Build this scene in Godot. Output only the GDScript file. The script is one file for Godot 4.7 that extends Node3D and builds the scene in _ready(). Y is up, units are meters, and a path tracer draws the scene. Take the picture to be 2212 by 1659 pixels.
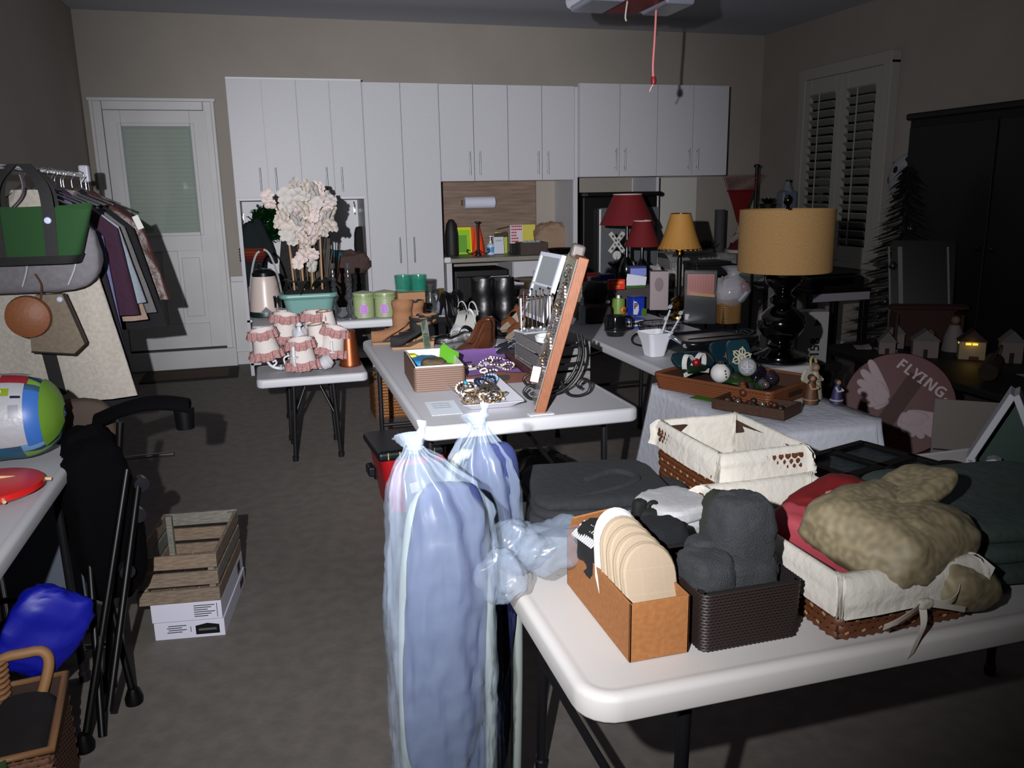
extends Node3D

# ---------------------------------------------------------------- mesh helper
class MB extends RefCounted:
	var v := PackedVector3Array()
	var n := PackedVector3Array()
	var t := PackedVector2Array()
	var ix := PackedInt32Array()
	func grid(nu: int, nv: int, f: Callable, wrap := false, flip := false) -> void:
		var base := v.size()
		var w := nu + 1
		var pts := PackedVector3Array()
		var nn := PackedVector3Array()
		pts.resize(w * (nv + 1)); nn.resize(w * (nv + 1))
		for j in nv + 1:
			for i in w:
				pts[j * w + i] = f.call(float(i) / nu, float(j) / nv)
				t.append(Vector2(float(i) / nu, float(j) / nv))
		for j in nv:
			for i in nu:
				var a := j * w + i
				var b := a + 1
				var c := a + w
				var d := c + 1
				var q := (pts[d] - pts[a]).cross(pts[c] - pts[b])
				if flip: q = -q
				for k in [a, b, c, d]: nn[k] += q
				if flip:
					ix.append_array(PackedInt32Array([base + a, base + b, base + d, base + a, base + d, base + c]))
				else:
					ix.append_array(PackedInt32Array([base + a, base + d, base + b, base + a, base + c, base + d]))
		if wrap:
			for j in nv + 1:
				var s := nn[j * w] + nn[j * w + nu]
				nn[j * w] = s; nn[j * w + nu] = s
		for j in [0, nv]:                                  # poles share one normal
			if pts[j * w].distance_to(pts[j * w + nu / 2]) < 1e-5:
				var s := Vector3.ZERO
				for i in w: s += nn[j * w + i]
				for i in w: nn[j * w + i] = s
		for k in nn.size(): nn[k] = nn[k].normalized() if nn[k].length() > 1e-12 else Vector3.UP
		v.append_array(pts); n.append_array(nn)
	func quad(a: Vector3, b: Vector3, c: Vector3, d: Vector3) -> void:   # counterclockwise seen from outside
		var s := v.size()
		var q := (b - a).cross(d - a).normalized()
		v.append_array(PackedVector3Array([a, b, c, d]))
		n.append_array(PackedVector3Array([q, q, q, q]))
		t.append_array(PackedVector2Array([Vector2(0, 1), Vector2(1, 1), Vector2(1, 0), Vector2(0, 0)]))
		ix.append_array(PackedInt32Array([s, s + 2, s + 1, s, s + 3, s + 2]))
	func box(c: Vector3, s: Vector3, r := 0.0, b := Basis.IDENTITY) -> MB:
		var h := s * 0.5
		r = minf(r, minf(h.x, minf(h.y, h.z)) * 0.98)
		for ax in 3:
			for sg in [-1.0, 1.0]:
				var a1 := (ax + 1) % 3
				var a2 := (ax + 2) % 3
				var l1 := [-h[a1], h[a1]] if r <= 0.0 else [-h[a1], -h[a1] + r, h[a1] - r, h[a1]]
				var l2 := [-h[a2], h[a2]] if r <= 0.0 else [-h[a2], -h[a2] + r, h[a2] - r, h[a2]]
				var s0 := v.size()
				var w := l1.size()
				for y in l2:
					for x in l1:
						var p := Vector3.ZERO
						p[ax] = sg * h[ax]; p[a1] = x; p[a2] = y
						var nr := Vector3.ZERO
						nr[ax] = sg
						if r > 0.0:
							var q := p.clamp(-(h - Vector3.ONE * r), h - Vector3.ONE * r)
							nr = (p - q).normalized()
							p = q + nr * r
						v.append(c + b * p); n.append(b * nr)
						t.append(Vector2(x / (2.0 * h[a1]) + 0.5, 0.5 - y / (2.0 * h[a2])))
				for j in w - 1:
					for i in w - 1:
						var q0 := s0 + j * w + i
						if sg > 0: ix.append_array(PackedInt32Array([q0, q0 + w + 1, q0 + 1, q0, q0 + w, q0 + w + 1]))
						else: ix.append_array(PackedInt32Array([q0, q0 + 1, q0 + w + 1, q0, q0 + w + 1, q0 + w]))
		return self
	func lathe(prof: Array, seg := 24, at := Vector3.ZERO, b := Basis.IDENTITY, arc := TAU) -> MB:   # prof: [radius, height] bottom to top along the outside
		var run := [prof[0]]
		for k in range(1, prof.size()):
			run.append(prof[k])
			var stop := k == prof.size() - 1
			if not stop:
				var d0 := Vector2(prof[k][0] - prof[k - 1][0], prof[k][1] - prof[k - 1][1])
				var d1 := Vector2(prof[k + 1][0] - prof[k][0], prof[k + 1][1] - prof[k][1])
				stop = absf(d0.angle_to(d1)) > 0.7
			if stop:
				var rr := run
				grid(seg, rr.size() - 1, func(u: float, w: float) -> Vector3:
					var e: Array = rr[roundi(w * (rr.size() - 1))]
					return at + b * Vector3(cos(u * arc) * e[0], e[1], -sin(u * arc) * e[0]), is_equal_approx(arc, TAU))
				run = [prof[k]]
		return self
	func tube(p: Array, r, seg := 8, closed := false) -> MB:
		var m := p.size()
		var cnt := m if closed else m - 1
		var up := Vector3.UP
		var fr := []
		for i in m:
			var a: Vector3 = p[(i - 1 + m) % m] if (closed or i > 0) else p[0]
			var c: Vector3 = p[(i + 1) % m] if (closed or i < m - 1) else p[m - 1]
			var d := (c - a).normalized()
			if i == 0 and absf(d.dot(up)) > 0.9: up = Vector3.RIGHT
			var x := d.cross(up)
			if x.length() < 1e-3: x = d.cross(Vector3(0.3, 0.5, 0.8))
			x = x.normalized()
			up = x.cross(d).normalized()
			fr.append([x, up])
		var rad := func(i: int) -> float: return r[i % m] if r is Array else r
		grid(seg, cnt, func(u: float, w: float) -> Vector3:
			var i := roundi(w * cnt) % m
			var q: Vector3 = p[i]
			var f: Array = fr[i]
			return q + (f[0] * cos(u * TAU) - f[1] * sin(u * TAU)) * rad.call(i), true)
		if not closed:
			for e in [0, m - 1]:
				var q: Vector3 = p[e]
				var f: Array = fr[e]
				var rr: float = rad.call(e)
				if rr > 1e-4: grid(seg, 1, func(u: float, w: float) -> Vector3: return q + (f[0] * cos(u * TAU) - f[1] * sin(u * TAU)) * rr * (w if e == 0 else 1.0 - w), true)
		return self
	func prism(poly: PackedVector2Array, z0: float, z1: float, x := Transform3D.IDENTITY) -> MB:
		var area := 0.0
		for i in poly.size(): area += poly[i].cross(poly[(i + 1) % poly.size()])
		if area < 0.0: poly.reverse()
		var tri := Geometry2D.triangulate_polygon(poly)
		for side in 2:
			var s := v.size()
			var nr := x.basis * Vector3(0, 0, 1 if side else -1)
			for p in poly:
				v.append(x * Vector3(p.x, p.y, z1 if side else z0)); n.append(nr.normalized()); t.append(p)
			for k in range(0, tri.size(), 3):
				var a := poly[tri[k]]
				var ccw := (poly[tri[k + 1]] - a).cross(poly[tri[k + 2]] - a) > 0
				if ccw == (side == 1): ix.append_array(PackedInt32Array([s + tri[k], s + tri[k + 2], s + tri[k + 1]]))
				else: ix.append_array(PackedInt32Array([s + tri[k], s + tri[k + 1], s + tri[k + 2]]))
		for i in poly.size():
			var a := poly[i]
			var c := poly[(i + 1) % poly.size()]
			quad(x * Vector3(a.x, a.y, z0), x * Vector3(c.x, c.y, z0), x * Vector3(c.x, c.y, z1), x * Vector3(a.x, a.y, z1))
		return self
	func mesh() -> ArrayMesh:
		var a := []
		a.resize(Mesh.ARRAY_MAX)
		a[Mesh.ARRAY_VERTEX] = v; a[Mesh.ARRAY_NORMAL] = n; a[Mesh.ARRAY_TEX_UV] = t; a[Mesh.ARRAY_INDEX] = ix
		var m := ArrayMesh.new()
		m.add_surface_from_arrays(Mesh.PRIMITIVE_TRIANGLES, a)
		return m

# ---------------------------------------------------------------- scene helpers
var used := {}
var mats := {}
var tex := {}
var fn := FastNoiseLite.new()
var rng := RandomNumberGenerator.new()

func numbered(s: String) -> String:
	used[s] = used.get(s, 0) + 1
	return s if used[s] == 1 else "%s_%03d" % [s, used[s] - 1]

func meta(o: Node3D, label: String, cat := "", group := "", kind := "") -> void:
	if label: o.set_meta("label", label)
	if cat: o.set_meta("category", cat)
	if group: o.set_meta("group", group)
	if kind: o.set_meta("kind", kind)

func thing(called: String, label: String, cat: String, at := Vector3.ZERO, turn := 0.0, group := "") -> Node3D:
	var o := Node3D.new()
	o.name = numbered(called)
	add_child(o)
	o.position = at
	o.rotation.y = deg_to_rad(turn)
	meta(o, label, cat, group)
	return o

func part(p: Node, called: String, mb, m: Material, label := "", kind := "") -> MeshInstance3D:
	var o := MeshInstance3D.new()
	o.name = called
	o.mesh = mb.mesh() if mb is MB else mb
	o.material_override = null
	for i in o.mesh.get_surface_count(): o.set_surface_override_material(i, m)
	p.add_child(o, true)
	if label: o.set_meta("label", label)
	if kind: o.set_meta("kind", kind)
	return o

func one(called: String, label: String, cat: String, mb, m: Material, at := Vector3.ZERO, turn := 0.0, group := "") -> MeshInstance3D:
	var o := part(self, numbered(called), mb, m)
	o.position = at
	o.rotation.y = deg_to_rad(turn)
	meta(o, label, cat, group)
	return o

func struct(called: String, mb, m: Material, label: String) -> MeshInstance3D:
	var o := part(self, called, mb, m)
	meta(o, label, called.split("_")[0], "", "structure")
	return o

func copy(src: Node3D, label: String, at: Vector3, turn := 0.0, group := "") -> Node3D:
	var o: Node3D = src.duplicate()
	o.name = numbered(str(src.name).rstrip("0123456789").trim_suffix("_"))
	add_child(o)
	o.position = at
	o.rotation = Vector3(0, deg_to_rad(turn), 0)
	meta(o, label, "", group)
	return o

func B() -> MB: return MB.new()
func bx(c: Vector3, s: Vector3, r := 0.0, b := Basis.IDENTITY) -> MB: return MB.new().box(c, s, r, b)
func V(x: float, y: float, z: float) -> Vector3: return Vector3(x, y, z)
func E(x: float, y: float, z: float) -> Basis: return Basis.from_euler(Vector3(deg_to_rad(x), deg_to_rad(y), deg_to_rad(z)))
func nz(x: float, y: float, z: float) -> float: return fn.get_noise_3d(x, y, z)

func noise(k: String, freq: float, lo: float, hi: float, oct := 4, size := 512, type := FastNoiseLite.TYPE_SIMPLEX_SMOOTH) -> NoiseTexture2D:
	if not tex.has(k):
		var f := FastNoiseLite.new()
		f.noise_type = type
		f.frequency = freq
		f.seed = hash(k) % 1000
		f.fractal_octaves = oct
		var g := Gradient.new()
		g.set_color(0, Color(lo, lo, lo)); g.set_color(1, Color(hi, hi, hi))
		var x := NoiseTexture2D.new()
		x.width = size; x.height = size
		x.seamless = true
		x.noise = f
		x.color_ramp = g
		tex[k] = x
	return tex[k]

# o: {a: albedo noise key, s: its scale, b: relief key, bs: its scale, h: relief cm, m: metallic, al: alpha, cl: clearcoat, rim: sheen, back: backlight, em: emission}
func M(c: Color, rough := 0.8, o := {}) -> StandardMaterial3D:
	var key := str(c, rough, o)
	if mats.has(key): return mats[key]
	var m := StandardMaterial3D.new()
	m.albedo_color = c
	m.roughness = rough
	m.metallic = o.get("m", 0.0)
	m.metallic_specular = o.get("sp", 0.5)
	if o.has("a"):
		m.albedo_texture = tex[o.a]
		m.uv1_triplanar = true
		var s = o.get("s", 1.0)
		m.uv1_scale = s if s is Vector3 else Vector3.ONE * s
	if o.has("b"):
		m.heightmap_enabled = true
		m.heightmap_texture = tex[o.b]
		m.heightmap_scale = o.get("h", 0.1)
		m.uv1_triplanar = true
		if not o.has("a"):
			var s = o.get("bs", 8.0)
			m.uv1_scale = s if s is Vector3 else Vector3.ONE * s
	if o.has("al"):
		m.transparency = BaseMaterial3D.TRANSPARENCY_ALPHA
		m.albedo_color.a = o.al
		m.cull_mode = BaseMaterial3D.CULL_DISABLED
	if o.has("cl"):
		m.clearcoat_enabled = true
		m.clearcoat = o.cl
		m.clearcoat_roughness = 0.12
	if o.has("rim"):
		m.rim_enabled = true
		m.rim = o.rim
		m.rim_tint = 0.5
	if o.has("back"):
		m.backlight_enabled = true
		m.backlight = o.back
	if o.has("em"):
		m.emission_enabled = true
		m.emission = c
		m.emission_energy_multiplier = o.em
	if o.has("two"): m.cull_mode = BaseMaterial3D.CULL_DISABLED
	mats[key] = m
	return m

func glass(c := Color(1, 1, 1), al := 0.12, rough := 0.05) -> StandardMaterial3D: return M(c, rough, {"al": al})

func letters(p: Node, s: String, size: float, m: Material, x: Transform3D, called := "lettering", bold := false, serif := false) -> MeshInstance3D:
	var tm := TextMesh.new()
	var f := SystemFont.new()
	f.font_names = PackedStringArray(["Droid Serif" if serif else "Droid Sans"])
	f.font_weight = 700 if bold else 400
	tm.font = f
	tm.text = s
	tm.font_size = 32
	tm.pixel_size = size / 32.0
	tm.depth = 0.0012
	tm.curve_step = 2.0
	var o := part(p, called, tm, m)
	o.transform = x
	return o

func curve(p: Array, k := 6) -> Array:            # Catmull-Rom through points
	var r := []
	for i in p.size() - 1:
		var a: Vector3 = p[maxi(i - 1, 0)]
		var b: Vector3 = p[i]
		var c: Vector3 = p[i + 1]
		var d: Vector3 = p[mini(i + 2, p.size() - 1)]
		for j in k: r.append(b.cubic_interpolate(c, a, d, float(j) / k))
	r.append(p[-1])
	return r

func ring(c: Vector3, r: float, seg := 20, b := Basis.IDENTITY, rz := -1.0) -> Array:
	var o := []
	for i in seg: o.append(c + b * Vector3(cos(TAU * i / seg) * r, 0, sin(TAU * i / seg) * (rz if rz > 0 else r)))
	return o

func poly(a: Array) -> PackedVector2Array:
	var r := PackedVector2Array()
	for i in range(0, a.size(), 2): r.append(Vector2(a[i], a[i + 1]))
	return r

func rrect(w: float, h: float, r: float, k := 5) -> PackedVector2Array:
	var o := PackedVector2Array()
	for c in 4:
		var cx := (w * 0.5 - r) * (1 if c in [0, 3] else -1)
		var cy := (h * 0.5 - r) * (1 if c < 2 else -1)
		for i in k + 1:
			var a := PI * 0.5 * (c + float(i) / k)
			o.append(Vector2(cx + cos(a) * r, cy + sin(a) * r))
	return o

func at2(o: PackedVector2Array, f: float) -> Vector2:      # point along a closed outline
	var n := o.size()
	var i := floori(f * n)
	return o[i % n].lerp(o[(i + 1) % n], f * n - i)

# a soft closed body: rounded slab w x h x t with wrinkles
func soft(w: float, h: float, t: float, seed_ := 0.0, amp := 0.008, fr := 12.0, pw := 0.5, nu := 36, nv := 24, ex := 3.0) -> MB:
	var m := MB.new()
	m.grid(nu, nv, func(u: float, q: float) -> Vector3:
		var a := u * TAU
		var ph := (q - 0.5) * PI
		var sg := func(x: float, e: float) -> float: return signf(x) * pow(absf(x), e)
		var cx: float = sg.call(cos(ph), pw)
		var p := Vector3(sg.call(cos(a), 2.0 / ex) * cx * w * 0.5, sg.call(sin(ph), 0.8) * t * 0.5, -sg.call(sin(a), 2.0 / ex) * cx * h * 0.5)
		var d := nz(p.x * fr * 8 + seed_, p.y * fr * 8, p.z * fr * 8) + 0.5 * nz(p.x * fr * 20, p.y * fr * 20 + seed_, p.z * fr * 20)
		return p + p.normalized() * d * amp, true)
	return m

# a hanging or draped sheet with both faces; f(u,v) -> point
func sheet(nu: int, nv: int, f: Callable, th := 0.003) -> MB:
	var m := MB.new()
	m.grid(nu, nv, f)
	var a := m.v.duplicate()
	var b := m.n.duplicate()
	var w := nu + 1
	m.grid(nu, nv, func(u: float, q: float) -> Vector3:
		var k := roundi(q * nv) * w + roundi(u * nu)
		return a[k] - b[k] * th, false, true)
	for e in 4:
		m.grid(nu if e < 2 else nv, 1, func(u: float, q: float) -> Vector3:
			var i := roundi(u * (nu if e < 2 else nv))
			var k := [i, nv * w + i, i * w, i * w + nu][e] as int
			return a[k] - b[k] * th * q, false, e in [0, 3])
	return m

# ---------------------------------------------------------------- the scene
func _ready() -> void:
	rng.seed = 7
	fn.seed = 3
	fn.frequency = 0.25
	var eye := Vector3(0, 1.5, 0)
	var look := Basis(Vector3.UP, deg_to_rad(-16.0)) * Basis(Vector3.RIGHT, deg_to_rad(-13.0)) * Basis(Vector3.BACK, deg_to_rad(-1.0))
	var cam := Camera3D.new()
	cam.name = "camera"
	cam.fov = 49.48
	cam.near = 0.05
	cam.transform = Transform3D(look, eye)
	add_child(cam)
	cam.current = true
	# the only light is a torch held just left of the camera: a hot centre and a wide spill
	var torch := eye + look * Vector3(-0.23, 0.11, 0.0)
	var aim := Vector3(1.3, 1.15, -7.5)
	for a in [["torch_hotspot", 23.0, 24.5, 1.0], ["torch_spill", 10.0, 53.0, 1.0]]:
		var l := SpotLight3D.new()
		l.name = a[0]
		l.light_color = Color(0.985, 0.985, 1.0)
		l.light_energy = a[1]
		l.spot_angle = a[2]
		l.spot_angle_attenuation = a[3]
		l.spot_attenuation = 2.0
		l.spot_range = 20.0
		l.light_size = 0.012
		l.shadow_enabled = true
		add_child(l)
		l.position = torch
		l.look_at(aim, Vector3.UP)
	var we := WorldEnvironment.new()
	we.name = "world"
	var env := Environment.new()
	env.background_mode = Environment.BG_COLOR
	env.background_color = Color(0, 0, 0)
	env.tonemap_mode = Environment.TONE_MAPPER_LINEAR
	env.tonemap_exposure = 1.0
	env.sdfgi_enabled = true
	env.ssao_enabled = true
	env.ssil_enabled = true
	we.environment = env
	add_child(we)

	noise("fine", 0.09, 0.0, 1.0, 3)
	noise("cloth", 0.03, 0.86, 1.0, 5)
	noise("wrinkle", 0.012, 0.0, 1.0, 5)
	noise("blotch", 0.008, 0.95, 1.0, 5)
	noise("grain", 0.02, 0.72, 1.0, 4)
	noise("concrete", 0.012, 0.86, 1.0, 6, 1024)
	noise("speck", 0.12, 0.9, 1.0, 2)
	noise("damask", 0.012, 0.74, 1.0, 1)

	room()
	cabinets()
	right_wall()
	opener()
	tables()
	garments()
	left_table()
	floor_things()
	far_table()
	low_table()
	shoe_table()
	jewellery()
	lamp_table()
	corner_table()
	cloth_table()
	front_table()
	wrapped_chairs()
	right_floor()

# ---------------------------------------------------------------- room shell
func room() -> void:
	var wall := M(Color(0.62, 0.59, 0.555), 0.9, {"a": "blotch", "s": 0.3, "b": "fine", "bs": 4.0, "h": 0.08})
	var white := M(Color(0.8, 0.8, 0.8), 0.5, {"a": "blotch", "s": 0.5})
	struct("floor", bx(V(1.8, -0.05, -3.0), V(6.9, 0.1, 10.2)), M(Color(0.46, 0.435, 0.41), 0.75, {"a": "concrete", "s": 0.9, "b": "fine", "h": 0.05}), "stained grey concrete garage floor")
	struct("ceiling", bx(V(1.8, 3.05, -3.0), V(6.9, 0.12, 10.2)), M(Color(0.72, 0.73, 0.77), 0.9, {"b": "fine", "bs": 4.0, "h": 0.1}), "white plaster garage ceiling")
	struct("wall_back", bx(V(1.8, 1.5, -7.95), V(6.9, 3.0, 0.1)), wall, "beige painted back wall with door and cabinets")
	struct("wall_left", bx(V(-1.42, 1.5, -3.0), V(0.1, 3.0, 10.0)), wall, "beige painted side wall behind the hanging clothes")
	struct("wall_right", bx(V(5.03, 1.5, -3.0), V(0.1, 3.0, 10.0)), wall, "beige painted side wall with the shuttered window")
	struct("wall_front", bx(V(1.8, 1.5, 2.0), V(6.9, 3.0, 0.1)), wall, "wall behind the photographer")
	# door up a step
	var d := Node3D.new()
	d.name = "door_1"
	add_child(d)
	d.position = V(-0.822, 0.184, -7.9)
	meta(d, "white half-glass door up one step, with a dark blind", "door", "", "structure")
	var slab := B()
	for a in [[-0.335, 0, 0.13, 2.03], [0.335, 0, 0.13, 2.03], [0, 1.92, 0.539, 0.11], [0, 0.86, 0.539, 0.14], [0, 0, 0.539, 0.22], [0, 0.221, 0.13, 0.638]]:
		slab.box(V(a[0], a[1] + a[3] * 0.5, 0.02), V(a[2], a[3], 0.04), 0.002)
	slab.box(V(0, 0.5, 0.008), V(0.6, 0.9, 0.016))
	part(d, "door_slab", slab, white)
	for s in [-1, 1]:
		var mo := B()
		mo.box(V(s * 0.165, 0.54, 0.02), V(0.15, 0.52, 0.016), 0.007)
		part(d, "raised_panel", mo, white)
	var gf := B()
	for a in [[-0.285, 1.46, 0.03, 0.94], [0.285, 1.46, 0.03, 0.94], [0, 1.915, 0.539, 0.03], [0, 1.005, 0.539, 0.03]]: gf.box(V(a[0], a[1], 0.044), V(a[2], a[3], 0.012), 0.005)
	part(d, "glazing_frame", gf, white)
	for k in 24:
		part(d, "blind_slat", bx(V(0, 1.035 + k * 0.036, 0.02), V(0.5, 0.032, 0.002), 0.0, E(18, 0, 0)), M(Color(0.66, 0.64, 0.55), 0.6))
	part(d, "pane", bx(V(0, 1.46, 0.036), V(0.55, 0.89, 0.004)), M(Color(0.75, 0.85, 0.83), 0.04, {"al": 0.22}))
	part(d, "door_sweep", bx(V(0, -0.008, 0.03), V(0.8, 0.022, 0.02)), M(Color(0.1, 0.08, 0.06), 0.6))
	part(d, "threshold", bx(V(0, -0.1, 0.035), V(0.96, 0.165, 0.07), 0.006), white)
	var lev := B()
	lev.lathe([[0.0, 0.0], [0.028, 0.0], [0.028, 0.008], [0.0, 0.01]], 16, V(-0.34, 0.92, 0.04), E(90, 0, 0))
	lev.lathe([[0.0, 0.0], [0.012, 0.005], [0.012, 0.03], [0.026, 0.045], [0.02, 0.065], [0.0, 0.07]], 16, V(-0.34, 0.92, 0.045), E(90, 0, 0))
	part(d, "door_knob", lev, M(Color(0.7, 0.7, 0.68), 0.25, {"m": 1.0}))
	var tr := B()
	for a in [[-1.275, 1.156, 0.095, 2.312], [-0.39, 1.156, 0.095, 2.312]]:
		tr.box(V(a[0], a[1], -7.885), V(a[2], a[3], 0.04), 0.008)
		tr.box(V(a[0] + 0.03 * signf(a[0] + 0.822), a[1], -7.872), V(0.03, a[3], 0.05), 0.008)
	tr.box(V(-0.832, 2.265, -7.884), V(0.788, 0.095, 0.04), 0.008)
	tr.box(V(-0.832, 2.3, -7.87), V(1.0, 0.03, 0.056), 0.008)
	struct("trim_1", tr, white, "white moulded casing around the door")
	var ws := B()
	ws.box(V(-0.28, 0.38, -7.89), V(0.125, 0.76, 0.02), 0.003)
	ws.box(V(-0.28, 0.78, -7.88), V(0.125, 0.055, 0.04), 0.01)
	ws.box(V(-0.28, 0.06, -7.88), V(0.125, 0.12, 0.035), 0.008)
	struct("trim_2", ws, white, "white wainscot strip between the door casing and the cabinets")
	struct("baseboard_right", bx(V(4.97, 0.06, -5.5), V(0.02, 0.12, 4.7), 0.005), white, "white baseboard along the side wall")
	var mat_ := thing("door_mat", "brown doormat with a dark patterned border in front of the white door", "doormat", V(-0.72, 0, -7.53))
	part(mat_, "border", bx(V(0, 0.006, 0), V(0.78, 0.012, 0.46), 0.004), M(Color(0.12, 0.1, 0.1), 0.95, {"a": "cloth", "s": 9.0}))
	part(mat_, "field", bx(V(0, 0.009, 0), V(0.62, 0.012, 0.33), 0.003), M(Color(0.36, 0.28, 0.21), 0.95, {"a": "cloth", "s": 14.0, "b": "fine", "h": 0.2}))

# ---------------------------------------------------------------- cabinets along the back wall
func door_panel(p: Node3D, x0: float, x1: float, y0: float, y1: float, z: float, hx: float, hy: float, m: Material, hl := 0.2) -> void:
	var o := part(p, "door", bx(V((x0 + x1) * 0.5, (y0 + y1) * 0.5, z - 0.01), V(x1 - x0 - 0.005, y1 - y0 - 0.004, 0.02), 0.0015), m)
	if hl <= 0.0: return
	var h := B()
	h.tube([V(hx, hy - hl * 0.5, z + 0.03), V(hx, hy + hl * 0.5, z + 0.03)], 0.0062, 8)
	for s in [-0.36, 0.36]: h.tube([V(hx, hy + hl * s, z), V(hx, hy + hl * s, z + 0.03)], 0.004, 6)
	part(o, "handle", h, M(Color(0.5, 0.5, 0.52), 0.3, {"m": 1.0}))

func cabinets() -> void:
	var lam := M(Color(0.82, 0.82, 0.84), 0.42, {"a": "speck", "s": 1.6, "sp": 0.35})
	var inner := M(Color(0.84, 0.84, 0.86), 0.5)
	var Z := -7.32
	# pair of doors over the open bay
	for a in [["left", -0.22, 0.051, 0.319, "white two-door cabinet nearest the door, above the green wreath"], ["right", 0.319, 0.583, 0.848, "white two-door cabinet above the orchids, beside the tall cupboard"]]:
		var c := thing("hung_cabinet", a[4], "cabinet", V(0, 0, 0), 0, "white hung cabinets")
		part(c, "body", bx(V((a[1] + a[3]) * 0.5, 1.945, -7.62), V(a[3] - a[1], 0.965, 0.55), 0.001), inner)
		door_panel(c, a[1], a[2], 1.483, 2.412, Z, a[2] - 0.062, 1.625, lam)
		door_panel(c, a[2], a[3], 1.483, 2.412, Z, a[2] + 0.062, 1.625, lam)
	var bay := thing("open_bay", "white open cloakroom bay with chrome hooks under the cabinets", "cabinet")
	part(bay, "back_panel", bx(V(0.314, 0.98, -7.89), V(1.06, 0.98, 0.012)), inner)
	var sides := B()
	sides.box(V(-0.205, 0.735, -7.6), V(0.03, 1.47, 0.56), 0.001)
	sides.box(V(0.833, 0.735, -7.6), V(0.03, 1.47, 0.56), 0.001)
	part(bay, "side_panel", sides, lam, "", "stuff")
	part(bay, "bottom_shelf", bx(V(0.314, 0.47, -7.6), V(1.06, 0.02, 0.56), 0.001), inner)
	part(bay, "lower_shelf", bx(V(0.314, 0.1, -7.6), V(1.06, 0.02, 0.56), 0.001), inner)
	part(bay, "top_rail", bx(V(0.314, 1.474, -7.6), V(1.06, 0.014, 0.56), 0.001), inner)
	for a in [[-0.19, 1.32], [0.17, 1.34], [0.53, 1.33], [0.79, 1.36]]:
		var h := B()
		h.box(V(a[0], a[1], -7.88), V(0.02, 0.06, 0.008), 0.003)
		h.tube(curve([V(a[0], a[1] + 0.01, -7.88), V(a[0], a[1] + 0.02, -7.84), V(a[0] - 0.005, a[1] + 0.05, -7.81), V(a[0] - 0.01, a[1] + 0.075, -7.82)]), 0.005, 8)
		h.tube(curve([V(a[0], a[1] - 0.015, -7.88), V(a[0], a[1] - 0.04, -7.855), V(a[0], a[1] - 0.03, -7.83)]), 0.005, 8)
		part(bay, "coat_hook", h, M(Color(0.85, 0.85, 0.87), 0.15, {"m": 1.0}))
	var tall := thing("tall_cupboard", "tall white two-door cupboard between the open bay and the worktop", "cupboard")
	part(tall, "body", bx(V(1.17, 1.2, -7.612), V(0.642, 2.41, 0.54), 0.001), lam)
	door_panel(tall, 0.85, 1.166, 0.1, 2.405, Z, 1.105, 1.02, lam, 0.22)
	door_panel(tall, 1.166, 1.491, 0.1, 2.405, Z, 1.228, 1.02, lam, 0.22)
	part(tall, "plinth", bx(V(1.17, 0.045, -7.6), V(0.64, 0.09, 0.5)), M(Color(0.3, 0.3, 0.3)))
	# wall cabinets
	for a in [[1.493, 1.793, 2.103, 1.596, 2.402, "white two-door wall cabinet above the paper roll, next to the tall cupboard"], [2.103, 2.417, 2.723, 1.596, 2.402, "white two-door wall cabinet above the worktop, left of the narrow gap"], [2.769, 3.162, 3.536, 1.618, 2.43, "white two-door wall cabinet above the fridge"], [3.536, 3.901, 4.268, 1.618, 2.43, "white two-door wall cabinet at the end of the row, by the window wall"]]:
		var c := thing("wall_cabinet", a[5], "cabinet", V(0, 0, 0), 0, "white wall cabinets")
		part(c, "body", bx(V((a[0] + a[2]) * 0.5, (a[3] + a[4]) * 0.5, -7.62), V(a[2] - a[0], a[4] - a[3], 0.55), 0.001), lam)
		door_panel(c, a[0], a[1], a[3], a[4], Z, a[1] - 0.045, a[3] + 0.15, lam)
		door_panel(c, a[1], a[2], a[3], a[4], Z, a[1] + 0.045, a[3] + 0.15, lam)
	one("filler_panel", "tall white filler panel in the gap between the two cabinet runs", "panel", bx(V(2.746, 1.2, -7.62), V(0.044, 2.4, 0.52), 0.001), lam)
	one("end_divider", "white divider panel beside the fridge", "panel", bx(V(3.565, 0.8, -7.62), V(0.03, 1.62, 0.54), 0.001), lam)
	one("bay_back", "white back panel behind the gold lamp", "panel", bx(V(3.9, 0.8, -7.885), V(0.72, 1.62, 0.015), 0.001), M(Color(0.78, 0.77, 0.74), 0.6))
	one("splash_panel", "brown wood-grain panel behind the paper roll", "panel", bx(V(2.02, 1.27, -7.885), V(1.02, 0.68, 0.015)), M(Color(0.6, 0.5, 0.43), 0.6, {"a": "grain", "s": V(0.25, 3.0, 3.0)}))
	one("splash_panel", "pale bare panel between the brown panel and the fridge", "panel", bx(V(2.63, 1.27, -7.885), V(0.19, 0.68, 0.015)), M(Color(0.66, 0.62, 0.58), 0.7))
	var ct := thing("worktop", "grey laminate worktop with desk supplies under the wall cabinets", "worktop", V(2.15, 0.93, -7.59))
	part(ct, "slab", bx(V(0, -0.02, 0), V(1.32, 0.04, 0.62), 0.008), M(Color(0.6, 0.57, 0.53), 0.4, {"a": "cloth", "s": 3.0}))
	part(ct, "corner_bracket", bx(V(-0.635, -0.01, 0.32), V(0.06, 0.05, 0.02), 0.012), M(Color(0.85, 0.85, 0.85), 0.4))
	var dr := thing("drawer_unit", "white drawer unit under the worktop", "drawers", V(2.42, 0, -7.6))
	part(dr, "body", bx(V(0, 0.44, 0), V(0.58, 0.88, 0.52)), lam)
	for k in 4: part(dr, "drawer", bx(V(0, 0.78 - k * 0.21, 0.27), V(0.57, 0.2, 0.02), 0.002), lam)
	one("support_panel", "white support panel under the left end of the worktop", "panel", bx(V(1.54, 0.445, -7.58), V(0.05, 0.89, 0.5), 0.002), lam)
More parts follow.
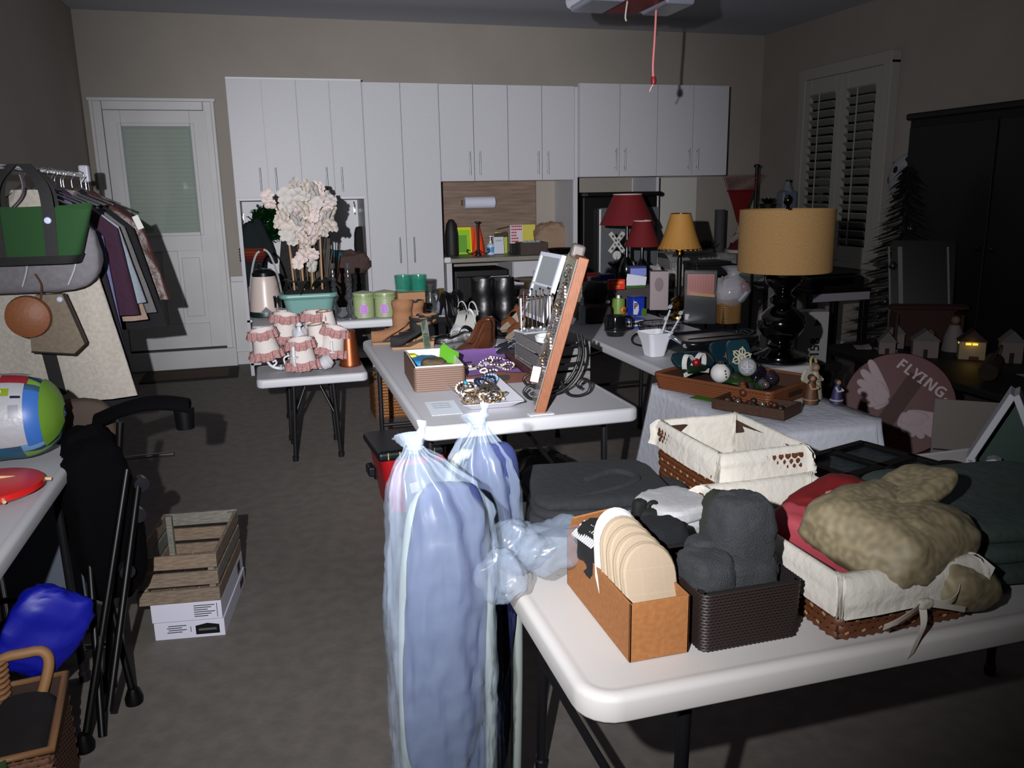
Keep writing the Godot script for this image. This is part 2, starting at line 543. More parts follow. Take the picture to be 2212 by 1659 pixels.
	# black mini fridge with a notice
	var mf := thing("mini_fridge", "black mini fridge under the worktop with a notice taped on", "fridge", V(1.83, 0, -7.5))
	part(mf, "body", bx(V(0, 0.41, -0.02), V(0.5, 0.82, 0.44), 0.012), M(Color(0.035, 0.037, 0.045), 0.45))
	part(mf, "door", bx(V(0, 0.4, 0.235), V(0.5, 0.74, 0.05), 0.015), M(Color(0.09, 0.09, 0.1), 0.35))
	var nt := part(mf, "notice_sheet", bx(V(0.15, 0.6, 0.262), V(0.17, 0.33, 0.001)), M(Color(0.78, 0.82, 0.84), 0.7))
	for k in 8: part(nt, "print_line", bx(V(0.16, 0.72 - k * 0.033, 0.2632), V(0.09, 0.012, 0.0006)), M(Color(0.6, 0.63, 0.66), 0.7))
	# fridge in the second run
	var fr := thing("fridge", "black fridge with a brushed steel door behind the red lamps", "fridge", V(3.17, 0, -7.5))
	part(fr, "body", bx(V(0, 0.72, -0.05), V(0.74, 1.44, 0.5), 0.01), M(Color(0.03, 0.03, 0.035), 0.4))
	part(fr, "top_cap", bx(V(0, 1.46, 0.0), V(0.76, 0.04, 0.6), 0.015), M(Color(0.03, 0.03, 0.035), 0.4))
	part(fr, "door", bx(V(0.07, 0.68, 0.22), V(0.58, 1.32, 0.05), 0.01), M(Color(0.55, 0.56, 0.58), 0.35, {"m": 0.35, "a": "grain", "s": V(40, 0.4, 40)}))
	part(fr, "door_edge", bx(V(-0.225, 0.68, 0.25), V(0.012, 1.3, 0.012), 0.004), M(Color(0.9, 0.9, 0.92), 0.3, {"m": 0.6}))
	desk_items()

func desk_items() -> void:
	var y := 0.93
	var pr := thing("paper_roll", "white paper towel roll fixed to the brown panel", "paper towel", V(1.95, 1.405, -7.81), 0)
	part(pr, "roll", B().lathe([[0.0, -0.145], [0.052, -0.145], [0.055, -0.14], [0.055, 0.14], [0.052, 0.145], [0.0, 0.145]], 24, Vector3.ZERO, E(0, 0, 90)), M(Color(0.85, 0.86, 0.92), 0.9))
	var br := B()
	for s in [-1, 1]: br.box(V(s * 0.155, 0, -0.03), V(0.012, 0.05, 0.09), 0.004)
	part(pr, "bracket", br, M(Color(0.5, 0.45, 0.4), 0.5), "", "stuff")
	var sp := thing("speaker_case", "dark rounded case at the left end of the worktop", "case", V(1.63, y, -7.62))
	part(sp, "shell", B().lathe([[0.0, 0.0], [0.055, 0.0], [0.062, 0.02], [0.06, 0.2], [0.045, 0.29], [0.02, 0.33], [0.0, 0.335]], 20), M(Color(0.09, 0.09, 0.1), 0.6))
	var fo := [["lime", Color(0.62, 0.85, 0.16), 1.69, 0.0, 0.225, "lime green plastic folder leaning on the brown panel"], ["yellow", Color(0.88, 0.9, 0.12), 1.715, -0.03, 0.25, "bright yellow folder behind the lime one"], ["orange", Color(0.98, 0.3, 0.08), 1.745, -0.06, 0.25, "bright orange folder at the back of the stack"]]
	for a in fo:
		var f := thing("plastic_folder", a[5], "folder", V(a[2] + 0.04, y, -7.74 + a[3]), 0, "")
		part(f, "cover", bx(V(0, a[4] * 0.5, -0.02), V(0.21, a[4], 0.006), 0.002, E(-8, 0, 0)), M(a[1], 0.35))
		if a[0] == "lime": part(f, "pocket", bx(V(-0.005, 0.1, -0.008), V(0.16, 0.16, 0.003), 0.001, E(-8, 0, 0)), M(Color(0.42, 0.68, 0.2), 0.35))
	var co := thing("traffic_cone", "small orange safety cone on the worktop", "cone", V(1.905, y, -7.72))
	part(co, "cone", B().lathe([[0.0, 0.0], [0.062, 0.0], [0.058, 0.02], [0.05, 0.1], [0.018, 0.26], [0.008, 0.275], [0.0, 0.277]], 24), M(Color(1.0, 0.3, 0.12), 0.5))
	part(co, "base", bx(V(0, 0.008, 0), V(0.13, 0.016, 0.13), 0.005), M(Color(1.0, 0.25, 0.1), 0.5))
	var st := thing("iron_stand", "dark wrought iron stand with two curled feet on the worktop", "stand", V(1.85, y, -7.5))
	part(st, "post", B().lathe([[0.0, 0.0], [0.03, 0.0], [0.028, 0.02], [0.011, 0.04], [0.011, 0.29], [0.026, 0.3], [0.026, 0.31], [0.0, 0.312]], 14), M(Color(0.1, 0.07, 0.06), 0.5))
	for s in [-1, 1]:
		part(st, "foot", B().tube(curve([V(0, 0.07, 0), V(s * 0.03, 0.035, 0), V(s * 0.075, 0.02, 0), V(s * 0.105, 0.04, 0), V(s * 0.1, 0.06, 0), V(s * 0.085, 0.052, 0)]), 0.005, 6), M(Color(0.1, 0.07, 0.06), 0.5))
	var pu := thing("pump_bottle", "clear pump bottle of sanitizer with blue label", "bottle", V(2.0, y, -7.62))
	part(pu, "body", B().lathe([[0.0, 0.0], [0.035, 0.0], [0.038, 0.01], [0.038, 0.075], [0.03, 0.095], [0.013, 0.105], [0.0, 0.105]], 20), M(Color(0.8, 0.86, 0.92), 0.2))
	part(pu, "label", B().lathe([[0.0385, 0.02], [0.0385, 0.07]], 20), M(Color(0.35, 0.62, 0.85), 0.5))
	var pm := B().lathe([[0.013, 0.105], [0.013, 0.125], [0.005, 0.13], [0.005, 0.16], [0.012, 0.163], [0.012, 0.172], [0.0, 0.174]], 12)
	pm.tube([V(0, 0.166, 0), V(0.03, 0.164, 0.01)], 0.004, 6)
	part(pu, "pump", pm, M(Color(0.9, 0.92, 0.95), 0.3))
	var sc := thing("sign_card", "white card in a clear stand on the worktop", "sign", V(2.075, y, -7.6))
	part(sc, "card", bx(V(0, 0.083, 0), V(0.098, 0.155, 0.004), 0.001, E(-8, 0, 0)), M(Color(0.82, 0.84, 0.88), 0.5))
	for k in 3: part(sc, "print_line", bx(V(0, 0.13 - k * 0.008, 0.0 - 0.004 * k), V(0.06, 0.003, 0.006)), M(Color(0.4, 0.42, 0.48), 0.6))
	part(sc, "stand_foot", bx(V(0, 0.006, 0.01), V(0.1, 0.006, 0.07), 0.002), glass())
	var sk := thing("snack_box", "lime and brown snack box behind the white card", "box", V(2.14, y, -7.76), -12)
	part(sk, "carton", bx(V(0, 0.1, 0), V(0.12, 0.2, 0.06), 0.003), M(Color(0.68, 0.76, 0.2), 0.6))
	part(sk, "flap", bx(V(0.02, 0.235, 0.0), V(0.12, 0.004, 0.07), 0.001, E(0, 0, 12)), M(Color(0.2, 0.14, 0.1), 0.7))
	part(sk, "banner", bx(V(0, 0.17, 0.031), V(0.121, 0.05, 0.001), 0.0, E(0, 0, 8)), M(Color(0.23, 0.16, 0.1), 0.7))
	var pb := thing("dotted_box", "white and yellow game box with rows of red dots", "box", V(2.36, y + 0.03, -7.78), 0)
	part(pb, "carton", bx(V(0, 0.115, 0), V(0.25, 0.23, 0.04), 0.002), M(Color(0.86, 0.84, 0.85), 0.55))
	part(pb, "yellow_panel", bx(V(0.06, 0.13, 0.0205), V(0.13, 0.2, 0.001)), M(Color(0.85, 0.8, 0.35), 0.55))
	for r in 6:
		for k in 6:
			if r in [2, 3] and k > 2 or k > 5 - r / 2: continue
			part(pb, "red_dot", B().lathe([[0.0085, 0.0], [0.007, 0.001], [0.0, 0.001]], 10, V(-0.108 + k * 0.018, 0.215 - r * 0.028, 0.021), E(90, 0, 0)), M(Color(0.75, 0.1, 0.25), 0.5))
	var bk := thing("wood_box", "small brown wooden box with glass bits on the worktop", "box", V(2.36, y, -7.5))
	for a in [[-0.125, 0, 0.01, 0.17], [0.125, 0, 0.01, 0.17], [0, -0.085, 0.26, 0.01], [0, 0.085, 0.26, 0.01]]:
		part(bk, "side_board", bx(V(a[0], 0.055, a[1]), V(a[2], 0.11, a[3]), 0.002), M(Color(0.33, 0.28, 0.26), 0.75, {"a": "grain", "s": V(1, 12, 1)}))
	part(bk, "bottom", bx(V(0, 0.005, 0), V(0.25, 0.01, 0.16)), M(Color(0.2, 0.16, 0.14)))
	var gb := B()
	for k in 4: gb.lathe([[0.0, 0.0], [0.02, 0.004], [0.026, 0.02], [0.018, 0.036], [0.0, 0.04]], 12, V(-0.06 + k * 0.04, 0.09, 0.02 * (k % 2)))
	part(bk, "glass_bits", gb, glass(Color(0.85, 0.9, 0.9), 0.3), "", "stuff")
	one("phone_block", "small black block beside the wooden box", "block", bx(V(0, 0.05, 0), V(0.06, 0.1, 0.05), 0.006), M(Color(0.04, 0.04, 0.05), 0.4), V(2.19, y, -7.52))
	var bg := thing("paper_bag", "crumpled brown paper bag slumped at the end of the worktop", "bag", V(2.62, y, -7.68))
	part(bg, "sack", soft(0.34, 0.24, 0.3, 4.0, 0.03, 6.0, 0.6), M(Color(0.6, 0.5, 0.42), 0.85)).position = V(0, 0.125, 0)
	part(bg, "top_sheet", sheet(10, 8, func(u, q): return V(-0.11 + 0.22 * u, 0.27 - 0.04 * q + 0.02 * nz(u * 20, q * 20, 3), -0.08 + 0.14 * q)), M(Color(0.72, 0.67, 0.64), 0.8, {"two": 1}))
	var dk := thing("black_dish", "black oval roasting dish with a bright rim on the worktop end", "dish", V(2.6, y, -7.35), 0)
	part(dk, "dish", B().lathe([[0.0, 0.0], [0.1, 0.0], [0.13, 0.05], [0.135, 0.055], [0.125, 0.055], [0.095, 0.01], [0.0, 0.01]], 28), M(Color(0.04, 0.03, 0.03), 0.15)).scale = V(1, 1, 0.6)

# ---------------------------------------------------------------- window wall
func right_wall() -> void:
	var white := M(Color(0.62, 0.61, 0.58), 0.55)
	var w := Node3D.new()
	w.name = "window_1"
	add_child(w)
	w.position = V(4.98, 0.80, -6.53)
	meta(w, "tall window with white plantation shutters", "window", "", "structure")
	# local: z across (towards the camera +), y up, x out of the wall (-)
	part(w, "night_pane", bx(V(-0.004, 0.87, 0), V(0.008, 1.74, 1.2)), M(Color(0.01, 0.012, 0.015), 0.1))
	var cs := B()
	for a in [[-0.565, 0.85, 1.66, 0.1], [0.565, 0.85, 1.66, 0.1]]: cs.box(V(-0.045, a[1], a[0]), V(0.09, a[2], a[3]), 0.006)
	cs.box(V(-0.046, 1.7, 0), V(0.094, 0.1, 1.23), 0.006)
	cs.box(V(-0.05, 0.02, 0), V(0.12, 0.05, 1.26), 0.008)
	part(w, "casing", cs, white)
	for s in [-1, 1]:
		var zc: float = s * 0.258
		var st := B()
		for q in [-0.215, 0.215]: st.box(V(-0.06, 0.85, zc + q), V(0.03, 1.6, 0.08), 0.004)
		st.box(V(-0.06, 1.575, zc), V(0.028, 0.15, 0.349), 0.004)
		st.box(V(-0.06, 0.11, zc), V(0.028, 0.14, 0.349), 0.004)
		var sf := part(w, "shutter_frame", st, white)
		for k in 18:
			part(sf, "louvre", bx(V(-0.06, 0.22 + k * 0.0745, zc), V(0.012, 0.078, 0.35), 0.004, E(0, 0, 52)), M(Color(0.5, 0.5, 0.47), 0.6))
		part(sf, "tilt_rod", bx(V(-0.098, 0.85, zc - 0.02), V(0.01, 1.32, 0.012), 0.003), white)
	# dark built-in beyond the window
	var cb := thing("dark_armoire", "tall black armoire against the side wall, right of the window", "armoire", V(4.89, 0, -4.72))
	part(cb, "body", bx(V(0, 1.0, 0), V(0.14, 1.98, 1.7), 0.01), M(Color(0.012, 0.012, 0.012), 0.7))
	part(cb, "cornice", bx(V(-0.01, 2.005, 0), V(0.17, 0.05, 1.76), 0.015), M(Color(0.012, 0.012, 0.012), 0.6))
	for s in [-1, 1]:
		var dd := part(cb, "door", bx(V(-0.078, 1.0, s * 0.42), V(0.02, 1.85, 0.82), 0.004), M(Color(0.015, 0.015, 0.014), 0.6))
		part(dd, "knob", B().lathe([[0.0, 0.0], [0.014, 0.004], [0.018, 0.015], [0.0, 0.024]], 12, V(-0.088, 1.05, s * 0.06), E(0, 0, 90)), M(Color(0.3, 0.27, 0.2), 0.3, {"m": 1.0}))
	# pierced white ball ornament on the wall
	var or_ := thing("pierced_ball", "white pierced ball ornament hanging by the window", "ornament", V(4.86, 1.55, -5.62))
	var bs := B()
	bs.grid(36, 26, func(u, q): return V(sin(q * PI) * cos(u * TAU) * 0.085, -cos(q * PI) * 0.185, -sin(q * PI) * sin(u * TAU) * 0.16), true)
	part(or_, "ball", bs, M(Color(0.6, 0.6, 0.62), 0.7))
	for k in 14:
		var a := k * 2.4
		var yy := 1.0 - 2.0 * (k + 0.5) / 14.0
		var rr := sqrt(1.0 - yy * yy)
		var nr := V(cos(a) * rr, yy, sin(a) * rr)
		if nr.x > 0.35: continue
		var pp := V(nr.x * 0.085, nr.y * 0.185, nr.z * 0.16)
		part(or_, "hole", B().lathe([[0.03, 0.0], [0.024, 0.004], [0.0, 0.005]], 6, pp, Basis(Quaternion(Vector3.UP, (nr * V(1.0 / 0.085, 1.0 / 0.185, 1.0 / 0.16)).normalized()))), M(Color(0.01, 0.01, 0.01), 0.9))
	part(or_, "cord", B().tube([V(0.06, 0.3, 0), V(0, 0.18, 0)], 0.003, 5), M(Color(0.3, 0.3, 0.3)))
	xmas_tree()

func xmas_tree() -> void:
	var t := thing("artificial_fir", "dark artificial Christmas tree with a few glinting baubles beside the armoire", "tree", V(4.42, 0, -5.08))
	part(t, "trunk", B().tube([V(0, 0, 0), V(0, 1.66, 0)], [0.03, 0.006], 8), M(Color(0.06, 0.05, 0.04)))
	var needle := B()
	var br := B()
	for k in 170:
		var h := 0.3 + 1.35 * k / 170.0
		var a := k * 2.39996
		var l := (1.72 - h) * 0.24 + 0.03
		var p0 := V(0, h, 0)
		var p1 := V(cos(a) * l, h - 0.05, sin(a) * l)
		br.tube([p0, p1], 0.004, 4)
		for j in 16:
			var f := 0.2 + 0.8 * j / 15.0
			var c := p0.lerp(p1, f)
			for s in 3:
				var d := V(cos(a + 1.57 + s * 2.1) * 0.5, 0.3 - s * 0.25, sin(a + 1.57 + s * 2.1) * 0.5) * 0.09 + (p1 - p0).normalized() * 0.05
				var o := d.cross(Vector3.UP).normalized() * 0.004
				needle.quad(c - o, c + o, c + d + o * 0.3, c + d - o * 0.3)
	part(t, "branches", br, M(Color(0.03, 0.04, 0.02)), "", "stuff")
	part(t, "needles", needle, M(Color(0.014, 0.03, 0.018), 0.7, {"two": 1}), "", "stuff")
	for a in [[-0.24, 0.95, 0.2, 0.03], [-0.1, 1.2, 0.18, 0.025], [0.0, 0.75, 0.33, 0.03], [-0.28, 0.7, 0.2, 0.028], [-0.15, 0.5, 0.38, 0.03]]:
		part(t, "bauble", B().lathe([[0.0, -1.0], [0.5, -0.87], [0.87, -0.5], [1.0, 0.0], [0.87, 0.5], [0.5, 0.87], [0.12, 1.0], [0.12, 1.15], [0.0, 1.16]], 14), M(Color(0.3, 0.3, 0.32), 0.12, {"m": 0.8})).transform = Transform3D(Basis.from_scale(Vector3.ONE * a[3]), V(a[0], a[1], a[2]))

# ---------------------------------------------------------------- garage door opener
func opener() -> void:
	var o := thing("door_opener", "white garage door opener with a red band hanging from the ceiling", "opener", V(1.6, 2.27, -3.62))
	part(o, "housing", bx(V(0, 0.11, 0), V(0.5, 0.2, 0.3), 0.03), M(Color(0.75, 0.75, 0.8), 0.4))
	part(o, "lens", bx(V(-0.16, 0.012, 0.03), V(0.16, 0.035, 0.26), 0.014), M(Color(0.5, 0.51, 0.56), 0.2))
	part(o, "lens", bx(V(0.17, 0.012, 0.03), V(0.14, 0.035, 0.26), 0.014), M(Color(0.5, 0.51, 0.56), 0.2))
	part(o, "red_band", bx(V(0.02, 0.1, 0.01), V(0.17, 0.185, 0.31), 0.012), M(Color(0.45, 0.03, 0.05), 0.4))
	var h := B()
	for s in [-1, 1]:
		h.box(V(s * 0.2, 0.46, 0), V(0.03, 0.5, 0.003))
		h.box(V(s * 0.2, 0.7, 0.02), V(0.03, 0.004, 0.06))
	part(o, "hanger_strap", h, M(Color(0.35, 0.35, 0.36), 0.4, {"m": 0.8}), "", "stuff")
	part(o, "antenna", B().tube(curve([V(-0.05, 0.02, 0.1), V(-0.06, -0.05, 0.1), V(-0.055, -0.07, 0.1)]), 0.004, 6), M(Color(0.7, 0.65, 0.6)))
	var c := thing("pull_cord", "pink emergency release cord with a red handle under the opener", "cord", V(1.715, 1.955, -3.6))
	part(c, "rope", B().tube(curve([V(0.006, 0.32, 0), V(0.0, 0.2, 0.004), V(-0.004, 0.09, 0), V(-0.002, 0.03, 0)]), 0.0052, 6), M(Color(0.85, 0.5, 0.5), 0.8))
	part(c, "handle", B().lathe([[0.0, 0.0], [0.011, 0.003], [0.014, 0.018], [0.01, 0.034], [0.0, 0.036]], 12), M(Color(0.5, 0.08, 0.1), 0.5))
	part(c, "tail", B().tube([V(0, 0.004, 0), V(-0.012, -0.012, 0.002), V(-0.02, -0.03, 0.004)], 0.0025, 5), M(Color(0.9, 0.75, 0.72), 0.8))
	var br := thing("ceiling_bracket", "dark steel bracket bent to a V below the ceiling", "bracket", V(2.3, 2.72, -4.0))
	part(br, "angle_iron", B().tube([V(-0.16, 0.24, 0), V(0.08, -0.12, 0), V(0.2, 0.02, 0), V(0.12, 0.24, 0)], 0.02, 6), M(Color(0.09, 0.09, 0.09), 0.6))
	part(br, "cross_iron", bx(V(0.25, 0.22, 0), V(1.1, 0.05, 0.04), 0.004), M(Color(0.09, 0.09, 0.09), 0.6))

# ---------------------------------------------------------------- folding tables
func folding_table(label: String, x0: float, x1: float, z0: float, z1: float, h: float, top: Material, r := 0.05, th := 0.045, lift := 0.06, group := "") -> Node3D:
	var w := x1 - x0
	var l := z1 - z0
	var t := thing("folding_table", label, "table", V((x0 + x1) * 0.5, 0, (z0 + z1) * 0.5), 0, group)
	var m := B()
	var pr := [[0.03, -th + 0.012], [0.014, -th + 0.002], [0.006, -th], [0.0, -th + 0.008], [0.0, -0.012], [0.004, -0.004], [0.012, 0.0], [0.02, 0.0], [0.024, -0.0015], [0.03, -0.0015]]
	var rings := []
	for p in pr: rings.append(rrect(w - 2 * p[0], l - 2 * p[0], maxf(r - p[0], 0.01), 6))
	var n: int = rings[0].size()
	m.grid(n, pr.size() - 1, func(u: float, q: float) -> Vector3:
		var k := roundi(q * (pr.size() - 1))
		var e: Vector2 = rings[k][roundi(u * n) % n]
		return V(e.x, h + pr[k][1], -e.y), true)
	for side in 2:
		var e0: PackedVector2Array = rings[-1] if side == 0 else rings[0]
		var yy: float = h + (pr[-1][1] if side == 0 else pr[0][1])
		m.grid(n, 1, func(u: float, q: float) -> Vector3:
			var e: Vector2 = e0[roundi(u * n) % n] * (1.0 - q)
			return V(e.x, yy, -e.y), true, side == 1)
	part(t, "tabletop", m, top)
	var steel := M(Color(0.1, 0.1, 0.115), 0.4, {"m": 0.3})
	var along_x := w > l
	var a := (maxf(w, l) * 0.5) - 0.2
	var b := minf(w, l) * 0.5 - lift
	for s in [-1, 1]:
		var f := func(al: float, ac: float, y: float) -> Vector3: return V(al, y, ac) if along_x else V(ac, y, al)
		for q in [-1, 1]:
			var lg := B()
			lg.tube([f.call(a * s, b * q, h - th), f.call((a + 0.02) * s, b * q, 0.012)], 0.0125, 10)
			lg.lathe([[0.0, 0.0], [0.016, 0.0], [0.017, 0.03], [0.0125, 0.034]], 10, f.call((a + 0.02) * s, b * q, 0.0))
			part(t, "leg", lg, steel)
		var cr := B()
		cr.tube([f.call(a * s, -b, h - th - 0.03), f.call(a * s, b, h - th - 0.03)], 0.0125, 10)
		cr.tube([f.call((a + 0.012) * s, -b, h * 0.42), f.call((a + 0.012) * s, b, h * 0.42)], 0.01, 8)
		cr.tube([f.call(a * s, -b * 0.4, h - th - 0.2), f.call(a * s * 0.25, -b * 0.1, h - th - 0.01)], 0.008, 8)
		cr.tube([f.call(a * s, b * 0.4, h - th - 0.2), f.call(a * s * 0.25, b * 0.1, h - th - 0.01)], 0.008, 8)
		part(t, "leg_brace", cr, steel)
	return t

func tables() -> void:
	var grey := M(Color(0.75, 0.75, 0.77), 0.5, {"b": "fine", "h": 0.015, "a": "speck", "s": 6.0})
	var pale := M(Color(0.78, 0.765, 0.75), 0.45, {"b": "fine", "bs": 18.0, "h": 0.02})
	folding_table("long pale folding table in the middle, loaded with shoes and jewellery", 0.445, 1.235, -4.45, -2.64, 0.74, grey, 0.045, 0.05, 0.06, "folding tables")
	folding_table("grey folding table carrying the lamps and the white bowl", 1.59, 2.27, -4.92, -3.05, 0.74, grey, 0.05, 0.045, 0.06, "folding tables")
	folding_table("nearest off-white folding table with lined baskets and the orange box", 0.41, 2.25, -1.9, -1.05, 0.74, pale, 0.065, 0.05, 0.06, "folding tables")
	folding_table("folding table along the left wall under the camping chair bag", -1.36, -0.61, -2.86, -1.0, 0.74, grey, 0.04, 0.045, 0.06, "folding tables")
	folding_table("white-edged folding table in front of the open bay, holding the orchids", -0.13, 1.2, -5.85, -5.17, 0.74, grey, 0.04, 0.05, 0.06, "folding tables")
	folding_table("low grey folding table under the rose chandelier", -0.12, 0.5, -5.18, -4.74, 0.5, grey, 0.04, 0.05, 0.04, "folding tables")
	folding_table("dark folding table at the back carrying the red lamps", 1.75, 3.45, -6.5, -5.75, 0.74, M(Color(0.22, 0.2, 0.2), 0.5), 0.04, 0.045, 0.06, "folding tables")
	folding_table("square table beneath the white tablecloth", 1.42, 1.9, -2.95, -2.2, 0.735, grey, 0.2, 0.03, 0.08, "folding tables")

# ---------------------------------------------------------------- hanging clothes on the left
func garment(called: String, label: String, z: float, m: Material, hem: float, hw: float, sh := 0.2, cat := "clothes", x0 := -0.9, th := 0.05, ph := 0.0) -> Node3D:
	var g := thing(called, label, cat, V(x0, 1.6, z), 0, "clothes on the rail")
	var L := 1.6 - hem
	var b := B()
	b.grid(40, 24, func(u: float, q: float) -> Vector3:
		var k := q
		var half := lerpf(0.05, sh, minf(k / 0.12, 1.0)) if k < 0.12 else lerpf(sh, hw, (k - 0.12) / 0.88)
		var a := u * TAU
		var fold := 0.012 * sin(cos(a) * 14.0 + ph + k * 1.5) * k + 0.012 * nz(cos(a) * 8 + ph, k * 10, sin(a) * 4)
		var y := -0.06 - (k * L) - (0.1 * absf(cos(a)) if k < 0.12 else 0.0) * (k / 0.12) - (0.1 if k >= 0.12 else 0.0) * absf(cos(a)) * (1.0 - k) / 0.88
		return V(cos(a) * half, y + 0.06 * k, -sin(a) * th * (0.35 + 0.65 * k) - fold), true, true)
	b.grid(40, 1, func(u: float, q: float) -> Vector3:
		var a := u * TAU
		return V(cos(a) * hw * (1 - q), -L, -sin(a) * th * (1 - q)), true, true)
	part(g, "cloth", b, m)
	var hk := B()
	hk.tube(curve([V(0, -0.05, 0), V(0, -0.01, 0), V(0.016, 0.016, 0), V(0.0, 0.035, 0), V(-0.016, 0.018, 0)]), 0.0025, 6)
	hk.tube([V(-0.17, -0.13, 0), V(0, -0.05, 0), V(0.17, -0.13, 0)], 0.006, 6)
	part(g, "hanger", hk, M(Color(0.8, 0.8, 0.82), 0.15, {"m": 1.0}))
	return g

func garments() -> void:
	var r := thing("clothes_rail", "chrome clothes rail at the left with hangers and bags", "clothes rail", V(-0.9, 0, -4.2))
	var chrome := M(Color(0.8, 0.8, 0.82), 0.15, {"m": 1.0})
	part(r, "rail", B().tube([V(0, 1.62, 1.4), V(0, 1.62, -0.8)], 0.013, 10), chrome)
	for s in [-0.8, 1.4]:
		part(r, "post", B().tube([V(0, 0.05, s), V(0, 1.62, s)], 0.013, 10), chrome)
		part(r, "foot", B().tube([V(-0.28, 0.05, s), V(0.28, 0.05, s)], 0.013, 8), chrome)
	part(r, "end_cap", bx(V(0.0, 1.63, -0.8), V(0.05, 0.09, 0.05), 0.01), M(Color(0.75, 0.76, 0.8), 0.3))
	var wv := {"a": "cloth", "s": 3.0, "b": "wrinkle", "h": 0.3}
	var cr := garment("linen_dress", "long cream linen dress with a slit, nearest on the rail", -3.82, M(Color(0.72, 0.69, 0.65), 0.9, wv), 0.67, 0.32, 0.2, "dress", -0.91, 0.05)
	garment("dark_dress", "long black and purple dress behind the cream one", -3.98, M(Color(0.06, 0.045, 0.08), 0.9, wv), 0.6, 0.29, 0.2, "dress", -0.9, 0.04, 1.0)
	garment("lavender_shirt", "lavender shirt with dark edging", -4.07, M(Color(0.4, 0.4, 0.56), 0.9, wv), 0.72, 0.245, 0.2, "shirt", -0.89, 0.03, 2.0)
	garment("plum_blouse", "plum blouse with a magenta patch on the rail", -4.14, M(Color(0.2, 0.07, 0.17), 0.9, wv), 0.98, 0.29, 0.24, "blouse", -0.88, 0.035, 3.0)
	garment("blue_shirt", "pale blue-grey shirt in the middle of the rail", -4.25, M(Color(0.56, 0.6, 0.64), 0.9, wv), 1.02, 0.32, 0.24, "shirt", -0.89, 0.04, 4.0)
	garment("tan_skirt", "tan skirt peeking out below the pale blue shirt", -4.32, M(Color(0.62, 0.53, 0.47), 0.9, wv), 0.93, 0.3, 0.2, "skirt", -0.88, 0.03, 5.0)
	garment("grey_jacket", "grey jacket between the tan skirt and the navy coat", -4.42, M(Color(0.4, 0.39, 0.39), 0.9, wv), 0.95, 0.34, 0.24, "jacket", -0.89, 0.04, 6.0)
	garment("navy_coat", "dark navy coat near the far end of the rail", -4.55, M(Color(0.04, 0.045, 0.07), 0.9, wv), 0.86, 0.36, 0.25, "coat", -0.88, 0.05, 7.0)
	var lj := garment("leather_jacket", "brown leather jacket with a white tag, farthest on the rail", -4.72, M(Color(0.26, 0.13, 0.1), 0.45, wv), 0.98, 0.36, 0.26, "jacket", -0.87, 0.06, 8.0)
	part(lj, "white_tag", bx(V(0.25, -0.22, 0.07), V(0.03, 0.07, 0.002), 0.0, E(0, 20, 20)), M(Color(0.8, 0.8, 0.78)))
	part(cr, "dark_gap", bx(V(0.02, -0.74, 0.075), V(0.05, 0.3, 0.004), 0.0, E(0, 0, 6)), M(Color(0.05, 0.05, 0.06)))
	# green tote
	var t := thing("tote_bag", "green canvas tote with black straps and trim hanging in front", "bag", V(-0.86, 1.27, -3.55))
	var tm := B()
	tm.grid(40, 10, func(u: float, q: float) -> Vector3:
		var a := u * TAU
		var hw := lerpf(0.17, 0.235, q)
		return V(signf(cos(a)) * pow(absf(cos(a)), 0.3) * hw, q * 0.205 + 0.012 * q * sin(a * 2), -signf(sin(a)) * pow(absf(sin(a)), 0.6) * (0.065 - 0.03 * q) + 0.004 * nz(u * 60, q * 20, 1)), true)
	part(t, "body", tm, M(Color(0.09, 0.26, 0.1), 0.85, {"b": "fine", "bs": 20.0, "h": 0.05}))
	var bt := B()
	bt.grid(40, 3, func(u: float, q: float) -> Vector3:
		var a := u * TAU
		return V(signf(cos(a)) * pow(absf(cos(a)), 0.3) * lerpf(0.168, 0.183, q), -0.004 + q * 0.03, -signf(sin(a)) * pow(absf(sin(a)), 0.6) * 0.069), true)
	bt.grid(40, 1, func(u: float, q: float) -> Vector3:
		var a := u * TAU
		return V(signf(cos(a)) * pow(absf(cos(a)), 0.3) * 0.168 * q, -0.004, -signf(sin(a)) * pow(absf(sin(a)), 0.6) * 0.069 * q), true)
	part(t, "base_trim", bt, M(Color(0.02, 0.02, 0.03), 0.8))
	for s in [-1, 1]:
		for zz in [0.06, -0.06]:
			part(t, "strap", sheet(2, 24, func(u, q):
				var c := [V(s * 0.085, 0.0, zz * 1.1), V(s * 0.09, 0.2, zz * 0.75), V(s * 0.075, 0.29, zz * 0.5), V(s * 0.02, 0.36, zz * 0.15)]
				var i := mini(int(q * 3), 2)
				var f: float = q * 3 - i
				var p: Vector3 = c[i].cubic_interpolate(c[i + 1], c[maxi(i - 1, 0)], c[mini(i + 2, 3)], f)
				return p + V((u - 0.5) * 0.042, 0, 0)), M(Color(0.02, 0.02, 0.03), 0.7, {"two": 1}))
	part(t, "stud", B().lathe([[0.0, 0.0], [0.013, 0.0], [0.011, 0.005], [0.0, 0.006]], 14, V(0.088, 0.155, 0.062), E(90, 0, 0)), M(Color(0.75, 0.8, 0.9), 0.3))
	var q := thing("quilted_bag", "large grey checked shoulder bag behind the green tote", "bag", V(-0.95, 1.145, -3.68))
	part(q, "body", soft(0.62, 0.12, 0.3, 9.0, 0.01, 8.0, 0.35, 44, 20, 5.0), M(Color(0.45, 0.44, 0.46), 0.8, {"a": "cloth", "s": 2.0})).position = V(0, 0.15, 0)
	for k in 4: part(q, "check_line", B().tube(curve([V(-0.29 + k * 0.16, 0.03, 0.062), V(-0.28 + k * 0.17, 0.12, 0.068), V(-0.3 + k * 0.18, 0.26, 0.05)]), 0.004, 5), M(Color(0.66, 0.66, 0.68)))
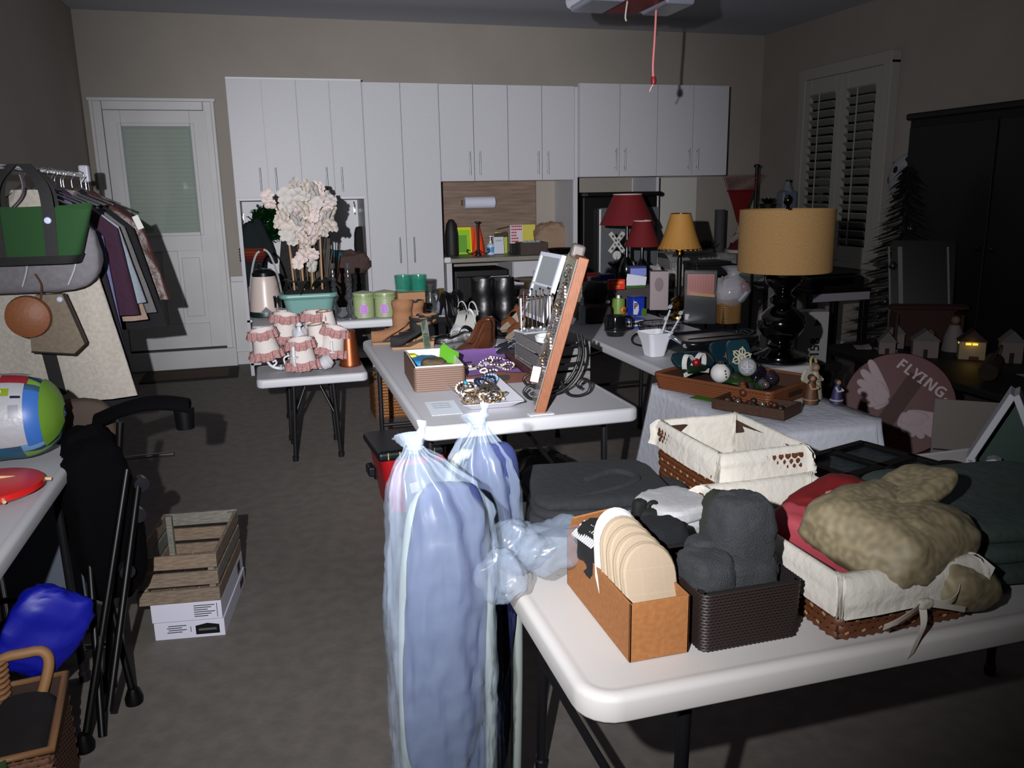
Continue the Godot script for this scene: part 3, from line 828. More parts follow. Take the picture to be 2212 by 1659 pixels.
	part(q, "check_line", B().tube(curve([V(-0.3, 0.11, 0.066), V(0, 0.115, 0.069), V(0.29, 0.13, 0.04)]), 0.004, 5), M(Color(0.66, 0.66, 0.68)))
	part(q, "strap", sheet(2, 16, func(u, w): return V(0.05 * sin(w * PI) - 0.05 + 0.12 * w, 0.28 + 0.17 * w, 0.02 + u * 0.03)), M(Color(0.5, 0.48, 0.5), 0.8, {"two": 1}))
	var rp := thing("round_purse", "round tan leather purse below the grey bag", "purse", V(-0.91, 1.06, -3.6))
	part(rp, "body", B().lathe([[0.0, -0.035], [0.05, -0.033], [0.078, -0.02], [0.083, 0.0], [0.078, 0.02], [0.05, 0.033], [0.0, 0.035]], 28, Vector3.ZERO, E(90, 0, 0)), M(Color(0.5, 0.3, 0.18), 0.55, {"b": "wrinkle", "bs": 6.0, "h": 0.1}))
	part(rp, "strap", B().tube(curve([V(0.05, 0.06, 0), V(0.06, 0.12, 0), V(0.04, 0.16, -0.02)]), 0.004, 6), M(Color(0.3, 0.17, 0.1)))
	var pc := thing("canvas_pouch", "khaki canvas pouch with dark piping beside the round purse", "pouch", V(-0.83, 1.0, -3.63))
	part(pc, "body", B().prism(poly([-0.09, -0.08, 0.06, -0.1, 0.105, -0.06, 0.07, 0.07, 0.05, 0.14, -0.05, 0.14, -0.085, 0.04]), -0.02, 0.02), M(Color(0.47, 0.42, 0.36), 0.85, {"b": "wrinkle", "h": 0.15, "a": "cloth", "s": 3.0}))
	part(pc, "piping", B().tube([V(-0.09, -0.08, 0.02), V(0.06, -0.1, 0.02), V(0.105, -0.06, 0.02), V(0.07, 0.07, 0.02), V(0.05, 0.14, 0.02)], 0.004, 6), M(Color(0.12, 0.09, 0.07)))
	part(pc, "button", B().lathe([[0.0, 0.0], [0.012, 0.0], [0.009, 0.005], [0.0, 0.006]], 12, V(0.035, 0.12, 0.022), E(90, 0, 0)), M(Color(0.7, 0.7, 0.78), 0.3))

# ---------------------------------------------------------------- left table and the chair beside it
func left_table() -> void:
	# chair bag printed with triangles
	var im := Image.create(256, 128, false, Image.FORMAT_RGB8)
	var pal := [Color(0.1, 0.2, 0.32), Color(0.16, 0.36, 0.46), Color(0.32, 0.5, 0.66), Color(0.48, 0.62, 0.22), Color(0.2, 0.3, 0.4), Color(0.4, 0.56, 0.72)]
	for y in 128:
		for x in 256:
			var c := x / 32
			var rw := y / 32
			var fx := fmod(x / 32.0, 1.0)
			var fy := fmod(y / 32.0, 1.0)
			var k := (0 if fx > fy else 1) + (0 if fx + fy > 1.0 else 2)
			im.set_pixel(x, y, pal[(c * 7 + rw * 5 + k * 3 + c * rw) % 6])
	var mt := StandardMaterial3D.new()
	mt.albedo_texture = ImageTexture.create_from_image(im)
	mt.roughness = 0.45
	mt.uv1_scale = V(2, 1, 1)
	var b := thing("camping_bag", "plump camping bag printed with blue and green triangles on the left table", "bag", V(-0.83, 0.875, -2.7), 0)
	var body := B()
	body.grid(48, 20, func(u: float, q: float) -> Vector3:
		var x := (q - 0.5) * 0.42
		var r := 0.125 * pow(maxf(1.0 - pow(absf(q - 0.5) * 2.0, 4.0), 0.0), 0.5) + 0.004 * nz(u * 30, q * 30, 4)
		return V(x, cos(u * TAU) * r, sin(u * TAU) * r), true)
	part(b, "sack", body, mt)
	var pn := B()
	pn.grid(12, 14, func(u: float, q: float) -> Vector3:
		var a := lerpf(-0.5, 1.95, q)
		var x := lerpf(0.02, 0.125, u)
		var r := 0.1285 * pow(1.0 - pow(absf(x / 0.42) * 2.0, 4.0), 0.5) + 0.002
		return V(x, sin(a) * r, cos(a) * r))
	part(b, "label_panel", pn, M(Color(0.62, 0.62, 0.64), 0.4, {"b": "wrinkle", "bs": 5.0, "h": 0.15}))
	for e in [["blue_stripe", Color(0.2, 0.38, 0.66), 0.125, 0.162, -0.55, 0.9], ["lime_end", Color(0.36, 0.5, 0.16), 0.162, 0.2085, -0.8, 2.0], ["lime_tab", Color(0.48, 0.55, 0.12), 0.03, 0.09, 0.72, 0.92], ["dark_tab", Color(0.06, 0.08, 0.2), 0.095, 0.12, 0.66, 0.72], ["red_print", Color(0.55, 0.12, 0.16), 0.06, 0.13, 1.1, 1.45], ["grey_print", Color(0.5, 0.5, 0.54), 0.09, 0.115, 0.2, 0.5]]:
		var s := B()
		s.grid(6, 12, func(u: float, q: float) -> Vector3:
			var a := lerpf(e[4], e[5], q)
			var x := lerpf(e[2], e[3], u)
			var r := 0.1285 * pow(maxf(1.0 - pow(absf(x / 0.42) * 2.0, 4.0), 0.0), 0.5) + 0.0035
			return V(x, sin(a) * r, cos(a) * r))
		part(b, e[0], s, M(e[1], 0.4))
	var tx := letters(b, "40", 0.022, M(Color(0.85, 0.85, 0.85)), Transform3D(E(-47, 0, 0), V(0.06, 0.097, 0.091)), "lettering", true)
	var rd := thing("red_disc", "red plastic disc tied with string on the left table", "disc", V(-0.77, 0.742, -2.4))
	part(rd, "disc", B().lathe([[0.0, 0.0], [0.12, 0.0], [0.142, 0.012], [0.14, 0.026], [0.1, 0.036], [0.0, 0.04]], 40), M(Color(0.75, 0.1, 0.1), 0.35))
	for a in [[V(-0.14, 0.03, 0.03), V(0.01, 0.043, 0.0), V(0.15, 0.012, -0.04)], [V(-0.02, 0.038, -0.12), V(0.02, 0.043, 0.0), V(0.08, 0.014, 0.13)]]:
		part(rd, "string", B().tube(curve(a), 0.005, 6), M(Color(0.8, 0.66, 0.5), 0.9))
	var kn := thing("black_scissors", "black handled shears lying on the red disc", "shears", V(-0.87, 0.792, -2.43), 20)
	part(kn, "handle", B().tube(ring(Vector3.ZERO, 0.04, 20, Basis.IDENTITY, 0.025), 0.008, 6, true), M(Color(0.02, 0.02, 0.02), 0.3))
	part(kn, "blade", bx(V(-0.01, 0, -0.09), V(0.02, 0.004, 0.12), 0.001), M(Color(0.7, 0.7, 0.72), 0.2, {"m": 1.0}))
	var pl := thing("scroll_plate", "small white dish with a dark scalloped rim at the table edge", "dish", V(-0.79, 0.74, -2.15))
	part(pl, "dish", B().lathe([[0.0, 0.0], [0.05, 0.0], [0.075, 0.012], [0.07, 0.014], [0.05, 0.004], [0.0, 0.004]], 28), M(Color(0.7, 0.7, 0.68), 0.3))
	part(pl, "scalloped_rim", B().tube(range(36).map(func(i): return V(cos(TAU * i / 36) * (0.082 + 0.01 * cos(i * PI / 3)), 0.016, sin(TAU * i / 36) * (0.082 + 0.01 * cos(i * PI / 3)))), 0.009, 6, true), M(Color(0.16, 0.13, 0.09), 0.5))
	# folded camping chair leaning beside the table
	var c := thing("camp_chair", "black folded camping chair with armrests standing beside the left table", "chair", V(-0.5, 0, -2.55))
	var fab := M(Color(0.012, 0.012, 0.018), 0.9, {"sp": 0.2})
	var stl := M(Color(0.02, 0.02, 0.024), 0.4, {"sp": 0.35})
	for a in [[V(-0.09, 0.02, -0.06), V(0.03, 0.84, -0.12)], [V(-0.1, 0.015, 0.25), V(0.05, 0.72, -0.02)], [V(0.0, 0.02, 0.05), V(-0.12, 0.8, -0.15)], [V(-0.06, 0.012, 0.22), V(-0.1, 0.8, -0.2)], [V(-0.03, 0.1, 0.24), V(0.07, 0.66, -0.05)]]:
		part(c, "leg", B().tube([a[0], a[1]], 0.011, 8), stl)
	for a in [V(-0.09, 0.0, -0.06), V(-0.1, 0.0, 0.25), V(0.0, 0.0, 0.05)]:
		part(c, "foot_cap", B().lathe([[0.0, 0.0], [0.026, 0.0], [0.026, 0.018], [0.014, 0.05], [0.0, 0.05]], 14, a), stl)
	part(c, "seat_fabric", soft(0.2, 0.16, 0.5, 2.0, 0.02, 6.0, 0.5), fab).transform = Transform3D(E(0, 25, 4), V(-0.04, 0.55, -0.08))
	part(c, "back_fabric", soft(0.16, 0.1, 0.42, 5.0, 0.02, 6.0, 0.5), fab).transform = Transform3D(E(8, 25, -3), V(-0.1, 0.62, -0.2))
	var arm := sheet(8, 20, func(u, q): return V(-0.1 + 0.3 * q, 0.80 + 0.045 * sin(q * 2.6) - 0.03 * pow(absf(u - 0.5) * 2.0, 2.0), -0.42 + (u - 0.5) * 0.12 - 0.02 * q), 0.012)
	part(c, "armrest", arm, fab)
	var cup := B()
	cup.lathe([[0.03, -0.075], [0.035, 0.0], [0.028, 0.0]], 16, V(0.18, 0.8, -0.42))
	part(c, "cup_holder", cup, M(Color(0.03, 0.03, 0.04), 0.3))
	for a in [V(0.06, 0.57, -0.04), V(0.075, 0.66, -0.06), V(0.02, 0.42, 0.02)]:
		part(c, "joint", B().lathe([[0.0, -0.02], [0.022, -0.018], [0.022, 0.018], [0.0, 0.02]], 12, a, E(90, 20, 0)), M(Color(0.12, 0.12, 0.14), 0.25))
	part(c, "rivet", B().tube([V(-0.05, 0.26, 0.16), V(-0.045, 0.29, 0.155)], 0.006, 8), M(Color(0.8, 0.8, 0.8), 0.2, {"m": 1.0}))
	var bb := thing("brown_cushion", "round brown cushion propped behind the camping chair", "cushion", V(-0.68, 0.72, -3.05))
	part(bb, "cover", soft(0.26, 0.1, 0.24, 3.0, 0.006, 6.0, 0.5), M(Color(0.25, 0.2, 0.17), 0.9))
	part(bb, "piping", B().tube(range(30).map(func(i): return V(cos(TAU * i / 30) * 0.125, sin(TAU * i / 30) * 0.118, 0.0)), 0.004, 5, true), M(Color(0.18, 0.14, 0.12)))
	var bl := thing("blue_bag", "bright blue nylon bag hanging under the left table", "bag", V(-0.68, 0.36, -2.3), 0)
	part(bl, "sack", soft(0.2, 0.08, 0.24, 6.0, 0.02, 6.0, 0.55), M(Color(0.02, 0.06, 0.55), 0.5)).transform = Transform3D(E(0, 15, -38), V(0.02, 0.02, 0))
	part(bl, "drawstring", B().tube(curve([V(-0.1, -0.1, 0.03), V(-0.12, -0.16, 0.04), V(-0.1, -0.2, 0.04)]), 0.006, 6), M(Color(0.02, 0.05, 0.45), 0.5))
	one("grey_board", "grey-blue board leaning under the left table", "board", bx(V(0, 0.25, 0), V(0.26, 0.5, 0.012), 0.003, E(-6, 18, 0)), M(Color(0.3, 0.33, 0.38), 0.7), V(-0.84, 0, -3.0))
	# wicker basket at the lower left
	var wk := thing("wicker_basket", "tall brown wicker basket with a curved handle at the bottom left", "basket", V(-0.68, 0, -2.08), 6)
	weave(wk, 0.18, 0.34, 0.26, 0.01, M(Color(0.42, 0.28, 0.2), 0.75), 0.016, M(Color(0.2, 0.13, 0.1), 0.8))
	part(wk, "handle", B().tube(curve([V(-0.05, 0.2, -0.13), V(-0.062, 0.3, -0.16), V(-0.05, 0.34, -0.17), V(0.0, 0.345, -0.17), V(0.045, 0.34, -0.17), V(0.055, 0.3, -0.16), V(0.02, 0.2, -0.13)]), 0.014, 8), M(Color(0.55, 0.4, 0.25), 0.6))
	part(wk, "rim_wrap", B().tube([V(-0.09, 0.262, -0.17), V(0.09, 0.262, -0.17), V(0.09, 0.262, 0.17), V(-0.09, 0.262, 0.17)], 0.011, 8, true), M(Color(0.5, 0.36, 0.23), 0.6))
	for k in 8: part(wk, "handle_wrap", B().tube(ring(V(-0.058, 0.335 - k * 0.014, -0.168 + 0.004 * k), 0.019, 12, E(0, 0, 14)), 0.006, 6, true), M(Color(0.5, 0.35, 0.22), 0.7))
	part(wk, "dark_lining", soft(0.17, 0.33, 0.12, 3.0, 0.01, 8.0, 0.4), M(Color(0.06, 0.035, 0.03), 0.9)).position = V(0, 0.2, 0)
	var gr := thing("green_cloth", "dark green cloth draped on the front of the wicker basket", "cloth", V(-0.74, 0.07, -1.93))
	part(gr, "cloth", sheet(10, 14, func(u, q): return V(-0.09 + 0.17 * u, 0.2 - 0.2 * q, 0.02 + 0.05 * q + 0.02 * sin(u * 9 + q * 2))), M(Color(0.13, 0.24, 0.08), 0.8, {"two": 1}))

# woven box: horizontal strands that pass in front of and behind uprights
func weave(p: Node3D, w: float, l: float, h: float, r: float, m: Material, pitch := 0.012, dark: Material = null, y0 := 0.0, flare := 0.0, amp := 0.003) -> void:
	var inner := B()
	for s in [-1, 1]:
		inner.box(V(s * (w * 0.5 - 0.006), y0 + h * 0.5, 0), V(0.006, h, l - 0.008))
		inner.box(V(0, y0 + h * 0.5, s * (l * 0.5 - 0.006)), V(w - 0.008, h, 0.006))
	inner.box(V(0, y0 + 0.004, 0), V(w - 0.01, 0.008, l - 0.01))
	part(p, "backing", inner, dark if dark else m)
	var b := B()
	var o := rrect(w, l, maxf(r, 0.012), 3)
	# resample the outline evenly
	var per := 2.0 * (w + l)
	var n := maxi(int(per / (pitch * 0.75)) / 2 * 2 + 1, 13)
	var whole := 0.0
	for i in o.size(): whole += o[i].distance_to(o[(i + 1) % o.size()])
	var rs := PackedVector2Array()
	var acc := 0.0
	var i0 := 0
	for k in n:
		var want := whole * k / n
		while acc + o[i0].distance_to(o[(i0 + 1) % o.size()]) < want:
			acc += o[i0].distance_to(o[(i0 + 1) % o.size()])
			i0 += 1
		rs.append(o[i0].lerp(o[(i0 + 1) % o.size()], (want - acc) / o[i0].distance_to(o[(i0 + 1) % o.size()])))
	var rows := maxi(int(h / pitch), 3)
	for row in rows:
		var y := y0 + (row + 0.5) * h / rows
		b.grid(n, 3, func(u: float, q: float) -> Vector3:
			var k := roundi(u * n) % n
			var e := rs[k]
			var d := (rs[(k + 1) % n] - rs[(k - 1 + n) % n]).normalized()
			var off: float = (amp if (k + row) % 2 == 0 else -amp) + [0.0, 0.002, 0.002, 0.0][roundi(q * 3)]
			var f := 1.0 + flare * (y - y0) / h
			return V((e.x + d.y * off) * f, y + (q - 0.5) * h / rows * 0.98, -(e.y - d.x * off) * f), true)
	part(p, "woven_strands", b, m, "", "stuff")

# ---------------------------------------------------------------- things on the floor in the middle
func plank_crate(c: Node3D, w: float, l: float, h: float, m: Array, rows := 3, gap := 0.014, th := 0.012) -> void:
	var ph := (h - gap * (rows - 1)) / rows
	for r in rows:
		var y := ph * 0.5 + r * (ph + gap)
		for s in [-1, 1]:
			part(c, "plank", bx(V(0, y, s * (l * 0.5 - th * 0.5)), V(w, ph, th), 0.002, E(rng.randf_range(-1, 1), 0, rng.randf_range(-0.6, 0.6))), m[rng.randi() % m.size()])
			part(c, "plank", bx(V(s * (w * 0.5 - th * 0.5), y, 0), V(th, ph, l - 2 * th), 0.002, E(rng.randf_range(-0.4, 0.4), 0, 0)), m[rng.randi() % m.size()])
	for sx in [-1, 1]:
		for sz in [-1, 1]: part(c, "corner_post", bx(V(sx * (w * 0.5 - th - 0.012), h * 0.5, sz * (l * 0.5 - th - 0.012)), V(0.022, h - 0.004, 0.022), 0.002), m[0])
	for k in 3: part(c, "bottom_board", bx(V((k - 1) * w * 0.31, 0.006, 0), V(w * 0.28, 0.01, l - 2 * th), 0.002), m[1])

func floor_things() -> void:
	var box := thing("carton", "white stretched-canvas carton under the wooden crate, lower of two", "box", V(-0.336, 0, -3.06), -8)
	var wm := M(Color(0.82, 0.82, 0.88), 0.5)
	var ink := M(Color(0.1, 0.1, 0.13), 0.6)
	part(box, "body", bx(V(0, 0.032, 0), V(0.235, 0.064, 0.42), 0.002), wm)
	part(box, "picture_patch", B().prism(poly([0.02, 0.012, 0.1, 0.012, 0.1, 0.045, 0.06, 0.053, 0.02, 0.045]), 0.2095, 0.2107), M(Color(0.02, 0.02, 0.025), 0.4))
	part(box, "picture_mark", bx(V(0.06, 0.03, 0.2112), V(0.06, 0.008, 0.0006)), M(Color(0.35, 0.35, 0.38), 0.4))
	for k in 4: part(box, "print_line", bx(V(-0.04 - 0.01 * (k % 2), 0.05 - k * 0.008, 0.2104), V(0.06 - 0.01 * (k % 2), 0.0028, 0.0006)), ink)
	part(box, "print_bar", bx(V(0.004, 0.034, 0.2104), V(0.002, 0.02, 0.0006)), ink)
	part(box, "side_patch", bx(V(0.1178, 0.032, -0.14), V(0.0006, 0.03, 0.07)), M(Color(0.02, 0.02, 0.025), 0.4))
	var b2 := thing("carton", "white stretched-canvas carton directly below the wooden crate, upper of two", "box", V(-0.34, 0.066, -3.06), -8)
	part(b2, "body", bx(V(0, 0.034, 0), V(0.235, 0.068, 0.42), 0.002), wm)
	for k in 6: part(b2, "print_line", bx(V(0.06 - 0.006 * (k % 3), 0.055 - k * 0.008, 0.2104), V(0.07 - 0.012 * (k % 3), 0.0028, 0.0006)), ink)
	part(b2, "print_bar", bx(V(0.102, 0.034, 0.2104), V(0.002, 0.052, 0.0006)), ink)
	part(b2, "side_patch", bx(V(0.1178, 0.034, -0.13), V(0.0006, 0.04, 0.05)), M(Color(0.02, 0.02, 0.025), 0.4))
	var c := thing("wooden_crate", "weathered wooden crate standing on two white cartons on the open floor", "crate", V(-0.36, 0.135, -3.06), -8)
	var wd := []
	for col in [Color(0.55, 0.53, 0.49), Color(0.56, 0.49, 0.42), Color(0.46, 0.49, 0.46), Color(0.58, 0.5, 0.42)]: wd.append(M(col, 0.8, {"a": "grain", "s": V(2, 9, 2), "b": "grain", "h": 0.15}))
	plank_crate(c, 0.275, 0.42, 0.175, wd)
	# gold basket under the orchids
	var g := thing("gold_basket", "shiny golden woven basket on the floor behind the low table", "basket", V(0.83, 0, -5.7))
	weave(g, 0.42, 0.3, 0.27, 0.03, M(Color(0.55, 0.36, 0.2), 0.28, {"m": 0.4}), 0.02, M(Color(0.3, 0.18, 0.1), 0.5), 0.0, 0.0, 0.005)
	part(g, "rim", B().tube(ring(V(0, 0.27, 0), 0.2, 28, Basis.IDENTITY, 0.15), 0.01, 6, true), M(Color(0.6, 0.4, 0.22), 0.3, {"m": 0.4}))
	part(g, "liner", soft(0.3, 0.2, 0.16, 3.0, 0.02, 8.0), M(Color(0.75, 0.73, 0.7), 0.9)).position = V(0, 0.28, 0)
	# red and navy tote
	var t := thing("storage_tote", "red storage tote with a dark lid and a navy side under the middle table", "tote", V(0.67, 0, -3.95), 4)
	var tb := B()
	tb.grid(36, 6, func(u: float, q: float) -> Vector3:
		var e := at2(rrect(0.5 - 0.08 * (1 - q), 0.36 - 0.06 * (1 - q), 0.05, 6), u)
		return V(e.x, q * 0.28, -e.y), true)
	part(t, "body", tb, M(Color(0.62, 0.06, 0.1), 0.4))
	part(t, "navy_panel", bx(V(0.03, 0.13, 0.172), V(0.36, 0.22, 0.02), 0.008), M(Color(0.08, 0.1, 0.17), 0.5))
	part(t, "purple_window", bx(V(-0.11, 0.18, 0.184), V(0.09, 0.09, 0.004), 0.003), M(Color(0.25, 0.06, 0.14), 0.4))
	part(t, "tag", bx(V(-0.1, 0.13, 0.187), V(0.04, 0.05, 0.002), 0.0, E(0, 0, 8)), M(Color(0.75, 0.72, 0.78)))
	part(t, "lid", bx(V(0, 0.3, 0), V(0.54, 0.05, 0.4), 0.02), M(Color(0.045, 0.055, 0.09), 0.4))
	for k in 9: part(t, "rib", bx(V(-0.22 + k * 0.055, 0.303, 0.2), V(0.006, 0.034, 0.004), 0.001), M([Color(0.55, 0.6, 0.3), Color(0.7, 0.65, 0.45), Color(0.4, 0.5, 0.7), Color(0.6, 0.4, 0.3)][k % 4], 0.4))
	part(t, "latch", bx(V(-0.28, 0.2, 0.05), V(0.035, 0.05, 0.09), 0.01), M(Color(0.04, 0.05, 0.09), 0.4))
	var ck := thing("black_bag", "black plastic sack on the floor under the middle table", "bag", V(0.98, 0, -3.0))
	part(ck, "sack", soft(0.32, 0.4, 0.5, 8.0, 0.03, 5.0, 0.6), M(Color(0.02, 0.02, 0.025), 0.35)).position = V(0, 0.23, 0)

# ---------------------------------------------------------------- table in front of the open bay
func petal_flower(b: MB, c: Vector3, d: Vector3, r: float) -> void:
	var up := V(0, 1, 0.1) if absf(d.y) < 0.9 else V(1, 0, 0)
	var x := up.cross(d).normalized()
	var y := d.cross(x)
	for k in 5:
		var a := TAU * k / 5.0 + 0.3
		var e := x * cos(a) + y * sin(a)
		var s := d.cross(e)
		var w := r * (0.56 if k in [1, 4] else 0.4)
		b.grid(4, 4, func(u: float, q: float) -> Vector3:
			var ww: float = w * sqrt(maxf(1.0 - pow(1.75 * q - 0.95, 2.0), 0.0)) if q > 0.0 else w * 0.2
			return c + e * (q * r) + s * ((u - 0.5) * 2.0 * ww) + d * (0.25 * r * sin(q * 2.4) - 0.5 * absf(u - 0.5) * w))

func far_table() -> void:
	var y := 0.74
	var o := thing("orchid_planter", "teal footed planter of cream silk orchids on the table by the open bay", "plant", V(0.22, y, -5.34))
	var po := B()
	po.grid(40, 7, func(u: float, q: float) -> Vector3:
		var k := roundi(q * 7)
		var pr: Array = [[0.8, 0.0], [0.84, 0.03], [0.98, 0.13], [1.0, 0.14], [1.12, 0.145], [1.14, 0.155], [1.12, 0.17], [1.02, 0.172]][k]
		var e := at2(rrect(0.31 * pr[0], 0.2 * pr[0], 0.05 * pr[0], 6), u)
		return V(e.x, pr[1], -e.y), true)
	part(o, "pot", po, M(Color(0.4, 0.56, 0.54), 0.4))
	part(o, "moss", soft(0.3, 0.19, 0.06, 1.0, 0.015, 20.0), M(Color(0.07, 0.06, 0.04), 0.95)).position = V(0, 0.165, 0)
	var lf := B()
	for k in 9:
		var a := k * 2.4
		var d := V(cos(a), 0, sin(a))
		lf.grid(4, 8, func(u: float, q: float) -> Vector3: return V(0, 0.18, 0) + d * (0.04 + q * 0.17) + Vector3.UP * (0.09 * sin(q * 2.6) - 0.05 * q * q) + V(-d.z, 0, d.x) * ((u - 0.5) * 0.07 * sin((q * 0.9 + 0.1) * PI)))
	part(o, "leaf", lf, M(Color(0.05, 0.08, 0.05), 0.5, {"two": 1}), "", "stuff")
	var tops := [V(-0.2, 0.78, 0.02), V(-0.08, 0.74, -0.04), V(-0.03, 0.8, 0.03), V(0.03, 0.72, -0.02), V(0.07, 0.82, -0.01), V(0.12, 0.76, 0.04), V(0.02, 0.66, 0.05)]
	for k in 7:
		var b0 := V(-0.06 + 0.02 * k, 0.16, 0.04 * sin(k * 2.0))
		var tp: Vector3 = tops[k]
		part(o, "stem", B().tube(curve([b0, b0.lerp(tp, 0.5) * V(0.7, 1, 1), tp * V(0.85, 0.97, 1), tp + V(-0.03 if k < 3 else 0.04, -0.05, 0.03)]), 0.0045, 6), M(Color(0.3, 0.25, 0.16), 0.7))
	for k in 4: part(o, "cane", B().tube([V(-0.08 + k * 0.055, 0.15, 0.05), V(-0.1 + k * 0.065, 0.66 - 0.04 * (k % 2), 0.04)], 0.0065, 6), M(Color(0.6, 0.47, 0.36), 0.7))
	var pm := [M(Color(0.74, 0.7, 0.66), 0.7, {"two": 1, "back": Color(0.2, 0.19, 0.18)}), M(Color(0.78, 0.72, 0.7), 0.7, {"two": 1, "back": Color(0.2, 0.18, 0.18)}), M(Color(0.7, 0.68, 0.66), 0.7, {"two": 1})]
	var fl := []
	for k in 64:
		var a := k * 2.39996
		var rr := 0.155 * sqrt((k + 0.5) / 64.0)
		fl.append([V(0.02 + cos(a) * rr * 1.05, 0.66 + sin(a) * rr * 1.1, 0.06 + 0.07 * sin(k * 1.7)), rng.randf_range(0.036, 0.05)])
	for e in [[-0.19, 0.72], [-0.2, 0.76], [-0.14, 0.6], [-0.11, 0.53], [-0.07, 0.5], [0.0, 0.45], [-0.02, 0.4], [0.04, 0.41], [-0.05, 0.36], [0.13, 0.6], [0.15, 0.74], [0.08, 0.8], [-0.03, 0.8], [0.03, 0.34]]: fl.append([V(e[0], e[1], 0.06), 0.044])
	for e in fl:
		var fb := B()
		petal_flower(fb, e[0], V(rng.randf_range(-0.9, 0.9), rng.randf_range(-0.6, 0.6), rng.randf_range(0.5, 1.0)).normalized(), e[1])
		part(o, "blossom", fb, pm[rng.randi() % 3])
	one("raffia_bundle", "bundle of dried raffia stalks behind the orchid canes", "raffia", raffia(), M(Color(0.33, 0.29, 0.26), 0.9), V(0.28, y, -5.55))
	# beige airpot
	var a := thing("airpot", "beige airpot flask with a green base and a looped grey handle", "flask", V(-0.04, y, -5.62))
	part(a, "body", B().lathe([[0.0, 0.0], [0.1, 0.0], [0.103, 0.02], [0.1, 0.08], [0.083, 0.22], [0.072, 0.26], [0.0, 0.262]], 32), M(Color(0.72, 0.66, 0.63), 0.35))
	part(a, "base_band", B().lathe([[0.105, -0.0], [0.107, 0.012], [0.104, 0.035], [0.102, 0.035]], 32), M(Color(0.05, 0.13, 0.12), 0.4))
	part(a, "green_triangle", B().prism(poly([-0.04, 0.03, 0.04, 0.03, 0.0, 0.07]), 0.098, 0.103), M(Color(0.06, 0.15, 0.14), 0.4))
	part(a, "lid", B().lathe([[0.074, 0.258], [0.074, 0.28], [0.05, 0.3], [0.03, 0.305], [0.0, 0.31]], 24), M(Color(0.05, 0.06, 0.07), 0.25))
	part(a, "spout", B().tube(curve([V(-0.02, 0.3, 0.02), V(-0.02, 0.33, 0.05), V(-0.02, 0.31, 0.08)]), 0.014, 8), M(Color(0.05, 0.06, 0.07), 0.25))
	for s in [-1, 1]: part(a, "handle", sheet(2, 16, func(u, q): return V(s * lerpf(0.1, 0.012, pow(q, 1.4)), 0.1 + 0.32 * sin(q * PI * 0.5), 0.0) + V(0, 0, (u - 0.5) * 0.04), 0.012), M(Color(0.16, 0.18, 0.18), 0.4))
	# wreath, coats in the bay
	var w := thing("tinsel_wreath", "green tinsel wreath hanging in the open bay", "wreath", V(0.02, 1.26, -7.72))
	var tn := B()
	for k in 1300:
		var an := rng.randf() * TAU
		var rr := 0.09 + rng.randf_range(-0.05, 0.05)
		var p := V(cos(an) * rr, sin(an) * rr, rng.randf_range(-0.03, 0.05))
		var d := V(rng.randf_range(-1, 1), rng.randf_range(-1, 1), rng.randf_range(-0.4, 1)).normalized() * 0.055
		var s := d.cross(V(0.3, 0.4, 0.8)).normalized() * 0.003
		tn.quad(p - s, p + s, p + d + s, p + d - s)
	part(w, "tinsel", tn, M(Color(0.03, 0.2, 0.07), 0.25, {"m": 0.5, "two": 1}), "", "stuff")
	part(w, "wire_ring", B().tube(range(24).map(func(i): return V(cos(TAU * i / 24) * 0.09, sin(TAU * i / 24) * 0.09, 0)), 0.008, 6, true), M(Color(0.04, 0.12, 0.05)))
	var kn := thing("knit_jacket", "dark teal jacket with an orange and red band at the left of the bay", "jacket", V(-0.12, 0.72, -7.6))
	part(kn, "body", soft(0.2, 0.14, 0.56, 3.0, 0.02, 6.0, 0.5), M(Color(0.05, 0.1, 0.11), 0.9)).position = V(0, 0.28, 0)
	for k in 5: part(kn, "knit_stripe", B().tube(ring(V(0, 0.24 + k * 0.024, 0), 0.108, 24, Basis.IDENTITY, 0.082), 0.013, 8, true), M([Color(0.3, 0.05, 0.04), Color(0.36, 0.07, 0.04), Color(0.45, 0.13, 0.04), Color(0.5, 0.2, 0.05), Color(0.4, 0.15, 0.05)][k], 0.9))
	part(kn, "sleeve", soft(0.1, 0.09, 0.4, 5.0, 0.015, 6.0), M(Color(0.05, 0.09, 0.1), 0.9)).transform = Transform3D(E(0, 0, 18), V(0.1, 0.4, 0.02))
	var ga := thing("garment_bag", "long black garment bag hanging in the open bay behind the orchids", "garment bag", V(0.185, 0.5, -7.62))
	part(ga, "bag", B().prism(poly([-0.115, 0.0, 0.12, 0.0, 0.12, 0.42, 0.1, 0.6, 0.07, 0.72, 0.0, 0.76, -0.055, 0.7, -0.1, 0.4]), -0.06, 0.06), M(Color(0.015, 0.016, 0.022), 0.7, {"b": "wrinkle", "bs": 2.0, "h": 0.5}))
	part(ga, "hanger_hook", B().tube(curve([V(0, 0.74, 0), V(0, 0.8, 0), V(0.02, 0.82, -0.06), V(0.0, 0.84, -0.1)]), 0.004, 6), M(Color(0.8, 0.8, 0.8), 0.2, {"m": 1.0}))
	one("dark_hat", "small black cap on a hook in the bay, right of the wreath", "cap", B().lathe([[0.0, 0.0], [0.07, 0.0], [0.065, 0.03], [0.045, 0.06], [0.0, 0.07]], 20), M(Color(0.02, 0.02, 0.02), 0.7), V(0.14, 1.18, -7.74))
	var gs := thing("green_sleeve", "dark green felt stocking hanging beside the wreath", "stocking", V(0.1, 1.22, -7.78))
	part(gs, "felt", bx(V(0, 0.0, 0), V(0.12, 0.09, 0.02), 0.008, E(0, 0, -28)), M(Color(0.04, 0.11, 0.07), 0.9))
	var bk := thing("black_trousers", "dark trousers hanging at the right side of the bay", "trousers", V(0.79, 0.6, -7.6))
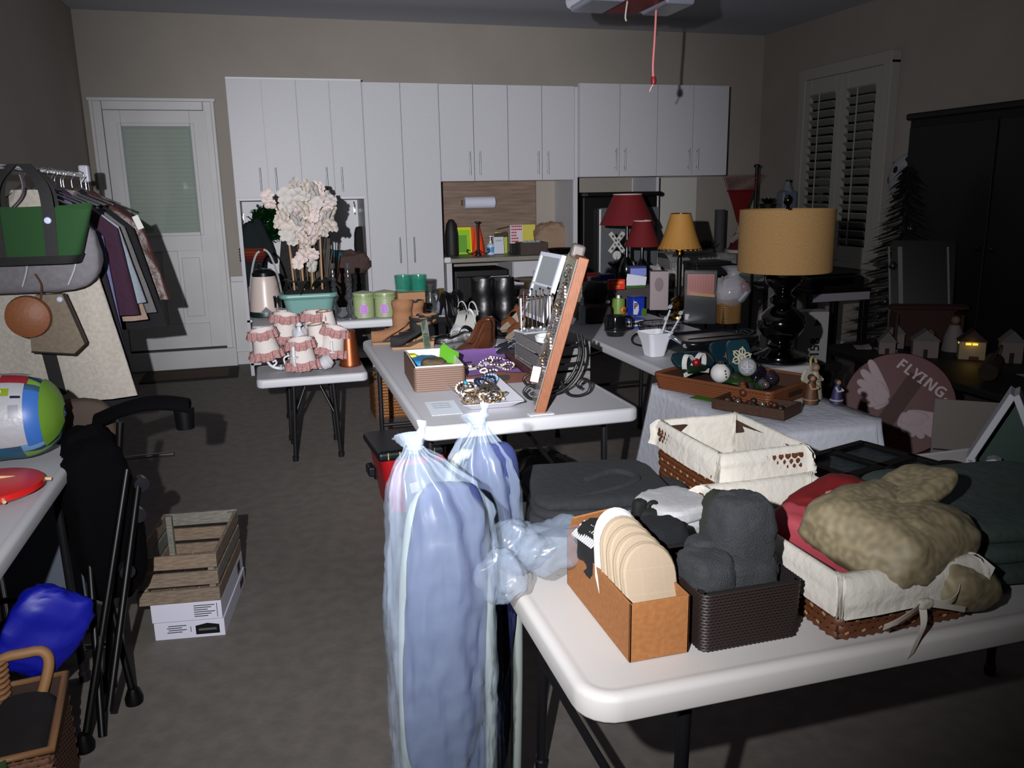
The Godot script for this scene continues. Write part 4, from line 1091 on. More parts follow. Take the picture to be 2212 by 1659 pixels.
	part(bk, "leg", soft(0.1, 0.1, 0.64, 7.0, 0.012, 6.0, 0.4), M(Color(0.02, 0.02, 0.028), 0.85)).position = V(0.0, 0.3, 0)
	part(bk, "leg", soft(0.13, 0.1, 0.4, 8.0, 0.012, 6.0, 0.4), M(Color(0.05, 0.055, 0.07), 0.85)).position = V(-0.06, 0.1, 0.06)
	var th := thing("fur_throw", "crumpled brown fleece throw heaped in the bay behind the candlesticks", "throw", V(0.62, 0.5, -7.35), 0)
	part(th, "fleece", soft(0.44, 0.26, 0.2, 9.0, 0.04, 5.0, 0.6, 48, 28), M(Color(0.36, 0.28, 0.26), 0.95, {"a": "cloth", "s": 4.0, "b": "fine", "h": 0.4})).position = V(0, 0.42, 0)
	part(th, "fleece", soft(0.2, 0.2, 0.46, 2.0, 0.03, 5.0, 0.5), M(Color(0.3, 0.23, 0.22), 0.95, {"a": "cloth", "s": 4.0})).position = V(-0.04, 0.2, 0)
	var tl := thing("teal_towel", "teal towel tucked on top of the brown throw", "towel", V(0.52, 0.98, -7.3))
	part(tl, "towel", soft(0.2, 0.14, 0.13, 4.0, 0.012, 6.0, 0.6), M(Color(0.2, 0.4, 0.42), 0.9)).rotation_degrees = V(0, 0, -14)
	# candlesticks, tins, box, bowl
	var cs := thing("glass_candlestick", "tall turned glass candlestick nearest the orchids", "candlestick", V(0.375, y, -5.31), 0, "glass candlesticks")
	part(cs, "base", B().lathe([[0.0, 0.0], [0.045, 0.0], [0.046, 0.008], [0.03, 0.018], [0.014, 0.03]], 24), M(Color(0.55, 0.56, 0.58), 0.08, {"m": 0.85}))
	part(cs, "stem", B().lathe([[0.014, 0.03], [0.026, 0.06], [0.016, 0.085], [0.012, 0.1], [0.028, 0.125], [0.03, 0.14], [0.014, 0.165], [0.02, 0.18], [0.012, 0.195], [0.02, 0.21], [0.012, 0.225], [0.018, 0.24], [0.01, 0.26], [0.013, 0.28], [0.008, 0.31]], 20), M(Color(0.5, 0.51, 0.53), 0.08, {"m": 0.85}))
	part(cs, "cup", B().lathe([[0.008, 0.31], [0.016, 0.32], [0.016, 0.345], [0.012, 0.345], [0.0, 0.33]], 16), M(Color(0.6, 0.61, 0.63), 0.08, {"m": 0.85}))
	copy(cs, "tall turned glass candlestick nearest the green tins", V(0.465, y, -5.28), 40, "glass candlesticks")
	var green := M(Color(0.6, 0.65, 0.48), 0.4, {"a": "cloth", "s": 5.0})
	var tin := thing("storage_tin", "pale green lidded tin with a lilac oval label, beside the candlesticks", "tin", V(0.555, y, -5.31), 0, "lilac-labelled tins")
	part(tin, "body", B().lathe([[0.0, 0.0], [0.064, 0.0], [0.066, 0.004], [0.066, 0.118], [0.0, 0.12]], 32), green)
	part(tin, "lid", B().lathe([[0.068, 0.118], [0.07, 0.121], [0.07, 0.15], [0.066, 0.156], [0.06, 0.158], [0.0, 0.17]], 32), M(Color(0.55, 0.6, 0.44), 0.35))
	part(tin, "lid_band", B().tube(ring(V(0, 0.124, 0), 0.07, 32), 0.003, 6, true), M(Color(0.6, 0.65, 0.45), 0.35))
	for k in 8: part(tin, "scroll_mark", B().tube(range(9).map(func(i): return V(sin(-0.9 + k * 0.26 + 0.08 * cos(i * 0.8)) * 0.0705, 0.137 + 0.008 * sin(i * 0.8), cos(-0.9 + k * 0.26 + 0.08 * cos(i * 0.8)) * 0.0705)), 0.001, 4), M(Color(0.25, 0.3, 0.18), 0.5))
	var ol := B()
	ol.grid(16, 2, func(u: float, q: float) -> Vector3:
		var aa := -0.1 + cos(u * TAU) * 0.42 * q
		return V(sin(aa) * 0.0668, 0.055 + sin(u * TAU) * 0.036 * q, cos(aa) * 0.0668), true)
	var olp := part(tin, "lilac_label", ol, M(Color(0.68, 0.5, 0.74), 0.5))
	for k in 5: part(olp, "print_line", B().tube(range(7).map(func(i): return V(sin(-0.1 + (i - 3) * 0.07) * 0.0676, 0.078 - k * 0.011, cos(-0.1 + (i - 3) * 0.07) * 0.0676)), 0.0014, 4), M(Color(0.55, 0.34, 0.6), 0.5))
	copy(tin, "pale green lidded tin with a lilac oval label, beside the brown carton", V(0.688, y, -5.3), -6, "lilac-labelled tins")
	var cb := thing("kraft_carton", "plain brown cardboard carton under the green glass bowls", "box", V(0.82, y, -5.3), 0)
	part(cb, "carton", bx(V(0.03, 0.075, 0.0), V(0.175, 0.15, 0.14), 0.003), M(Color(0.6, 0.44, 0.31), 0.85))
	part(cb, "tape", bx(V(0.03, 0.151, 0), V(0.176, 0.001, 0.04)), M(Color(0.55, 0.42, 0.3), 0.3))
	var gl := M(Color(0.2, 0.62, 0.52), 0.1, {"al": 0.62})
	var gb := thing("green_glass", "green bubbled glass tumbler on the brown carton, left of the pair", "tumbler", V(0.81, 0.892, -5.3), 0, "green glass tumblers")
	part(gb, "bowl", B().lathe([[0.0, 0.0], [0.045, 0.0], [0.05, 0.01], [0.055, 0.1], [0.051, 0.103], [0.047, 0.098], [0.042, 0.016], [0.0, 0.014]], 28), M(Color(0.16, 0.52, 0.43), 0.06, {"al": 0.5}))
	part(gb, "thick_base", B().lathe([[0.0, 0.016], [0.04, 0.016], [0.042, 0.03], [0.0, 0.03]], 24), gl)
	copy(gb, "green bubbled glass tumbler on the brown carton, right of the pair", V(0.905, 0.892, -5.28), 60, "green glass tumblers")
	var va := thing("glass_vase", "smoky glass bud vase with a flared lip near the mini fridge", "vase", V(1.0, y, -5.4), 0)
	part(va, "body", B().lathe([[0.0, 0.0], [0.03, 0.0], [0.042, 0.02], [0.045, 0.05], [0.035, 0.08], [0.016, 0.105], [0.014, 0.13], [0.026, 0.175], [0.023, 0.175], [0.011, 0.13], [0.03, 0.07], [0.03, 0.02], [0.0, 0.01]], 24), M(Color(0.3, 0.32, 0.3), 0.06, {"al": 0.6}))
	part(va, "foot", B().lathe([[0.0, 0.0], [0.032, 0.0], [0.03, 0.006], [0.0, 0.006]], 20), M(Color(0.4, 0.42, 0.4), 0.1))
	var v2 := thing("glass_jug", "low round glass bud vase with an amber neck", "vase", V(1.07, y, -5.38))
	part(v2, "body", B().lathe([[0.0, 0.0], [0.03, 0.0], [0.04, 0.03], [0.03, 0.06], [0.014, 0.08], [0.013, 0.1]], 24), M(Color(0.55, 0.55, 0.65), 0.06, {"al": 0.5}))
	part(v2, "neck", B().lathe([[0.013, 0.1], [0.022, 0.15], [0.019, 0.15], [0.01, 0.1]], 20), M(Color(0.35, 0.3, 0.15), 0.1, {"al": 0.7}))
	var bb := [["white", Color(0.76, 0.76, 0.8), 0.0, "thick white paperback at the bottom of the stack by the airpot"], ["grey", Color(0.65, 0.65, 0.68), 0.024, "grey paperback in the middle of the stack by the airpot"], ["cream", Color(0.78, 0.77, 0.78), 0.044, "thin cream paperback on top of the stack by the airpot"]]
	for e in bb:
		var k := thing("paperback", e[3], "book", V(0.085 + 0.006 * e[2] * 30, y + e[2], -5.42), 3.0 - 60.0 * e[2], "books by the airpot")
		part(k, "pages", bx(V(0, 0.0095, 0), V(0.145, 0.013, 0.1), 0.001), M(Color(0.8, 0.78, 0.74), 0.9))
		for s in [0.0015, 0.0175]: part(k, "cover", bx(V(0, s, 0), V(0.15, 0.002, 0.105)), M(e[1], 0.5))
	var sv := thing("silver_beaker", "small polished silver beaker behind the teal planter", "beaker", V(0.03, y + 0.066, -5.5))
	part(sv, "cup", B().lathe([[0.0, 0.0], [0.02, 0.0], [0.024, 0.06], [0.026, 0.07], [0.022, 0.068], [0.0, 0.01]], 20), M(Color(0.7, 0.7, 0.72), 0.12, {"m": 1.0}))
	part(sv, "bead", B().tube(ring(V(0, 0.07, 0), 0.025, 20), 0.002, 5, true), M(Color(0.8, 0.8, 0.82), 0.1, {"m": 1.0}))

func raffia() -> MB:
	var b := B()
	for k in 40:
		var x := rng.randf_range(-0.08, 0.1)
		var z := rng.randf_range(-0.04, 0.04)
		b.tube([V(x * 0.5, 0.0, z * 0.5), V(x * 0.8, 0.2, z), V(x * 1.2, rng.randf_range(0.38, 0.52), z * 1.4)], 0.0035, 4)
	return b

# ---------------------------------------------------------------- low table: chandelier and copper cone
func ruffle_shade(c: Node3D, at: Vector3, s: float, tilt: Vector3, ruffled := true) -> void:
	var x := Transform3D(E(tilt.x, tilt.y, tilt.z) * Basis.from_scale(Vector3.ONE * s), at)
	var b := B()
	b.grid(36, 12, func(u: float, q: float) -> Vector3:
		var r := lerpf(0.078, 0.05, pow(q, 0.6)) + (0.016 * pow(maxf(q - 0.7, 0.0) / 0.3, 2.0) if ruffled else 0.0)
		r += 0.0015 * cos(u * TAU * 18.0)
		return V(cos(u * TAU) * r, (q - 0.5) * 0.135, -sin(u * TAU) * r), true)
	b.grid(36, 12, func(u: float, q: float) -> Vector3:
		var r := lerpf(0.076, 0.048, pow(q, 0.6)) + (0.016 * pow(maxf(q - 0.7, 0.0) / 0.3, 2.0) if ruffled else 0.0)
		return V(cos(u * TAU) * r, (q - 0.5) * 0.135, -sin(u * TAU) * r), true, true)
	var o := part(c, "lamp_shade", b, M(Color(0.8, 0.77, 0.75), 0.9, {"back": Color(0.25, 0.24, 0.22)}))
	o.transform = x
	if ruffled:
		for e in [[-0.056, 0.08], [0.05, 0.068]]:
			var rf := B()
			rf.grid(96, 5, func(u: float, q: float) -> Vector3:
				var w := 0.009 * q + 0.007 * sin(u * TAU * 13.0) * (0.3 + q) + 0.004 * sin(u * TAU * 29.0 + q * 3)
				return V(cos(u * TAU) * (e[1] + w), e[0] + (0.5 - q) * 0.042 + 0.003 * sin(u * 40), -sin(u * TAU) * (e[1] + w)), true)
			part(o, "ruffle", rf, M(Color(0.74, 0.55, 0.54), 0.9, {"a": "damask", "s": 14.0, "two": 1}))
	else:
		part(o, "rim_tape", B().tube(ring(V(0, 0.066, 0), 0.051, 28), 0.004, 5, true), M(Color(0.5, 0.4, 0.3), 0.8))

func low_table() -> void:
	var c := thing("rose_chandelier", "small white scroll chandelier with pink ruffled shades standing on the low table", "chandelier", V(0.14, 0.5, -4.98))
	var wm := M(Color(0.8, 0.8, 0.82), 0.35)
	part(c, "column", B().lathe([[0.0, 0.02], [0.02, 0.03], [0.028, 0.05], [0.012, 0.07], [0.01, 0.14], [0.03, 0.17], [0.032, 0.2], [0.012, 0.23], [0.008, 0.25], [0.02, 0.26], [0.012, 0.275], [0.0, 0.28]], 20), wm)
	part(c, "glass_cup", B().lathe([[0.012, 0.14], [0.04, 0.17], [0.046, 0.22], [0.042, 0.24]], 24), glass(Color(0.9, 0.92, 0.95), 0.3))
	for k in 5:
		var a := 0.55 + k * TAU / 5.0
		var d := V(cos(a), 0, sin(a))
		var m := B()
		m.tube(curve([V(0, 0.07, 0) + d * 0.01, d * 0.05 + V(0, 0.035, 0), d * 0.11 + V(0, 0.014, 0), d * 0.17 + V(0, 0.03, 0), d * 0.2 + V(0, 0.075, 0), d * 0.2 + V(0, 0.1, 0)]), [0.008, 0.008, 0.008, 0.008, 0.008, 0.008, 0.008, 0.008, 0.0085, 0.009, 0.009, 0.009, 0.01, 0.01, 0.01, 0.01, 0.009, 0.009, 0.008, 0.008, 0.008, 0.008, 0.008, 0.008, 0.007, 0.007, 0.007, 0.007, 0.006, 0.006, 0.006], 8)
		m.tube(curve([d * 0.09 + V(0, 0.02, 0), d * 0.1 + V(0, 0.07, 0), d * 0.07 + V(0, 0.085, 0), d * 0.055 + V(0, 0.065, 0), d * 0.07 + V(0, 0.055, 0)]), 0.006, 8)
		m.tube(curve([d * 0.17 + V(0, 0.03, 0), d * 0.145 + V(0, 0.045, 0), d * 0.15 + V(0, 0.065, 0), d * 0.165 + V(0, 0.055, 0)]), 0.006, 8)
		m.lathe([[0.0, 0.0], [0.022, 0.004], [0.024, 0.012], [0.01, 0.012], [0.009, 0.07], [0.0, 0.07]], 14, d * 0.2 + V(0, 0.1, 0))
		part(c, "scroll_arm", m, wm)
	for e in [[-0.2, 0.17, 0.0, 8], [-0.08, 0.235, -0.14, -6], [-0.0, 0.12, 0.12, 4], [0.1, 0.24, -0.12, 0], [0.185, 0.165, 0.03, -14]]: ruffle_shade(c, V(e[0], e[1], e[2]), 1.12, V(4, 0, e[3]))
	ruffle_shade(c, V(0.16, 0.26, -0.1), 0.95, V(0, 0, 4), false)
	ruffle_shade(c, V(0.105, 0.2, 0.0), 0.95, V(0, 0, 8), false)
	for k in 6: part(c, "crystal_drop", B().lathe([[0.0, 0.0], [0.01, 0.012], [0.004, 0.035], [0.0, 0.04]], 8, V(-0.12 + k * 0.04, 0.015 + 0.01 * (k % 2), 0.1 - 0.05 * (k % 3))), glass(Color(0.85, 0.88, 0.92), 0.35))
	part(c, "bell", B().lathe([[0.0, 0.0], [0.035, 0.02], [0.045, 0.06], [0.03, 0.085], [0.0, 0.09]], 18, V(0.09, 0.03, 0.12), E(0, 0, -60)), M(Color(0.72, 0.71, 0.73), 0.6))
	var k := thing("copper_cone", "ribbed copper cone beside the chandelier", "cone", V(0.42, 0.5, -4.98))
	var pr := [[0.0, 0.0], [0.062, 0.0]]
	for i in 24:
		var f := i / 24.0
		pr.append([lerpf(0.062, 0.038, f) + 0.0015, f * 0.21 + 0.003])
		pr.append([lerpf(0.062, 0.038, f + 0.02), f * 0.21 + 0.007])
	pr.append([0.034, 0.215]); pr.append([0.0, 0.215])
	part(k, "shell", B().lathe(pr, 32), M(Color(0.6, 0.32, 0.2), 0.35, {"m": 0.75}))
	part(k, "rolled_foot", B().tube(ring(V(0, 0.006, 0), 0.063, 32), 0.005, 6, true), M(Color(0.6, 0.32, 0.2), 0.3, {"m": 0.8}))

# ---------------------------------------------------------------- shoes
# a shoe lofted from heel to toe along +x; the foot bed rises at the heel
func shoe(called: String, label: String, at: Vector3, turn: float, L: float, W: float, heel: float, colr: Material, insole: Material, sole: Material, o := {}) -> Node3D:
	var s := thing(called, label, "shoe", at, turn, o.get("group", ""))
	s.rotation.z = deg_to_rad(o.get("pitch", 0.0))
	s.rotation.x = deg_to_rad(o.get("roll", 0.0))
	var point: float = o.get("point", 0.5)
	var base := func(t: float) -> float: return 0.008 + heel * (1.0 - smoothstep(0.22, 0.72, t))
	var half := func(t: float) -> float:
		var w := W * 0.5 * (0.72 + 0.28 * smoothstep(0.2, 0.65, t) - 0.1 * exp(-pow((t - 0.42) / 0.14, 2.0)))
		if t < 0.12: w *= sqrt(maxf(1.0 - pow((0.12 - t) / 0.125, 2.0), 0.0))
		if t > 0.7: w *= pow(maxf(1.0 - pow((t - 0.7) / 0.3, 2.0), 0.0), point)
		return w
	var hi: float = o.get("h", 0.055)
	var top := func(t: float) -> float:
		var back: float = hi * (1.05 if t < 0.2 else lerpf(1.05, o.get("dip", 0.55), smoothstep(0.2, 0.5, t)))
		var vamp: float = hi * lerpf(o.get("dip", 0.55), 0.75, smoothstep(0.5, 0.62, t))
		var h := back if t < 0.5 else vamp
		if t > 0.72: h *= 1.0 - 0.6 * smoothstep(0.72, 1.0, t)
		return h
	if not o.has("sandal"):
		var open_to: float = o.get("open", 0.6)
		var up := B()
		up.grid(28, 24, func(u: float, q: float) -> Vector3:
			var t := u
			var a := lerpf(0.0, PI, q)
			var b: float = base.call(t)
			var w: float = half.call(t)
			var h: float = top.call(t)
			var cs := cos(a)
			var k := 1.0
			if t < open_to and absf(cs) < 0.62: k = 0.25      # the opening: the shell dives inside
			var z := -cs * w
			var yy := h * pow(sin(a), 0.55) * k
			return V(t * L, b + yy, -z * -1.0), false, true)
		part(s, "upper", up, colr)
	var sl := B()
	sl.grid(30, 12, func(u: float, q: float) -> Vector3:
		var a := q * TAU
		var b: float = base.call(u)
		var w: float = half.call(u) * (1.02 if not o.has("sandal") else 1.0)
		return V(u * L, b - 0.004 + 0.005 * sin(a), cos(a) * w), false, true)
	part(s, "sole", sl, sole)
	var ins := B()
	ins.grid(18, 2, func(u: float, q: float) -> Vector3:
		var t: float = u * (o.get("open", 0.6) - 0.02 if not o.has("sandal") else 0.98) + 0.01
		return V(t * L, base.call(t) + 0.006, (0.5 - q) * 2.0 * half.call(t) * 0.92), false, true)
	part(s, "insole", ins, insole)
	if heel > 0.02:
		var hb := B()
		if o.get("wedge", false):
			hb.grid(24, 8, func(u: float, q: float) -> Vector3:
				var t := u * 0.7
				var w: float = half.call(t) * 0.97
				var k := [V(0, 0, 1), V(0, 0.5, 1), V(0, 1, 1), V(0, 1, 0), V(0, 1, -1), V(0, 0.5, -1), V(0, 0, -1), V(0, 0, 0), V(0, 0, 1)][roundi(q * 8)] as Vector3
				return V(t * L + heel * 0.1 * (1 - k.y), maxf(base.call(t) - 0.006, 0.003) * k.y, k.z * w))
			hb.box(V(0.012 + L * 0.02, heel * 0.5, 0), V(0.018, heel, half.call(0.08) * 1.5), 0.004)
		else:
			hb.tube([V(L * 0.12, 0.0, 0), V(L * 0.1, heel * 0.5, 0), V(L * 0.12, heel, 0)], o.get("hr", [0.007, 0.009, 0.022]), 10)
		part(s, "heel", hb, o.get("heelm", sole))
	for e in o.get("straps", []):
		var t: float = e[0]
		var st := sheet(12, 2, func(u, q):
			var a := lerpf(0.0, PI, u)
			var tt: float = t + (q - 0.5) * e[2] + e[3] * (u - 0.5)
			return V(tt * L, base.call(tt) + sin(a) * e[1], cos(a) * half.call(tt) * 1.03), 0.002)
		part(s, "strap", st, e[4] if e.size() > 4 else colr)
	return s

func boot(called: String, label: String, at: Vector3, turn: float, L: float, W: float, shaft: float, sr: float, m: Material, sole: Material, o := {}) -> Node3D:
	var s := thing(called, label, "boot", at, turn, o.get("group", ""))
	var hl: float = o.get("heel", 0.02)
	var b := B()
	# loft along a bent spine: foot from the toe to the heel, then up the shaft
	var sp := []
	for k in 14:
		var f := k / 13.0
		sp.append([V(L * (1.0 - f * 0.78), 0.035 + hl * smoothstep(0.3, 0.8, f) + 0.03 * f * f, 0), W * 0.5 * pow(sin(minf(f * 1.3 + 0.12, 1.57)), 0.6), 0.032 + 0.03 * f * f, f * 55.0])
	for k in 12:
		var f := (k + 1) / 12.0
		sp.append([V(L * lerpf(0.22, 0.2, f), hl + 0.085 + (shaft - 0.085) * f, 0), sr * (0.82 + 0.18 * f) + 0.004 * sin(f * 11.0), sr * (1.0 + 0.1 * f) + 0.003 * sin(f * 9.0), 90.0])
	b.grid(24, sp.size() - 1, func(u: float, q: float) -> Vector3:
		var e: Array = sp[roundi(q * (sp.size() - 1))]
		var a := u * TAU
		var c: Vector3 = e[0]
		var n := V(sin(deg_to_rad(e[3])) * -1.0, 0, 0) + V(0, cos(deg_to_rad(e[3])), 0)
		var p: Vector3 = c + V(0, 0, 1) * cos(a) * e[1] + n * sin(a) * e[2]
		p.y = maxf(p.y, 0.006 + hl * smoothstep(0.3, 0.85, q * 1.9) * (1.0 if q < 0.56 else 1.0))
		return p, true, false)
	part(s, "upper", b, m)
	part(s, "sole", B().prism(poly([-0.01, 0.0, L * 0.98, 0.0, L * 1.01, 0.012, L * 0.55, 0.01, L * 0.3, 0.012 + hl * 0.9, -0.015, 0.012 + hl]), -W * 0.42, W * 0.42), sole)
	part(s, "lining", B().lathe([[0.0, shaft - 0.02], [sr * 0.9, shaft - 0.02], [sr * 0.96, shaft + hl]], 20, V(L * 0.2, 0, 0)), o.get("lining", sole))
	return s

func shoe_table() -> void:
	var y := 0.74
	var tan_ := M(Color(0.52, 0.36, 0.24), 0.85, {"a": "cloth", "s": 5.0, "b": "wrinkle", "h": 0.15})
	var blk := M(Color(0.03, 0.03, 0.036), 0.8, {"b": "fine", "bs": 20.0, "h": 0.03})
	var lea := M(Color(0.02, 0.021, 0.026), 0.4, {"b": "wrinkle", "bs": 5.0, "h": 0.1})
	var wood := M(Color(0.55, 0.4, 0.28), 0.7, {"a": "grain", "s": V(20, 2, 20)})
	var cream := M(Color(0.74, 0.65, 0.52), 0.7)
	var br := M(Color(0.3, 0.17, 0.11), 0.3, {"b": "wrinkle", "bs": 6.0, "h": 0.1})
	boot("suede_boot", "tan suede boot with its toe over the far left corner of the middle table", V(0.69, y, -4.3), 180, 0.21, 0.085, 0.2, 0.05, tan_, M(Color(0.5, 0.4, 0.3), 0.8), {"lining": tan_, "group": ""})
	boot("suede_boot", "second tan boot standing just behind the first, shaft open", V(0.76, y, -4.36), 176, 0.2, 0.085, 0.19, 0.048, tan_, M(Color(0.5, 0.4, 0.3), 0.8), {"lining": blk})
	boot("ankle_boot", "black suede ankle boot on a pale sole in front of the tan boots", V(0.755, y, -4.13), 180, 0.2, 0.09, 0.135, 0.055, blk, M(Color(0.55, 0.42, 0.3), 0.8), {"lining": tan_})
	boot("ankle_boot", "black suede ankle boot half hidden behind the green sign", V(0.80, y, -4.2), 172, 0.19, 0.085, 0.135, 0.052, blk, M(Color(0.55, 0.42, 0.3), 0.8), {"lining": tan_})
	for e in [[1.04, -4.36, "tall black leather riding boot, left of the pair by the mini fridge"], [1.15, -4.34, "tall black leather riding boot, right of the pair by the mini fridge"]]:
		boot("riding_boot", e[2], V(e[0], y, e[1]), -42, 0.27, 0.09, 0.29, 0.058, lea, M(Color(0.02, 0.02, 0.02), 0.5), {"heel": 0.025, "lining": M(Color(0.08, 0.07, 0.07), 0.9)})
	shoe("pump_shoe", "glossy black high heel with a cream insole, standing on its toe", V(0.93, y + 0.13, -4.52), -60, 0.22, 0.075, 0.08, lea, cream, lea, {"pitch": -28, "point": 0.7})
	shoe("pump_shoe", "glossy black high heel with a cream insole, behind the other heel", V(0.87, y + 0.12, -4.5), -65, 0.22, 0.075, 0.08, lea, cream, lea, {"pitch": -26, "point": 0.7})
	var wt := M(Color(0.75, 0.75, 0.75), 0.3)
	shoe("strappy_sandal", "black sandal with white straps and clear toe on the shoe table", V(1.0, y + 0.07, -4.38), -118, 0.22, 0.075, 0.06, lea, M(Color(0.6, 0.6, 0.58), 0.4), lea, {"sandal": true, "pitch": -14, "straps": [[0.16, 0.07, 0.05, 0.1, wt], [0.3, 0.06, 0.04, -0.15, lea], [0.72, 0.04, 0.14, 0.1, M(Color(0.7, 0.7, 0.72), 0.15)], [0.84, 0.035, 0.1, -0.1, M(Color(0.8, 0.8, 0.82), 0.15)]]})
	shoe("strappy_sandal", "second black sandal with white straps leaning on the first", V(1.05, y + 0.08, -4.3), -126, 0.22, 0.075, 0.06, lea, M(Color(0.6, 0.6, 0.58), 0.4), lea, {"sandal": true, "pitch": -16, "straps": [[0.18, 0.07, 0.05, 0.1, wt], [0.35, 0.05, 0.05, 0.2, wt], [0.74, 0.04, 0.14, 0.1, lea]]})
	var lo := shoe("flat_loafer", "flat black loafer with a white tag, beside the green sign", V(0.99, y, -4.12), 160, 0.24, 0.08, 0.012, lea, M(Color(0.1, 0.1, 0.1), 0.7), lea, {})
	part(lo, "white_tag", bx(V(0.12, 0.055, 0.0), V(0.03, 0.002, 0.022), 0.0, E(10, 20, 0)), wt)
	for e in [[1.03, -3.97, -148, "brown leather wedge pump, nearest of the pair behind the wicker box"], [1.07, -4.06, -146, "brown leather wedge pump, farther of the pair behind the wicker box"]]:
		shoe("wedge_pump", e[3], V(e[0], y, e[1]), e[2] + 0.0, 0.245, 0.08, 0.095, br, M(Color(0.1, 0.06, 0.05), 0.8), br, {"wedge": true, "point": 0.6, "h": 0.05, "open": 0.62})
	var sd := M(Color(0.38, 0.22, 0.12), 0.4)
	shoe("cork_sandal", "tan leather slide with crossed straps, tipped up behind the navy wedges", V(1.33, y + 0.14, -4.2), 205, 0.24, 0.085, 0.03, sd, M(Color(0.62, 0.58, 0.53), 0.7), wood, {"sandal": true, "pitch": -22, "straps": [[0.42, 0.055, 0.1, 0.3, sd], [0.5, 0.05, 0.1, -0.3, sd], [0.75, 0.045, 0.16, 0.0, sd]]})
	shoe("cork_sandal", "tan leather slide with an arched strap beside its partner", V(1.32, y + 0.1, -4.08), 208, 0.24, 0.085, 0.03, sd, M(Color(0.6, 0.55, 0.5), 0.7), wood, {"sandal": true, "pitch": -18, "straps": [[0.3, 0.075, 0.1, 0.2, sd], [0.7, 0.05, 0.2, 0.0, sd]]})
	var nv := M(Color(0.05, 0.075, 0.13), 0.8)
	for e in [[1.19, -3.72, 190, "navy wedge espadrille with white stickers, nearest the wooden crate"], [1.22, -3.86, 196, "navy wedge espadrille behind its partner, studded strap up"]]:
		var w := shoe("wedge_espadrille", e[3], V(e[0], y, e[1]), e[2] + 0.0, 0.24, 0.09, 0.05, nv, M(Color(0.45, 0.4, 0.35), 0.8), wood, {"wedge": true, "point": 0.42, "h": 0.055, "heelm": wood, "straps": [[0.1, 0.1, 0.06, 0.0, nv]]})
		for k in 3: part(w, "white_sticker", bx(V(0.1 + k * 0.045, 0.062 - 0.01 * k, 0.02 - 0.02 * (k % 2)), V(0.028, 0.002, 0.022), 0.0, E(15, k * 25, -10)), wt)
	var gs := thing("green_sign", "green card in a clear acrylic sign holder on the shoe table", "sign", V(0.715, y, -4.03), 62)
	part(gs, "card", bx(V(0, 0.075, 0), V(0.09, 0.14, 0.002), 0.0, E(-6, 0, 0)), M(Color(0.2, 0.42, 0.14), 0.6))
	part(gs, "acrylic_front", bx(V(0, 0.075, 0.003), V(0.094, 0.15, 0.002), 0.0005, E(-6, 0, 0)), glass(Color(0.95, 1, 0.95), 0.12))
	part(gs, "acrylic_foot", bx(V(0, 0.002, 0.03), V(0.094, 0.003, 0.06), 0.001), glass(Color(0.95, 1, 0.95), 0.15))

# ---------------------------------------------------------------- jewellery end of the middle table
func bead_string(p: Node, called: String, pts: Array, r: float, m: Material, step := 1) -> void:
	var b := B()
	for i in range(0, pts.size(), step): b.lathe([[0.0, -r], [r * 0.7, -r * 0.7], [r, 0.0], [r * 0.7, r * 0.7], [0.0, r]], 8, pts[i])
	part(p, called, b, m)

